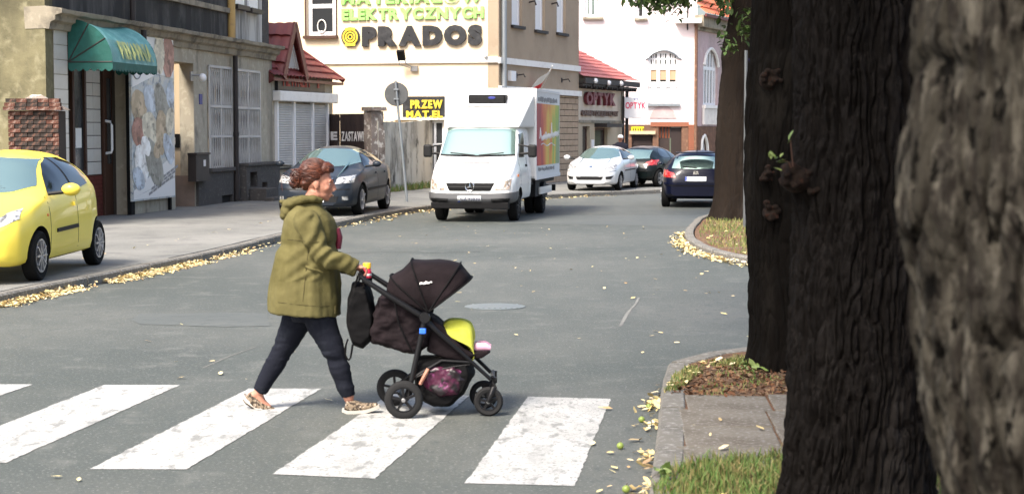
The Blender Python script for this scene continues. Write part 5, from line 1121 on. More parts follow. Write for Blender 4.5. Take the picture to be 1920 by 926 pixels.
def wheel_meshes(R, wd, style, ns):
    k = (R, wd, style, ns)
    if k in WH: return WH[k]
    ri = R*.66; mb = MB(); mb.lathe([(ri, -wd/2+.02), (R-.03, -wd/2), (R-.008, -wd/2+.012), (R, -wd/2+.035), (R, wd/2-.035), (R-.008, wd/2-.012), (R-.03, wd/2), (ri, wd/2-.02), (ri, -wd/2+.02)], 36, (0, 0, 0), 'y'); mb.f = mb.f[:-2]; mb.m = mb.m[:-2]; ty = mb.mesh('tyre', 'tyre', True, 35)
    mb = MB(); y0 = wd/2-.012
    mb.lathe([(ri+.004, y0-.004), (ri+.004, y0+.008), (ri-.014, y0+.006), (ri-.022, y0-.03), (ri-.03, y0-.07)], 36, (0, 0, 0), 'y'); mb.f = mb.f[:-2]; mb.m = mb.m[:-2]
    mb.lathe([(.055, y0-.05), (.055, y0+.0), (.04, y0+.006), (0, y0+.006)], 18, (0, 0, 0), 'y')
    for i in range(ns):
        a = 2*math.pi*i/ns; c_, s_ = math.cos(a), math.sin(a); mb.bar((.03*c_, y0-.012, .03*s_), ((ri-.01)*c_, y0-.006, (ri-.01)*s_), .02, (.052 if ns > 6 else .085), up=(0, 1, 0))
    rim = mb.mesh('rim', style, True, 35); mb = MB(); mb.lathe([(ri+.0, -wd/2+.03), (ri, y0-.1), (0, y0-.1)], 24, (0, 0, 0), 'y'); br = mb.mesh('hub', 'black')
    WH[k] = (ty, rim, br); return WH[k]
def wheels(car, axles, R, wd, track, style='alloy', ns=5, steer=0, twin=False):
    ty, rim, br = wheel_meshes(R, wd, style, ns)
    for i, ax in enumerate(axles):
        for sg in (1, -1):
            w_ = thing('wheel', None, None); w_.parent = car.root; w_.location = (car.L/2-ax, sg*track/2, R); w_.rotation_euler = (0, random.random()*0, (0 if sg > 0 else math.pi)+(steer if i == 0 else 0))
            for nm, me in (('tyre', ty), ('rim', rim), ('hub', br)): link(nm, me, w_)
def mirror(car, s_, z, y, m, sz=(.07, .1, .065), neck=.09):
    for sg in (1, -1):
        mb = MB(); x = car.L/2-s_; mb.ell((x, sg*(y+neck+sz[1]), z), sz, 14, 9); o = mb.build('wing_mirror', m, car.root, True); mb = MB(); mb.tube([(x+.02, sg*(y-.06), z-.05), (x+.02, sg*(y+neck+.03), z-.03)], .025, 6); mb.build('mirror_arm', 'plastic', o)
        mb = MB(); mb.lathe([(.0, 0), (.8, 0), (.8, .01), (0, .01)], 16, (0, 0, 0), 'x'); g = mb.build('mirror_glass', 'glass', o); g.location = (x-sz[0]*.8, sg*(y+neck+sz[1]), z); g.scale = (1, sz[1]*.8, sz[2]*.8)
def place(name, label, loc, fwd, group=None):
    return thing(name, label, 'car' if name != 'delivery_truck' else 'truck', loc, math.atan2(fwd[1], fwd[0]), group)
def plate(car, view, w_, z0, z1, txt=None):
    o = car.patch('number_plate', view, [(-w_/2, z0), (w_/2, z0)], [(-w_/2, z1), (w_/2, z1)], 'plate_white', off=.02, nu=4, nv=2)
    sg = 1 if view == 'F' else -1; ys = sg*(-w_/2); 
    car.patch('plate_band', view, [(ys, z0+.003), (ys+sg*.045, z0+.003)], [(ys, z1-.003), (ys+sg*.045, z1-.003)], 'plate_blue', off=.022, nu=1, nv=1, parent=o, skirt=-.02)
    if txt:
        me, (a, b) = glyph(txt, .01, .0); zm = max(v.co.z for v in me.vertices); p, n_ = car.hit(view, 0, (z0+z1)/2); J = MB(); x = p.x+sg*.0245
        J.add([(x, sg*(-w_/2+.07+(w_-.09)*(v.co.x-a)/(b-a)), z0+.02+(z1-z0-.04)*v.co.z/zm) for v in me.vertices], [tuple(q.vertices) for q in me.polygons]); J.build('plate_text', 'plate_text', o, fixn=False)
    return o
CG = 'cars parked or driving along the street'
# ---- yellow three-door hatchback
ay = math.radians(2.6); fwd = Vector((-math.sin(ay), -math.cos(ay), 0)); fc = P(60, 525.5, .113); lft = Vector((-fwd.y, fwd.x, 0))
L, W = 3.43, 1.63; mid = fc-lft*.70-fwd*(L/2-.72)
r = place('parked_car', 'small bright yellow three-door hatchback parked on the pavement, cut off by the picture edge', mid, fwd, CG); r.scale = (1.03, 1.04, 1.05)
c = Car(r, L, W, [(0, .5), (.05, .64), (.25, .80), (.72, .93), (.88, .98), (1.5, 1.36), (1.75, 1.435), (2.2, 1.47), (2.7, 1.445), (3.02, 1.38), (3.2, 1.24), (3.34, .98), (3.40, .82), (3.43, .6)],
        [(0, .48), (.25, .7), (.8, .87), (1.6, .93), (2.5, 1.0), (3.05, 1.03), (3.3, .86), (3.43, .55)], [(0, .24), (.15, .19), (3.1, .21), (3.43, .32)], [(0, .44), (.07, .6), (.22, .72), (.55, .79), (1, .812), (2.7, .815), (3.1, .77), (3.33, .68), (3.43, .52)], [(0, .6), (1.5, .57), (2.4, .57), (3.1, .5), (3.43, .5)], 'car_yellow', (.72, 3.06), .285)
c.patch('windscreen', 'F', [(-.6, 1.06), (-.4, .995), (0, .97), (.4, .995), (.6, 1.06)], [(-.44, 1.36), (0, 1.385), (.44, 1.36)], 'glass', nu=30, nv=16)
c.both('side_window', [(1.22, .965), (1.55, .978), (2.02, .995)], [(1.26, 1.0), (1.48, 1.19), (1.7, 1.31), (2.0, 1.37)], 'glass_dark')
c.both('rear_side_window', [(2.09, .998), (2.4, 1.015), (2.72, 1.05), (2.84, 1.12)], [(2.06, 1.375), (2.4, 1.37), (2.7, 1.3), (2.84, 1.15)], 'glass_dark')
c.both('window_pillar', [(2.015, .993), (2.095, .997)], [(1.995, 1.38), (2.065, 1.38)], 'plastic', off=.004, nu=2)
c.pair('headlight', 'F', [(.44, .62), (.56, .64), (.69, .72)], [(.46, .7), (.57, .79), (.67, .83)], 'lamp_clear', nu=8)
c.patch('grille', 'F', [(-.42, .36), (0, .30), (.42, .36)], [(-.47, .49), (0, .53), (.47, .49)], 'plastic', nu=14)
c.patch('grille_slat', 'F', [(-.38, .4), (.38, .4)], [(-.4, .415), (.4, .415)], 'steel_dark', off=.012)
c.both('rub_strip', [(1.28, .52), (2.12, .535)], [(1.28, .565), (2.1, .58)], 'plastic', off=.014)
c.seam(1.06, .27, .94, 1.06); c.seam(2.14, .3, .99, 2.1)
c.both('door_handle', [(1.94, .80), (2.05, .805)], [(1.94, .845), (2.05, .85)], 'car_yellow', off=.03, nu=3, nv=2); c.both('fuel_flap', [(2.5, .72), (2.62, .72)], [(2.5, .84), (2.62, .84)], 'car_yellow', off=.003, nu=3, nv=2); c.both('side_repeater', [(.95, .72), (1.0, .72)], [(.95, .75), (1.0, .75)], 'lamp_orange', off=.006, nu=2, nv=2)
c.patch('badge', 'F', [(-.06, .7), (.06, .7)], [(-.05, .78), (.05, .78)], 'chrome', nu=3, nv=3); c.pair('tail_light', 'B', [(.56, .8), (.66, .8)], [(.47, 1.14), (.56, 1.18)], 'lamp_red'); c.both('tail_light_side', [(3.2, .84), (3.32, .84)], [(3.08, 1.12), (3.16, 1.16)], 'lamp_red', off=.012); c.patch('rear_window', 'B', [(-.5, .98), (.5, .98)], [(-.44, 1.28), (.44, 1.28)], 'glass_dark')
plate(c, 'B', .5, .5, .61); wheels(c, (.72, 3.06), .285, .165, 1.445, 'alloy', 10); mirror(c, 1.22, 1.02, .8, 'car_yellow', (.075, .115, .075))
for sg in (-1, 1): mb = MB(); mb.tube([(L/2-.98, sg*.0-.3*sg, 1.035), (L/2-1.02, sg*.25, 1.06)], .01, 6); mb.build('wiper', 'plastic', r)
# ---- slate saloon
ay = math.radians(7); fwd = Vector((-math.sin(ay), -math.cos(ay), 0)); lft = Vector((-fwd.y, fwd.x, 0)); fc = P(672, 402.6, .113); L, W = 4.6, 1.81; mid = fc-lft*.78-fwd*(L/2-.93)
r = place('parked_car', 'dark slate family saloon parked half on the pavement behind the woman', mid, fwd, CG)
c = Car(r, L, W, [(0, .5), (.05, .66), (.3, .82), (1.0, .965), (1.15, 1.0), (1.95, 1.39), (2.25, 1.45), (2.8, 1.455), (3.3, 1.38), (4.05, 1.06), (4.3, 1.02), (4.5, .95), (4.6, .65)],
        [(0, .48), (.3, .74), (1.0, .9), (2.0, .95), (3.3, 1.0), (4.3, .98), (4.6, .6)], [(0, .24), (.2, .19), (4.2, .22), (4.6, .34)], [(0, .48), (.08, .66), (.28, .8), (.7, .88), (1.2, .902), (3.6, .905), (4.2, .84), (4.5, .74), (4.6, .6)], [(0, .65), (1.9, .61), (2.8, .6), (3.6, .55), (4.6, .6)], 'car_slate', (.93, 3.68), .325)
c.patch('windscreen', 'F', [(-.69, 1.1), (-.5, 1.035), (0, 1.005), (.5, 1.035), (.69, 1.1)], [(-.5, 1.37), (0, 1.395), (.5, 1.37)], 'glass', nu=30, nv=16)
c.both('side_window', [(1.55, .995), (2.42, 1.015)], [(1.6, 1.04), (2.05, 1.29), (2.42, 1.36)], 'glass_dark'); c.both('rear_side_window', [(2.5, 1.018), (3.2, 1.04), (3.5, 1.06)], [(2.5, 1.365), (2.9, 1.35), (3.2, 1.27), (3.5, 1.12)], 'glass_dark')
c.pair('headlight', 'F', [(.46, .67), (.8, .7)], [(.48, .8), (.8, .85)], 'lamp_clear', nu=10); c.patch('grille', 'F', [(-.36, .66), (.36, .66)], [(-.42, .76), (.42, .76)], 'plastic'); c.patch('grille_bar', 'F', [(-.38, .765), (.38, .765)], [(-.4, .785), (.4, .785)], 'chrome', off=.012)
c.patch('lower_grille', 'F', [(-.5, .3), (.5, .3)], [(-.55, .42), (.55, .42)], 'plastic'); c.patch('bumper_seam', 'F', [(-.75, .55), (.75, .55)], [(-.75, .575), (.75, .575)], 'plastic', off=.004, nv=1); c.pair('fog_light', 'F', [(.62, .34), (.72, .34)], [(.62, .42), (.72, .42)], 'lamp_clear', off=.012, nu=4, nv=4)
c.seam(1.33, .3, .96, 1.3); c.seam(2.46, .28, 1.02); c.seam(3.4, .5, 1.03, 3.5); c.both('rub_strip', [(1.4, .5), (3.3, .52)], [(1.4, .55), (3.3, .57)], 'plastic', off=.012)
for a in (2.25, 3.2): c.both('door_handle', [(a, .85), (a+.16, .855)], [(a, .885), (a+.16, .89)], 'car_slate', off=.03, nu=3, nv=2)
plate(c, 'F', .5, .3, .4); c.pair('tail_light', 'B', [(.5, .75), (.78, .75)], [(.5, .92), (.76, .92)], 'lamp_red'); wheels(c, (.93, 3.68), .325, .2, 1.56, 'alloy', 5); mirror(c, 1.5, 1.07, .88, 'car_slate'); mb = MB(); mb.tube([(L/2-2.4, 0, 1.45), (L/2-2.52, 0, 1.54)], .008, 5); mb.build('aerial', 'plastic', r)
# ---- silver hatchback
ay = math.radians(15); fwd = Vector((-math.sin(ay), -math.cos(ay), 0)); lft = Vector((-fwd.y, fwd.x, 0)); fc = P(1159, 357, .113); L, W = 3.84, 1.65; mid = fc-lft*.71-fwd*(L/2-.8)
r = place('parked_car', 'silver small hatchback parked facing the camera behind the white truck', mid, fwd, CG)
H_top = [(0, .5), (.05, .66), (.3, .82), (.85, .95), (1.0, 1.0), (1.75, 1.37), (2.05, 1.43), (2.6, 1.44), (3.1, 1.38), (3.35, 1.27), (3.65, 1.0), (3.78, .85), (3.84, .6)]
H_belt = [(0, .48), (.3, .74), (.9, .9), (1.8, .95), (3, 1.02), (3.6, .95), (3.84, .58)]; H_bot = [(0, .24), (.2, .19), (3.5, .22), (3.84, .32)]
H_plan = [(0, .46), (.07, .62), (.25, .74), (.6, .80), (1, .822), (3, .825), (3.5, .77), (3.75, .68), (3.84, .55)]; H_wt = [(0, .6), (1.8, .57), (2.8, .56), (3.84, .5)]
r.scale = (1, 1, .92); c = Car(r, L, W, H_top, H_belt, H_bot, H_plan, H_wt, 'car_silver', (.8, 3.29), .29)
c.patch('windscreen', 'F', [(-.63, 1.1), (-.45, 1.03), (0, 1.0), (.45, 1.03), (.63, 1.1)], [(-.46, 1.355), (0, 1.38), (.46, 1.355)], 'glass', nu=30, nv=16)
c.both('side_window', [(1.42, .985), (2.15, 1.01)], [(1.46, 1.03), (1.85, 1.27), (2.15, 1.345)], 'glass_dark'); c.both('rear_side_window', [(2.22, 1.012), (2.9, 1.04), (3.05, 1.08)], [(2.22, 1.355), (2.6, 1.34), (2.9, 1.25), (3.05, 1.12)], 'glass_dark')
c.pair('headlight', 'F', [(.42, .66), (.74, .70)], [(.45, .78), (.73, .86)], 'lamp_clear'); c.patch('grille', 'F', [(-.36, .36), (.36, .36)], [(-.42, .46), (.42, .46)], 'plastic'); c.pair('air_intake', 'F', [(.5, .38), (.62, .38)], [(.48, .46), (.7, .49)], 'plastic'); c.pair('bumper_seam', 'F', [(.42, .6), (.74, .64)], [(.42, .615), (.74, .655)], 'plastic', off=.004, nv=1)
plate(c, 'F', .52, .48, .59); c.seam(1.2, .3, .95); c.seam(2.18, .3, 1.0); c.both('rub_strip', [(1.3, .62), (2.9, .65)], [(1.3, .655), (2.9, .685)], 'plastic', off=.012); wheels(c, (.8, 3.29), .29, .18, 1.42, 'alloy', 7); mirror(c, 1.35, 1.06, .8, 'car_silver', (.075, .105, .08)); c.patch('badge', 'F', [(-.05, .74), (.05, .74)], [(-.05, .8), (.05, .8)], 'chrome', nu=3, nv=3)
# ---- black hatch seen from behind, dark blue estate, two cars beyond
def rear_car(label, loc, fwd, paint, k=1.0, kz=1.0, estate=False, glass_='glass', name='parked_car', lights=None):
    L, W = 3.84*k, 1.65*k**.5; r = place(name, label, loc, fwd, CG); r.scale = (1, 1, .91 if not estate else .94); sc = lambda q, f: [(a*k, b*f) for a, b in q]
    top = sc(H_top if not estate else H_top[:7]+[(2.7, 1.45), (3.3, 1.42), (3.5, 1.36), (3.7, 1.05), (3.79, .9), (3.84, .62)], kz)
    c = Car(r, L, W, top, sc(H_belt, kz), sc(H_bot, 1), sc(H_plan, k**.5), sc(H_wt, k**.5), paint, (.8*k, 3.29*k), .31); q = k**.5
    c.patch('rear_window', 'B', [(-.56*q, 1.0*kz), (0, .98*kz), (.56*q, 1.0*kz)], [(-.48*q, 1.29*kz), (0, 1.31*kz), (.48*q, 1.29*kz)], glass_, nu=12)
    c.pair('tail_light', 'B', [(.46*q, .76*kz), (.78*q, .78*kz)], [(.5*q, .88*kz), (.76*q, .97*kz)], 'lamp_red', nu=8); c.patch('bumper_strip', 'B', [(-.7*q, .56*kz), (.7*q, .56*kz)], [(-.7*q, .6*kz), (.7*q, .6*kz)], 'plastic', off=.015)
    plate(c, 'B', .52, .68*kz, .68*kz+.11); c.patch('badge', 'B', [(-.07, .85*kz), (.07, .85*kz)], [(-.05, .93*kz), (.05, .93*kz)], 'chrome', nu=3, nv=3); c.patch('tailgate_seam', 'B', [(-.6*q, .64*kz), (.6*q, .64*kz)], [(-.6*q, .65*kz), (.6*q, .65*kz)], 'plastic', off=.003, nv=1); c.patch('rear_wiper', 'B', [(-.02, 1.0*kz), (.32, 1.03*kz)], [(-.02, 1.02*kz), (.32, 1.045*kz)], 'plastic', off=.02, nv=1)
    c.both('side_window', [(1.25*k, .98*kz), (2.15*k, 1.01*kz)], [(1.3*k, 1.02*kz), (1.75*k, 1.27*kz), (2.15*k, 1.35*kz)], 'glass_dark'); c.both('rear_side_window', [(2.22*k, 1.012*kz), (2.9*k, 1.04*kz), (3.1*k, 1.08*kz)], [(2.22*k, 1.35*kz), (2.6*k, 1.34*kz), (2.95*k, 1.24*kz), (3.1*k, 1.12*kz)], 'glass_dark')
    c.patch('windscreen', 'F', [(-.62*q, 1.02*kz), (.62*q, 1.02*kz)], [(-.5*q, 1.35*kz), (.5*q, 1.35*kz)], 'glass'); c.pair('headlight', 'F', [(.42*q, .66), (.72*q, .70)], [(.45*q, .78), (.7*q, .84)], 'lamp_clear'); c.both('tail_light_side', [(3.5*k, .78*kz), (3.68*k, .8*kz)], [(3.48*k, .9*kz), (3.62*k, .96*kz)], 'lamp_red', off=.012)
    wheels(c, (.8*k, 3.29*k), .31, .19, 1.44*q, 'alloy', 5); mirror(c, 1.35*k, 1.07*kz, .81*q, paint); c.seam(2.18*k, .3, 1.0*kz); return c
ab = math.radians(24); f_ = Vector((math.sin(ab), math.cos(ab), 0)); rc = P(1188, 350.5, .113); rear_car('black hatchback parked nose away between the silver car and the brown house base', rc+f_*(3.96/2-.35), f_, 'car_black', 1.03, .99)
ab = math.radians(9); f_ = Vector((math.sin(ab), math.cos(ab), 0)); q = P(1247, 387.5); c = rear_car('dark blue estate car driving away, partly hidden by a trunk', q+Vector((f_.y, -f_.x, 0))*.79+f_*(4.4/2-.63), f_, 'car_navy', 1.146, 1.03, True, name='moving_car')
c.patch('bumper_shine', 'B', [(-.78, .6), (.78, .6)], [(-.78, .66), (.78, .66)], 'car_navy', off=.03); mb = MB(); mb.tube([(-c.L/2+.6, 0, 1.46), (-c.L/2+.52, 0, 1.58)], .008, 5); mb.build('aerial', 'plastic', c.root)
mb = MB(); mb.ell((-c.L/2+.42, -.32, 1.16), (.07, .22, .13), 12, 8); mb.build('parcel', 'lamp_red', c.root, True)
mb = MB(); mb.box(-c.L/2-.0, -c.L/2+.24, -.5, .5, 1.43, 1.46); mb.build('roof_spoiler', 'car_navy', c.root, bevel=.012)
rear_car('dark brownish car roof just showing between the black hatchback and the blue estate', Vector((6.35, 59, .0)), Vector((.45, .89, 0)), 'car_grey', .95, .86)
rear_car('red car whose roof shows above the dark blue estate', Vector((8.3, 63.5, 0)), Vector((.4, .9, 0)), 'car_red', .98, .93)
# ---- white delivery truck
ay = math.radians(9.5); fwd = Vector((-math.sin(ay), -math.cos(ay), 0)); lft = Vector((-fwd.y, fwd.x, 0)); fa1 = P(825, 412, 0); fa2 = P(968, 413.5, 0); axc = (fa1+fa2)/2; L, W = 2.35, 1.93
mid = axc-fwd*(L/2-.92); TR = thing('delivery_truck', 'white refrigerated delivery truck with colourful printed box side coming toward the crossing', 'truck', mid, math.atan2(fwd.y, fwd.x)); TR.scale = (1, .955, 1)
c = Car(TR, L, W, [(0, .68), (.03, .82), (.12, .95), (.7, 1.28), (.84, 1.36), (1.34, 1.93), (1.5, 2.03), (1.8, 2.07), (2.35, 2.07)], [(0, .6), (.12, .86), (.7, 1.12), (1.0, 1.2), (2.35, 1.22)], [(0, .46), (.15, .42), (2.35, .42)],
        [(0, .72), (.05, .83), (.18, .91), (.4, .955), (.8, .965), (2.35, .965)], [(0, .86), (1.3, .87), (2.35, .9)], 'van_white', (.92,), .33, n=7, name='cab', sig=.025)
bar_ = c.patch('bumper', 'F', [(-.93, .33), (-.5, .29), (.5, .29), (.93, .33)], [(-.93, .62), (-.5, .60), (.5, .60), (.93, .62)], 'bumper_grey', off=.05, nu=20, skirt=.03)
bs = c.both('bumper_end', [(.1, .34), (.5, .38)], [(.1, .62), (.52, .64)], 'bumper_grey', off=.045, skirt=.02)
mb = MB(); mb.box(L/2-.12, L/2+.02, -.86, .86, .28, .42); mb.build('bumper_skirt', 'black', TR, bevel=.02)
c.patch('windscreen', 'F', [(-.84, 1.40), (0, 1.375), (.84, 1.40)], [(-.77, 1.93), (0, 1.945), (.77, 1.93)], 'glass', nu=30, nv=16); c.patch('windscreen_seal', 'F', [(-.85, 1.36), (0, 1.335), (.85, 1.36)], [(-.84, 1.41), (0, 1.385), (.84, 1.41)], 'plastic', off=.004, nv=2)
c.patch('hood_vent', 'F', [(-.34, 1.215), (.34, 1.215)], [(-.34, 1.235), (.34, 1.235)], 'bumper_grey', off=.006, nv=1)
c.patch('grille', 'F', [(-.45, .655), (.45, .655)], [(-.54, .81), (.54, .81)], 'black', off=.014)
for z in (.72,): c.patch('grille_bar', 'F', [(-.46, z), (.46, z)], [(-.47, z+.014), (.47, z+.014)], 'plastic', off=.02, nv=1)
c.pair('headlight', 'F', [(.56, .67), (.86, .68)], [(.58, .80), (.88, .90)], 'lamp_warm', off=.012); c.pair('bumper_intake', 'F', [(.5, .42), (.78, .43)], [(.47, .49), (.84, .51)], 'plastic', off=.058)
plate(c, 'F', .52, .44, .55, 'CZ 93830').location.x += .055
p, n_ = c.hit('F', 0, .745); em = MB(); em.tube([(p.x+.03, .095*math.cos(t), .745+.095*math.sin(t)) for t in [k*.2618 for k in range(24)]], .012, 6, closed=True)
for k in range(3): a = math.pi/2+k*2.0944; em.add([(p.x+.035, .09*math.cos(a), .745+.09*math.sin(a)), (p.x+.03, .022*math.cos(a+1.047), .745+.022*math.sin(a+1.047)), (p.x+.05, 0, .745), (p.x+.03, .022*math.cos(a-1.047), .745+.022*math.sin(a-1.047))], [(0, 1, 2), (0, 2, 3)])
em.build('emblem', 'chrome', TR); mb = MB(); mb.lathe([(.09, p.x+.0), (.09, p.x+.024)], 20, (0, 0, .745), 'x'); mb.build('emblem_disc', 'plastic', TR)
c.both('side_window', [(1.06, 1.33), (1.75, 1.33)], [(1.34, 1.82), (1.75, 1.86)], 'glass_dark', off=.004); c.seam(.98, .5, 1.3); c.seam(1.95, .5, 1.85); c.both('door_handle', [(1.72, 1.12), (1.84, 1.12)], [(1.72, 1.17), (1.84, 1.17)], 'plastic', off=.025, nu=3, nv=2); c.both('side_repeater', [(.62, .93), (.74, .95)], [(.62, .97), (.74, .99)], 'lamp_orange', off=.014, nu=3, nv=2)
for sg in (-1, 1): mb = MB(); mb.tube([(L/2-.78, sg*.05, 1.38), (L/2-.83, sg*.6, 1.43)], .014, 6); mb.build('wiper', 'plastic', TR)
for sg in (-1, 1):
    mb = MB(); mb.box(L/2-1.22, L/2-1.08, sg*1.19-.095, sg*1.19+.095, 1.33, 1.6); o = mb.build('wing_mirror', 'plastic', TR, bevel=.04); mb = MB(); mb.tube([(L/2-1.15, sg*.88, 1.4), (L/2-1.15, sg*1.1, 1.42)], .03, 6); mb.tube([(L/2-1.2, sg*.85, 1.6), (L/2-1.15, sg*1.1, 1.56)], .02, 6); mb.build('mirror_arm', 'plastic', o)
bx0, bx1, bw, bz0, bz1 = L/2-2.5, L/2-6.35, 1.05, .84, 2.83
mb = MB(); mb.box(bx1, bx0, -bw, bw, bz0, bz1); box = mb.build('cargo_box', 'van_box', TR, bevel=.05)
mb = MB()
for sg in (-1, 1):
    mb.box(bx0-.06, bx0+.012, sg*bw-.035, sg*bw+.012, bz0, bz1-.05); mb.box(bx1, bx0, sg*bw-.012, sg*bw+.014, bz0-.03, bz0+.05); mb.box(bx1, bx0, sg*bw-.03, sg*bw+.014, bz1-.07, bz1-.01)
mb.build('box_trim', 'pvc', box)
mb = MB(); mb.lathe([(.028, 0), (.028, .02)], 8, (bx0+.012, 0, 0), 'x'); 
fr_ = MB(); k0 = L/2-1.34; y0_, y1_ = .86, 1.03; zl_ = 1.965
fr_.add([(k0, -y0_, zl_), (k0, y0_, zl_), (bx0+.04, y1_, zl_), (bx0+.04, -y1_, zl_), (bx0+.04, -y1_, bz1-.1), (bx0+.04, y1_, bz1-.1), (k0-.02, -y0_, zl_+.06), (k0-.02, y0_, zl_+.06)], [(0, 1, 7, 6), (6, 7, 5, 4), (0, 6, 4, 3), (1, 2, 5, 7), (2, 3, 4, 5), (0, 3, 2, 1)]); fr_.build('wind_deflector', 'van_white', TR, bevel=.05)
rx = bx0+.2; mb = MB(); mb.box(rx-.25, rx+.34, -.43, .43, 2.48, 2.68); ru = mb.build('refrigeration_unit', 'black', TR, bevel=.04); mb = MB(); mb.box(rx-.2, rx+.37, -.45, .45, 2.43, 2.48); mb.build('unit_tray', 'pvc', ru); mb = MB(); mb.ell((rx+.345, .12, 2.61), (.008, .09, .03), 10, 6); mb.build('unit_badge', 'blue_letter', ru)
mb = MB()
for k in range(6): mb.box(rx+.34, rx+.345, -.4, .4, 2.5+.025*k, 2.508+.025*k)
mb.build('unit_grille', 'steel_dark', ru)
for sg in (-1, 1):
    y = sg*(bw+.003); e = sg*.004; pn = MB(); pn.box(bx1+.14, bx0-.12, min(y, y+e), max(y, y+e), bz0+.28, bz1-.33); art = pn.build('printed_panel', 'boxart', box)
    tx = lambda t, x0, x1, z0, z1, m, b=.03: None
    xs_ = (lambda f: bx0-.12-f) if sg > 0 else (lambda f: bx1+.14+f); yy = y+e*1.2; J = MB(); rs_ = random.Random(5)
    J.tube([(xs_(.35+.055*k), yy, 1.72+.06*math.sin(k*1.9)+(.28 if k in (2, 3, 17, 18, 34, 35) else 0)*(.6+.4*math.sin(k))+.002*k) for k in range(56)], .02, 5); J.tube([(xs_(.6+.2*k), yy, 1.58+.03*math.sin(k)) for k in range(12)], .012, 5); J.build('script_print', 'flag_white', box)
    for (z0_, z1_, nn) in ((bz1-.3, bz1-.17, 22), (bz0+.14, bz0+.24, 19)):
        J = MB(); x_ = .2
        for k in range(nn):
            wd_ = rs_.uniform(.06, .16); J.box(min(xs_(x_), xs_(x_+wd_)), max(xs_(x_), xs_(x_+wd_)), min(y, y+e), max(y, y+e), z0_+rs_.uniform(0, .03), z1_-rs_.uniform(0, .03)); x_ += wd_+rs_.choice((.02, .02, .06))
        tag(J.build('small_print', 'print_grey', box), None, None, None, 'stuff')
mb = MB(); mb.box(bx1+.1, L/2-.5, -.42, .42, .5, .7); mb.box(bx1+.05, bx1+.12, -.95, .95, .45, .6); mb.box(bx1, bx0, -.9, .9, .7, .835)
for sg in (-1, 1): mb.box(bx0-1.2, bx0-.55, sg*.95-.22, sg*.95+.0, .42, .78)
mb.build('chassis', 'plastic', TR)
for sg in (-1, 1):
    mb = MB(); mb.box(bx0-2.9+.1, bx0-1.0, sg*.98-.02, sg*.98+.02, .46, .62); mb.build('side_guard', 'van_white', TR)
    mb = MB(); mb.lathe([(.4, sg*.62), (.4, sg*.99)], 20, (L/2-.92-3.35, 0, .33), 'y'); mb.v = [(x, y, max(z, .4)) for x, y, z in mb.v]; mb.build('mudguard', 'plastic', TR, True)
wheels(c, (.92,), .33, .205, 1.64, 'steel_dark', 9); rw = type('o', (), {})(); rw.root, rw.L = TR, L; wheels(rw, (.92+3.35,), .33, .205, 1.72, 'steel_dark', 9); wheels(rw, (.92+3.35,), .33, .205, 1.25, 'steel_dark', 9)
# ================================================================ WOMAN
YW = 11.5; ORG = P(585, 0+773, 0); ORG = Vector((PD(585, 773, YW).x, YW, 0)); KW = YW/3200
def wz(py, Y=YW): return PD(960, py, Y).z
HEAD = 0.0
def w3(px, py, y=0.0):
    if HEAD: dx, dy = px-588, py-352; px, py = 588+dx*math.cos(HEAD)-dy*math.sin(HEAD), 352+dx*math.sin(HEAD)+dy*math.cos(HEAD)
    q = PD(px, py, YW+y); return Vector((q.x-ORG.x, y, q.z))
WM = thing('person', 'auburn haired woman in an olive parka and dark jeans pushing a pushchair over the crossing', 'person', ORG)
mb = MB(); E_ = lambda px, py, y, r: mb.ell(w3(px, py, y), r, 18, 12)
HEAD = math.radians(9)
E_(589, 331, 0, (.100, .076, .105)); E_(604, 344, 0, (.071, .063, .088)); E_(606, 360, 0, (.054, .05, .048)); E_(615, 368, 0, (.022, .025, .018)); E_(598, 362, 0, (.05, .056, .045))
mb.tube([w3(621, 335), w3(625, 343), w3(628.5, 350.5)], [.008, .011, .0145], 8); E_(625, 352, .009, (.012, .008, .008)); E_(625, 352, -.009, (.012, .008, .008)); E_(619, 334, -.026, (.016, .026, .009)); E_(619, 334, .026, (.016, .026, .009))
E_(622, 359, 0, (.014, .02, .006)); E_(621.5, 363, 0, (.014, .019, .007)); E_(612, 349, -.04, (.025, .022, .025)); E_(612, 349, .04, (.025, .022, .025))
for sg in (-1, 1): E_(592, 345, sg*.07, (.02, .011, .032)); E_(593, 352, sg*.069, (.011, .009, .012))
HEAD = 0.0
mb.tube([w3(592, 358), w3(586, 374), w3(580, 392), w3(576, 410)], [.057, .056, .062, .09], 16)
mb.tube([w3(578, 392), w3(576, 410), w3(576, 470), w3(577, 540), w3(577, 590)], [(.12, .06), (.175, .095), (.165, .11), (.16, .105), (.165, .115)], 18, up=(1, 0, 0))
HB = w3(681, 511)
for sg in (-1, 1):
    y = sg*.17
    mb.tube([w3(573, 403, y*.95), w3(585, 440, y*1.2), w3(600, 474, y*1.28)], [.058, .047, .041], 12); mb.tube([w3(600, 474, y*1.28), w3(636, 491, y*1.15), w3(664, 500, y)], [.041, .037, .027], 12)
    mb.tube([w3(664, 500, y), w3(671, 500, y), w3(680, 502, y)], [(.026, .02), (.036, .017), (.038, .015)], 12, up=(0, 0, 1))
    for k, (dy, ln) in enumerate(((-.030, .9), (-.010, 1), (.010, 1.02), (.030, .95))):
        yy = y+dy*(1 if sg < 0 else -1); mb.tube([w3(678, 501, yy), w3(678+8*ln, 502.5, yy), w3(678+10.5*ln, 508.5, yy), w3(678+8*ln, 515, yy), w3(681, 517.5, yy)], [.0095, .009, .0085, .008, .0065], 8)
    yy = y-sg*.035; mb.tube([w3(670, 502, yy), w3(675, 508, yy-sg*.012), w3(680, 515, yy-sg*.008), w3(684, 517.5, yy+sg*.004)], [.012, .0105, .009, .007], 8)
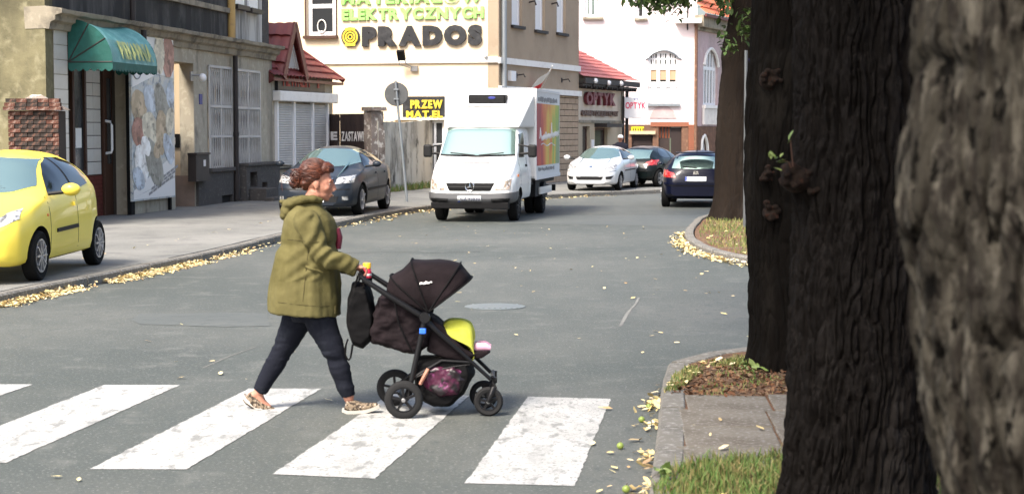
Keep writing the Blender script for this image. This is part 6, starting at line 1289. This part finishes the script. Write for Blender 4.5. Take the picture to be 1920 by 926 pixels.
hipR, kneeR, ankR = w3(566, 580, .085), w3(531, 655, .095), w3(483, 738, .09); hipF, kneeF, ankF = w3(592, 580, -.085), w3(630, 668, -.095), w3(655, 748, -.085)
for h_, k_, a_ in ((hipR, kneeR, ankR), (hipF, kneeF, ankF)):
    mb.tube([h_, h_.lerp(k_, .5), k_, k_.lerp(a_, .3), k_.lerp(a_, .7), a_], [.095, .078, .058, .057, .044, .036], 14)
mb.tube([ankR, w3(470, 744, .09), w3(466, 746, .09)], [.035, .033, .028], 10); mb.tube([ankR, w3(492, 756, .088), w3(506, 766, .086)], [.034, .032, .024], 10)
mb.tube([ankF, w3(655, 758, -.085), w3(676, 762, -.085)], [.035, .035, .03], 10)
body = link('body', union_mesh(mb, 'body', 'skin', .0055, 3), WM)
# face details
HEAD = math.radians(9)
for sg in (-1, 1):
    mb = MB(); mb.ell(w3(616.2, 341, sg*.034), (.008, .012, .005), 10, 7); mb.build('eye', 'eye_white', body, True); mb = MB(); mb.ell(w3(617.6, 341, sg*.035), (.006, .006, .0055), 8, 6); mb.build('iris', 'iron_dark', body, True)
    mb = MB(); mb.tube([w3(622, 334, sg*.014), w3(621.5, 332, sg*.034), w3(617, 333.5, sg*.054)], [.003, .0045, .002], 6); mb.build('eyebrow', 'hair', body, True)
mb = MB(); mb.tube([w3(624.5, 361, -.018), w3(626.6, 360.8, 0), w3(624.5, 361, .018)], [.003, .0055, .003], 6); mb.build('lips', 'tan_panel', body, True)
mb = MB(); E_(586, 328, 0, (.106, .084, .104)); E_(571, 341, 0, (.055, .07, .07)); E_(604, 314, 0, (.06, .072, .05)); E_(577, 323, 0, (.08, .081, .082))
E_(557, 338, 0, (.05, .056, .055)); E_(560, 346, 0, (.045, .05, .045))
hm = union_mesh(mb, 'hair', 'hair', .006, 3)
fx_, fz_ = w3(606, 335).x, w3(606, 335).z
def hair_d(co, no):
    n1 = vnoise(co[:, 0]*22, co[:, 1]*70, co[:, 2]*70); n2 = vnoise(co[:, 0]*60+co[:, 2]*40, co[:, 1]*110, co[:, 2]*110-co[:, 0]*30)
    d = (n1-.5)*.009+(n2-.5)*.007; back = (co[:, 0] < w3(563, 330).x); d = d+back*(vnoise(co[:, 0]*45, co[:, 1]*45, co[:, 2]*45)-.4)*.01-back*.008; return no*d[:, None]
displace(hm, hair_d); hr_ = link('hair', hm, WM)
# trim the hair away from the face by pushing its lower front back inside the skull
def face_trim(co, no):
    o = np.zeros_like(co); front = (co[:, 0] > w3(599, 330).x) & (co[:, 2] < w3(600, 322).z-(co[:, 0]-w3(599, 330).x)*.0); o[front, 0] = -(co[front, 0]-w3(596, 330).x)*.97; o[front, 1] = -co[front, 1]*.3; return o
displace(hm, face_trim)
mb = MB()
for k in range(3): a = random.random()*6.28; p = w3(556+random.gauss(0, 5), 338+random.gauss(0, 8), random.gauss(0, .03)); mb.tube([p, p+Vector((-.04, random.gauss(0, .03), random.gauss(.02, .03))), p+Vector((-.06, random.gauss(0, .04), random.gauss(-.01, .03)))], [.008, .006, .002], 5)
mb.build('hair_strand', 'hair', hr_, True)
hc0 = w3(586, 328); hrad = Vector((.106, .084, .104)); bun = w3(557, 339)
def onskull(d, k=1.0): d = d.normalized(); return hc0+Vector((d.x*hrad.x, d.y*hrad.y, d.z*hrad.z))*k
mb = MB(); rs_ = random.Random(3)
for i in range(330):
    t = rs_.uniform(-1, 1); y = t*.95; z = .5*(1-t*t)-.2*t*t; d0 = Vector((math.sqrt(max(.02, 1-y*y-z*z)), y, z)); d1 = Vector((-.95, rs_.gauss(0, .25), rs_.gauss(0, .22)))
    f0 = rs_.choice((0, 0, .1, .25, .4)); pts = []
    for k in range(8):
        f = f0+(1-f0)*k/7; up = Vector((0, 0, .55*math.sin(math.pi*f)*(1-abs(t)*.8))); d = d0.lerp(d1, f)+up+Vector((rs_.gauss(0, .03), rs_.gauss(0, .03), rs_.gauss(0, .03))); pts.append(onskull(d, 1.02+rs_.uniform(0, .035)+.03*math.sin(math.pi*f)))
    mb.tube(pts, [.0012]+[rs_.uniform(.0025, .0042)]*6+[.002], 4)
for i in range(150):
    a = Vector((rs_.gauss(0, 1), rs_.gauss(0, 1), rs_.gauss(0, 1))).normalized(); b = a.cross(Vector((rs_.gauss(0, 1), 1, rs_.gauss(0, 1)))).normalized(); r_ = rs_.uniform(.04, .055); t0 = rs_.uniform(0, 6.3); c_ = bun+Vector((rs_.gauss(0, .01), rs_.gauss(0, .012), rs_.gauss(-.004, .013)))
    mb.tube([c_+(a*math.cos(t0+.3*k)+b*math.sin(t0+.3*k))*r_ for k in range(6)], [.001, .004, .0045, .0045, .004, .001], 4)
for i in range(22):
    p = onskull(Vector((rs_.uniform(-1, .4), rs_.choice((-1, -1, 1))*rs_.uniform(.2, 1), rs_.uniform(-.3, 1))), 1.05) if i % 2 else bun+Vector((rs_.gauss(0, .05), rs_.gauss(0, .05), rs_.gauss(0, .05)))
    q = Vector((-.018+rs_.gauss(0, .012), rs_.gauss(0, .02), rs_.gauss(.005, .02))); mb.tube([p, p+q, p+q*1.7+Vector((0, 0, rs_.gauss(-.01, .012)))], [.0015, .0013, .0006], 3)
tag(mb.build('hair_strands', 'hair', hr_, True), None, None, None, 'stuff')
# trousers
HEAD = 0.0
mb = MB(); mb.tube([w3(577, 545), w3(578, 585), w3(579, 600)], [(.175, .12), (.175, .125), (.14, .11)], 18, up=(1, 0, 0))
for h_, k_, a_ in ((hipR, kneeR, ankR), (hipF, kneeF, ankF)):
    h2 = h_+Vector((0, 0, .02)); mb.tube([h2, h_.lerp(k_, .3), h_.lerp(k_, .65), k_, k_.lerp(a_, .3), k_.lerp(a_, .7), k_.lerp(a_, .93)], [.115, .105, .088, .073, .07, .057, .048], 16)
me = union_mesh(mb, 'trousers', 'denim', .008, 3)
def fold(co, no):
    n1 = fbm(co[:, 0]*6, co[:, 1]*6, co[:, 2]*22, 3); kn = np.exp(-((co[:, 2]-w3(0, 665).z)/.09)**2)+.8*np.exp(-((co[:, 2]-w3(0, 735).z)/.06)**2)+.35; return no*((n1-.42)*.03*kn)[:, None]
displace(me, fold); link('trousers', me, WM)
# parka
mb = MB()
prof = ((586, 571, .246, .275), (560, 572, .243, .27), (520, 573.5, .228, .258), (480, 576, .212, .243), (455, 578, .19, .225), (430, 579, .182, .22), (412, 578, .168, .212), (400, 577, .145, .19), (390, 577, .112, .145), (381, 579, .088, .105), (374, 581, .073, .085))
rows = []
for (py, px, rx, ry) in prof:
    row_ = []
    for j in range(28):
        t = 2*math.pi*j/28; ex = 2/2.3; cx_, sy_ = math.copysign(abs(math.cos(t))**ex, math.cos(t)), math.copysign(abs(math.sin(t))**ex, math.sin(t)); p = w3(px, py); row_.append((p.x+rx*cx_, ry*sy_, p.z-.02*cx_*(1 if py > 540 else 0)))
    rows.append(row_)
mb.grid(rows, close=True); k = len(mb.v); mb.f += [tuple(range(28))[::-1], tuple(range(k-28, k))]; mb.m += [0, 0]
for sg in (-1, 1):
    y = sg*.17; mb.tube([w3(570, 404, y*.9), w3(576, 415, y*1.1), w3(588, 446, y*1.32), w3(601, 474, y*1.38), w3(618, 486, y*1.32), w3(640, 492, y*1.15), w3(660, 500, y), w3(667, 502.5, y)], [.078, .088, .08, .075, .07, .063, .055, .052], 16)
me = union_mesh(mb, 'parka', 'parka', .0085, 3)
def pfold(co, no):
    x, y, z = co.T; px_ = x/KW+585; w_ = w3(0, 458).z; cin = np.exp(-((z-w_)/.03)**2)
    n1 = fbm(x*7+2, y*7, z*4.0, 3)-.42; n2 = fbm(x*9+z*9, y*6, z*9-x*7, 2)-.38; arm = np.clip((np.abs(y)-.2)/.06, 0, 1)*(z > w3(0, 520).z)
    rip = np.sin((z-x*.9)*62+vnoise(x*6, y*6, z*6)*7)*arm*.0075; dr = (vnoise(x*26, y*26, z*2.2)-.5)*.02*np.clip((w_-z)/.12, 0, 1)
    return no*(n1*.04+n2*.026*(.5+arm)-cin*.012*(1-arm)+rip+dr)[:, None]
displace(me, pfold); pk = link('parka', me, WM)
mb = MB(); E_(549, 383, 0, (.075, .115, .045)); E_(540, 396, 0, (.05, .105, .05)); E_(535, 404, 0, (.036, .09, .036)); mb.tube([w3(603, 376, -.06), w3(588, 372, -.1), w3(566, 374, -.12), w3(552, 378, -.08)], [.016, .024, .03, .03], 10); mb.tube([w3(603, 376, .06), w3(588, 372, .1), w3(566, 374, .12), w3(552, 378, .08)], [.016, .024, .03, .03], 10); E_(530, 378, -.0, (.02, .08, .016))
me = union_mesh(mb, 'hood', 'parka', .007, 3); displace(me, lambda co, no: no*((fbm(co[:, 0]*14, co[:, 1]*9, co[:, 2]*14, 3)-.42)*.03)[:, None]); link('hood', me, pk)
for sg in (-1, 1):
    mb = MB(); y = sg*.17; mb.tube([w3(658, 499.4, y), w3(669, 503, y)], [.058, .055], 16, caps=False); mb.tube([w3(669, 503, y), w3(668.5, 503, y)], [.055, .045], 16, caps=False); mb.build('cuff', 'parka', pk, True)
def surf_strip(nm, pts, m, wd=.006, out=.004):
    b = bmesh.new(); b.from_mesh(pk.data); bv = BVHTree.FromBMesh(b); b.free(); q = []
    for (px, py) in pts: o = w3(px, py, -.6); h = bv.ray_cast(o, Vector((0, 1, 0))); q.append((h[0] if h[0] else w3(px, py, -.25))+Vector((0, -out, 0)))
    mb = MB(); mb.tube(q, wd, 6); return mb.build(nm, m, pk, True)
ln = lambda a, b, n=9: [(a[0]+(b[0]-a[0])*k/n, a[1]+(b[1]-a[1])*k/n) for k in range(n+1)]
surf_strip('waist_seam', ln((523, 457), (606, 461)), 'parka_dark', .003, .0); surf_strip('hem_seam', ln((507, 577), (628, 588)), 'parka_dark', .0028, .0); surf_strip('pocket_flap', ln((560, 508), (592, 520)), 'parka', .012, .002); surf_strip('side_seam', ln((566, 470), (556, 575)), 'parka_dark', .0028, .0)
mb = MB(); mb.tube([w3(632, 428, .03), w3(635.5, 445, .03), w3(634, 466, .03)], [(.02, .05), (.026, .06), (.02, .055)], 12, up=(0, 1, 0)); cb = mb.build('chest_bag', 'maroon_bag', None, True); cb.location = ORG; tag(cb, 'small maroon bag worn on the chest of the woman in the parka', 'bag')
mb = MB(); mb.tube([w3(631, 429, .03), w3(622, 408, .05), w3(600, 384, .07)], .008, 6); mb.build('strap', 'maroon_bag', cb, True)
# shoes
def shoe(pts, rad, sole, nm='shoe'):
    global mb
    mb = MB(); mb.tube(pts, rad, 16, up=(0, 1, 0)); me = union_mesh(mb, nm, 'shoe', .005, 3); o = link(nm, me, WM)
    m2 = MB(); m2.grid([[p+Vector((0, s*w_, 0))+n_*h for s, h in ((-1, 0), (-1.06, .022), (1.06, .022), (1, 0))] for p, w_, n_ in sole], close=True); k = len(m2.v); m2.f += [(0, 1, 2, 3), (k-1, k-2, k-3, k-4)]; m2.m += [0, 0]; m2.build('sole', 'sole', o, True, 50); return o
yr = .088
shoe([w3(463, 741, yr), w3(470, 748, yr), w3(482, 757, yr), w3(496, 764, yr), w3(508, 767.5, yr), w3(516, 769, yr)], [(.042, .036), (.049, .041), (.043, .046), (.034, .047), (.024, .042), (.012, .028)],
     [(w3(455, 742, yr), .032, Vector((.55, 0, .84))), (w3(462, 752, yr), .038, Vector((.5, 0, .86))), (w3(478, 763, yr), .038, Vector((.4, 0, .9))), (w3(494, 771.5, yr), .045, Vector((.2, 0, .98))), (w3(506, 773, yr), .044, Vector((0, 0, 1))), (w3(518, 772.5, yr), .026, Vector((0, 0, 1)))])
yf = -.085
shoe([w3(648, 758, yf), w3(655, 760, yf), w3(668, 762, yf), w3(682, 763, yf), w3(696, 761, yf), w3(708, 758, yf)], [(.043, .038), (.049, .041), (.042, .045), (.03, .046), (.024, .042), (.014, .028)],
     [(w3(642, 771, yf), .032, Vector((0, 0, 1))), (w3(652, 774.5, yf), .038, Vector((0, 0, 1))), (w3(668, 774, yf), .038, Vector((.0, 0, 1))), (w3(686, 772.5, yf), .045, Vector((-.1, 0, 1))), (w3(700, 768.5, yf), .043, Vector((-.25, 0, .97))), (w3(713, 763, yf), .026, Vector((-.3, 0, .95)))])
# ================================================================ PUSHCHAIR
YS = 11.45; SO = Vector((PD(820, 785, YS).x, YS, 0))
def s3(px, py, y=0.0, Y=YS): q = PD(px, py, Y); return Vector((q.x-SO.x, y, q.z))
PC = thing('pushchair', 'dark plum pushchair with black frame and raised canopy being pushed over the crossing', 'pushchair', SO)
# wheels: near side at y=-.25, far at +.22
def pwheel(px, py, y, R, wd):
    w_ = thing('wheel', None, None); w_.parent = PC; q = PD(px, py, YS+y); w_.location = (q.x-SO.x, y, R)
    mb = MB(); mb.lathe([(R*.66, -wd/2+.004), (R*.86, -wd/2), (R*.97, -wd/2+.012), (R, -wd*.1), (R, wd*.1), (R*.97, wd/2-.012), (R*.86, wd/2), (R*.66, wd/2-.004), (R*.66, -wd/2+.004)], 32, (0, 0, 0), 'y'); mb.f = mb.f[:-2]; mb.m = mb.m[:-2]; mb.build('tyre', 'rubber_grey', w_, True, 50)
    mb = MB(); mb.lathe([(R*.68, -wd*.3), (R*.68, wd*.3), (R*.6, wd*.3), (R*.6, -wd*.3), (R*.68, -wd*.3)], 28, (0, 0, 0), 'y'); mb.f = mb.f[:-2]; mb.m = mb.m[:-2]; mb.lathe([(.022, -wd*.55), (.022, wd*.55)], 14, (0, 0, 0), 'y')
    for k in range(5): a = 2*math.pi*k/5+.4; mb.bar((.012*math.cos(a), 0, .012*math.sin(a)), (R*.64*math.cos(a), 0, R*.64*math.sin(a)), .016, R*.26, up=(0, 1, 0))
    mb.build('rim', 'frame_black', w_); mb = MB(); mb.lathe([(.014, -wd*.56), (.01, -wd*.6), (0, -wd*.6)], 12, (0, 0, 0), 'y'); mb.build('hub_cap', 'grey_metal', w_)
    return w_.location
rn = pwheel(757, 752, -.27, .128, .05); rf = pwheel(741, 741, .27, .128, .05); fn = pwheel(916, 757, -.15, .098, .045); ff_ = pwheel(907, 750, .15, .098, .045)
mb = MB(); mb.tube([rn, rf], .013, 8); mb.build('axle', 'frame_black', PC, True)
for sg in (-1, 1):
    y = .23*sg; mb = MB(); mb.tube([s3(681, 511, y), s3(690, 520, y), s3(740, 552, y), s3(795, 586, y), s3(820, 612, y*.95), s3(868, 655, y*.85), s3(920, 704, y*.68)], [.016, .017, .02, .02, .016, .014, .013], 10); mb.build('frame_tube', 'frame_black', PC, True)
    w_ = rn if sg < 0 else rf; mb = MB(); mb.tube([s3(800, 590, y), s3(789, 640, y), s3(775, 705, y*1.05), Vector((w_[0]+.02, sg*.255, w_[2]+.02))], [.018, .018, .017, .015], 10); mb.tube([s3(775, 700, y), s3(830, 668, y*.9), s3(885, 672, y*.8)], [.012, .011, .01], 8); mb.build('rear_leg', 'frame_black', PC, True)
    mb = MB(); wf = fn if sg < 0 else ff_; a = s3(926, 706, sg*.15); mb.tube([a+Vector((.0, 0, .02)), a+Vector((0, 0, -.05)), Vector((wf[0]+.015, wf[1]+.035*sg, wf[2]+.05)), Vector((wf[0], wf[1]+.033*sg, wf[2]))], [.022, .024, .016, .014], 10); mb.tube([a+Vector((0, 0, -.04)), Vector((wf[0], wf[1]-.033*sg, wf[2]))], [.02, .013], 8); mb.build('front_fork', 'frame_black', PC, True)
    mb = MB(); c_ = s3(795, 613, y-.004); mb.box(c_.x-.018, c_.x+.026, c_.y-.028, c_.y+.028, c_.z-.016, c_.z+.02); mb.build('clip', 'blue_clip', PC, bevel=.006)
mb = MB(); mb.tube([s3(681, 511, -.24), s3(679, 510, -.15), s3(679, 510, .15), s3(681, 511, .24)], .0155, 10, up=(1, 0, 0)); mb.build('handlebar', 'pram_black', PC, True)
mb = MB(); mb.tube([s3(924, 702, -.15), s3(924, 702, .15)], .014, 8); mb.tube([s3(775, 705, -.24), s3(775, 705, .24)], .012, 8); mb.build('cross_bar', 'frame_black', PC, True)
def cushion(name, poly, hw, m, rnd=.8, voxel=.008, amp=.018, fr=9):
    """closed soft volume: side outline inflated across its width"""
    mb = MB(); P_ = [s3(*q) for q in poly]; c_ = sum(P_, Vector())/len(P_); rows = []
    for k in range(9):
        t = -1+2*k/8; f = (1-abs(t)**3*.16); rows.append([c_+(p-c_)*f+Vector((0, t*hw, 0)) for p in P_])
    mb.grid(rows, close=True); n = len(P_); k = len(mb.v); mb.f += [tuple(range(n))[::-1], tuple(range(k-n, k))]; mb.m += [0, 0]
    me = union_mesh(mb, name, m, voxel, 5); displace(me, lambda co, no: no*((fbm(co[:, 0]*fr, co[:, 1]*5, co[:, 2]*fr*1.6, 3)-.42)*amp*2)[:, None]); return link(name, me, PC)
cushion('seat_shell', [(728, 545), (762, 560), (800, 582), (824, 612), (808, 646), (788, 658), (757, 656), (724, 648), (698, 637), (695, 612), (703, 578), (713, 556)], .19, 'pram', amp=.03, fr=12)
for sg in (-1, 1):
    mb = MB(); c_ = s3(800, 588, sg*.245); mb.lathe([(.0, -.016), (.034, -.016), (.038, -.008), (.038, .008), (.034, .016), (0, .016)], 18, c_, 'y'); mb.build('frame_joint', 'frame_black', PC, True)
    mb = MB(); mb.tube([s3(744, 556, sg*.236), s3(752, 600, sg*.225), s3(770, 640, sg*.215), s3(782, 656, sg*.21)], .006, 5); mb.build('strap', 'pram_black', PC)
    mb = MB(); mb.tube([s3(775, 702, sg*.23), s3(800, 690, sg*.225), s3(850, 680, sg*.2), s3(884, 676, sg*.18)], .007, 6); mb.build('basket_rim', 'frame_black', PC, True)
mb = MB(); c_ = s3(752, 728, 0); mb.tube([c_+Vector((0, -.24, 0)), c_+Vector((0, .24, 0))], .009, 8); mb.box(c_.x-.04, c_.x+.0, -.2, -.12, c_.z-.006, c_.z+.008); mb.build('brake_bar', 'frame_black', PC)
cushion('seat_pad', [(806, 585), (826, 600), (872, 648), (900, 662), (880, 676), (835, 668), (800, 655)], .17, 'pram', amp=.01)
cushion('leg_rest', [(860, 652), (890, 655), (918, 652), (921, 658), (905, 668), (878, 670)], .14, 'pram', amp=.006)
# canopy: ribs swung about the hinge
hc_ = (806, 580); arcs = ((37, 103), (46, 106.5), (56, 111), (68, 102.5), (80, 101), (95, 99), (110, 103), (124, 98), (139, 104), (149, 95), (158, 92)); rows = []
for i, (an, rr) in enumerate(arcs):
    a = math.radians(an); row_ = []
    for k in range(25):
        f = -math.pi/2+math.pi*k/24; b = math.copysign(abs(math.sin(f))**.6, math.sin(f)); q = max(0, math.cos(f))**.42; R_2 = rr*.965*(.02+.98*q); sag = 1-.035*math.sin(math.pi*((i % 3)/3))*q
        p = s3(hc_[0]+R_2*math.cos(a)*sag, hc_[1]-R_2*math.sin(a)*sag, b*.225); row_.append(p)
    rows.append(row_)
mb = MB(); mb.grid(rows); cn = mb.build('canopy', 'pram', PC, True, 14); so = cn.modifiers.new('s', 'SOLIDIFY'); so.thickness = .008
displace(cn.data, lambda co, no: no*((fbm(co[:, 0]*9, co[:, 1]*9, co[:, 2]*9, 2)-.4)*.016)[:, None])
for i in (0, 2, 6, 8): mb = MB(); mb.tube([q*1.0+Vector((0, 0, .004)) for q in rows[i]], .006, 6); mb.build('canopy_rib', 'pram_black', cn, True)
mb = MB(); pts = []
b = bmesh.new(); b.from_mesh(cn.data); bv = BVHTree.FromBMesh(b); b.free(); row0, row1 = [], []
for k in range(9):
    px = 790+23*k/8; t_, b_ = (524-2*k/8-1.2*math.sin(k*1.9)+1.2*abs(k-4)/4, 529-3*k/8+.8*math.sin(k*2.3+1)-1.2*abs(k-4)/4)
    for (py, rw_) in ((t_, row0), (b_, row1)):
        o = s3(px, py, -.6); h = bv.ray_cast(o, Vector((0, 1, 0))); rw_.append((h[0] if h[0] else s3(px, py, -.2))+Vector((0, -.007, .002)))
mb.grid([row0, row1]); mb.build('logo_print', 'print_white', cn, fixn=False)
# bag on the handle, bottle, blanket, shoe, basket
mb = MB(); bg_ = [(664, 528), (690, 532), (700, 560), (705, 600), (700, 635), (682, 652), (662, 645), (652, 610), (653, 560)]
P_ = [s3(*q) for q in bg_]; c_ = sum(P_, Vector())/len(P_); rows = [[c_+(p-c_)*(1-abs(t)**3*.2)+Vector((0, t*.16, 0)) for p in P_] for t in (-1, -.8, -.4, 0, .4, .8, 1)]; mb.grid(rows, close=True); n = len(P_); k = len(mb.v); mb.f += [tuple(range(n))[::-1], tuple(range(k-n, k))]; mb.m += [0, 0]
me = union_mesh(mb, 'changing_bag', 'pram_black', .008, 5); displace(me, lambda co, no: no*((fbm(co[:, 0]*9, co[:, 1]*6, co[:, 2]*12, 3)-.42)*.03)[:, None]); bgo = link('changing_bag', me); bgo.location = SO; tag(bgo, 'black changing bag hanging from the pushchair handle', 'bag')
mb = MB(); 
for y in (-.13, .13): mb.tube([s3(668, 536, y), s3(674, 516, y), s3(681, 505, y), s3(687, 516, y), s3(685, 536, y)], .008, 6)
mb.tube([s3(655, 632, -.1), s3(651, 645, -.1), s3(650, 658, -.1), s3(653, 668, -.1), s3(657, 671, -.1), s3(660, 666, -.1), s3(662, 655, -.1), s3(664, 642, -.1)], .007, 6); mb.build('strap', 'pram_black', bgo, True)
bo = thing('drink_bottle', 'red drink bottle with a yellow cap in the cup holder by the handle', 'bottle', SO); y = .05
mb = MB(); c_ = s3(687, 512, y); mb.lathe([(.02, -.05), (.03, -.045), (.031, .0), (.026, .025), (.02, .03)], 16, c_); mb.build('bottle_body', 'bottle_red', bo, True); mb = MB(); mb.lathe([(.027, .028), (.028, .06), (.024, .066), (.0, .066)], 16, c_); mb.build('cap', 'bottle_cap', bo, True); mb = MB(); mb.lathe([(.0315, -.02), (.0315, -.005), (.031, -.005), (.031, -.02)], 16, c_); mb.build('label_band', 'print_white', bo)
mb = MB(); mb.lathe([(.034, -.08), (.036, -.035), (.034, -.035), (.031, -.075)], 16, c_); mb.tube([c_+Vector((0, -.035, -.05)), s3(690, 522, -.2)], .008, 6); mb.build('cup_holder', 'pram_black', PC, True)
prf = [Vector((x, y, 0)) for x, y in ((828, 612), (834, 603), (846, 598), (858, 598), (870, 599), (882, 603), (887, 612), (889, 624), (888, 637), (884, 648), (880, 658))]; rows = []
for k in range(29):
    f = k/28; yy = -.165+.33*f; row_ = []; dr = 7*math.sin(f*9.5)+4*math.sin(f*23+1)
    for i_, p in enumerate(prf):
        t_ = i_/(len(prf)-1); fo = (math.sin(f*15+t_*2.2)*.6+math.sin(f*31+t_*4)*.3+math.sin(t_*9+f*5)*.5)*3.2*(.35+t_); edge_ = max(0, abs(2*f-1)-.5)*82*(.2+.8*math.sin(math.pi*t_))
        row_.append(s3(p.x+fo*.8+(dr*.35 if t_ > .8 else 0), p.y+fo*.5+edge_+(dr if t_ > .8 else 0), yy*(1-.12*t_)))
    rows.append(row_)
mb = MB(); mb.grid(rows); me = mb.mesh('blanket', 'blanket', True, 60); bk = link('blanket', me); so = bk.modifiers.new('s', 'SOLIDIFY'); so.thickness = .007; ss_ = bk.modifiers.new('u', 'SUBSURF'); ss_.levels = ss_.render_levels = 1; bk.location = SO; tag(bk, 'crumpled lime yellow blanket over the front of the pushchair seat', 'blanket')
for sg in (-1, 1):
    mb = MB(); mb.tube([s3(886, 651, sg*.06), s3(897, 648, sg*.06), s3(910, 648, sg*.06), s3(920, 651, sg*.06)], [(.022, .02), (.03, .027), (.028, .028), (.014, .016)], 12, up=(0, 1, 0)); o = mb.build('child_shoe', 'pinkshoe', None, True); o.location = SO; tag(o, 'small pink and lilac shoe beyond the blanket, ' + ('the nearer of the pair' if sg < 0 else 'the farther of the pair'), 'shoe', 'child shoes in the pushchair')
    mb = MB(); mb.tube([s3(887, 655, sg*.06), s3(900, 656, sg*.06), s3(919, 656, sg*.06)], [(.02, .006), (.026, .006), (.016, .005)], 10, up=(0, 1, 0)); mb.build('sole', 'sole', o)
cushion('basket', [(778, 672), (800, 668), (850, 664), (885, 672), (888, 700), (872, 735), (845, 757), (815, 760), (790, 745), (778, 715)], .2, 'pram_black', amp=.02)
cs_ = [(786, 682), (830, 678), (868, 684), (874, 705), (858, 730), (830, 735), (800, 720)]; mb = MB(); P_ = [s3(*q) for q in cs_]; c_ = sum(P_, Vector())/len(P_); rows = [[c_+(p-c_)*f+Vector((0, yy, 0)) for p in P_] for f, yy in ((.75, -.225), (1, -.2), (1, 0), (1, .18), (.8, .2))]; mb.grid(rows, close=True); n = len(P_); k = len(mb.v); mb.f += [tuple(range(n))[::-1], tuple(range(k-n, k))]; mb.m += [0, 0]
me = union_mesh(mb, 'shopping_bag', 'magenta', .008, 4); displace(me, lambda co, no: no*((fbm(co[:, 0]*18, co[:, 1]*9, co[:, 2]*18, 3)-.42)*.04)[:, None]); sb_ = link('shopping_bag', me); sb_.location = SO; tag(sb_, 'shiny magenta bag stuffed in the basket below the pushchair seat', 'bag')
mb = MB(); mb.tube([s3(806, 682, -.235), s3(801, 692, -.24), s3(793, 707, -.235)], [(.014, .012), (.017, .014), (.014, .012)], 10); o = mb.build('doll', 'skin', None, True); o.location = SO; tag(o, 'peach coloured doll limb sticking out of the pushchair basket', 'toy')
mb = MB(); mb.ell(s3(792, 709, -.235), (.013, .012, .011), 8, 6); mb.build('doll_hand', 'skin', o, True)
# ================================================================ PERSON IN THE DISTANCE
YPd = 61.0; q = PD(1163.5, 245, YPd); PM = thing('person', 'person in a dark jacket and white cap walking behind the silver car', 'person', (q.x, YPd, .113)); zt = PD(1163, 253.5, YPd).z-.113; k = zt/1.72
mb = MB(); hz = 1.6*k; mb.ell((0, 0, hz), (.085, .1, .12)); mb.ell((0, -.085, hz-.02), (.015, .025, .02)); mb.ell((-.085, 0, hz-.01), (.015, .02, .03)); mb.ell((.085, 0, hz-.01), (.015, .02, .03)); mb.tube([(0, .01, hz-.05), (0, .02, 1.4*k)], [.055, .065], 12)
mb.tube([(0, .02, 1.42*k), (0, .02, 1.36*k), (0, 0, 1.1*k), (0, 0, .85*k)], [(.12, .07), (.19, .1), (.17, .11), (.17, .11)], 14, up=(0, 1, 0))
for sg in (-1, 1):
    mb.tube([(sg*.19, .02, 1.34*k), (sg*.24, .03, 1.08*k), (sg*.22, -.06, .86*k)], [.055, .045, .033], 10); mb.tube([(sg*.22, -.06, .86*k), (sg*.215, -.08, .8*k)], [(.03, .018), (.036, .016)], 8)
    for j in range(4): mb.tube([(sg*.215, -.1+.02*j, .8*k), (sg*.205, -.1+.02*j, .75*k), (sg*.195, -.095+.018*j, (.715+.006*(j == 0))*k)], [.01, .009, .007], 6)
    mb.tube([(sg*.205, -.115, .83*k), (sg*.19, -.13, .79*k), (sg*.185, -.125, .76*k)], [.011, .01, .008], 6)
    mb.tube([(sg*.09, 0, .88*k), (sg*.095, -.06*sg, .48*k), (sg*.09, .1*sg, .08*k)], [.09, .06, .04], 10); mb.tube([(sg*.09, .1*sg+.04, .04), (sg*.09, .1*sg-.14, .035)], [(.04, .035), (.035, .025)], 8)
pb2 = link('body', union_mesh(mb, 'body', 'skin', .008, 2), PM)
mb = MB(); mb.tube([(0, .02, 1.46*k), (0, .02, 1.40*k), (0, .02, 1.33*k), (0, 0, 1.1*k), (0, 0, .78*k)], [(.1, .08), (.2, .12), (.27, .14), (.25, .15), (.25, .15)], 18, up=(0, 1, 0))
for sg in (-1, 1): mb.tube([(sg*.2, .02, 1.36*k), (sg*.27, .03, 1.08*k), (sg*.23, -.06, .86*k)], [.085, .07, .055], 12)
link('jacket', union_mesh(mb, 'jacket', 'jacket_navy', .012, 3), PM)
mb = MB()
for sg in (-1, 1): mb.tube([(sg*.09, 0, .9*k), (sg*.095, -.06*sg, .48*k), (sg*.09, .1*sg, .1*k)], [.11, .08, .06], 12)
link('trousers', union_mesh(mb, 'trousers', 'denim', .012, 2), PM)
for sg in (-1, 1): mb = MB(); mb.tube([(sg*.09, .1*sg+.06, .05), (sg*.09, .1*sg, .06), (sg*.09, .1*sg-.17, .035)], [(.045, .05), (.05, .06), (.04, .03)], 10); mb.build('shoe', 'black', PM, True)
mb = MB(); mb.ell((0, .01, hz+.045), (.105, .12, .085)); mb.ell((0, -.12, hz+.03), (.08, .07, .012)); mb.build('cap', 'cap_white', PM, True)
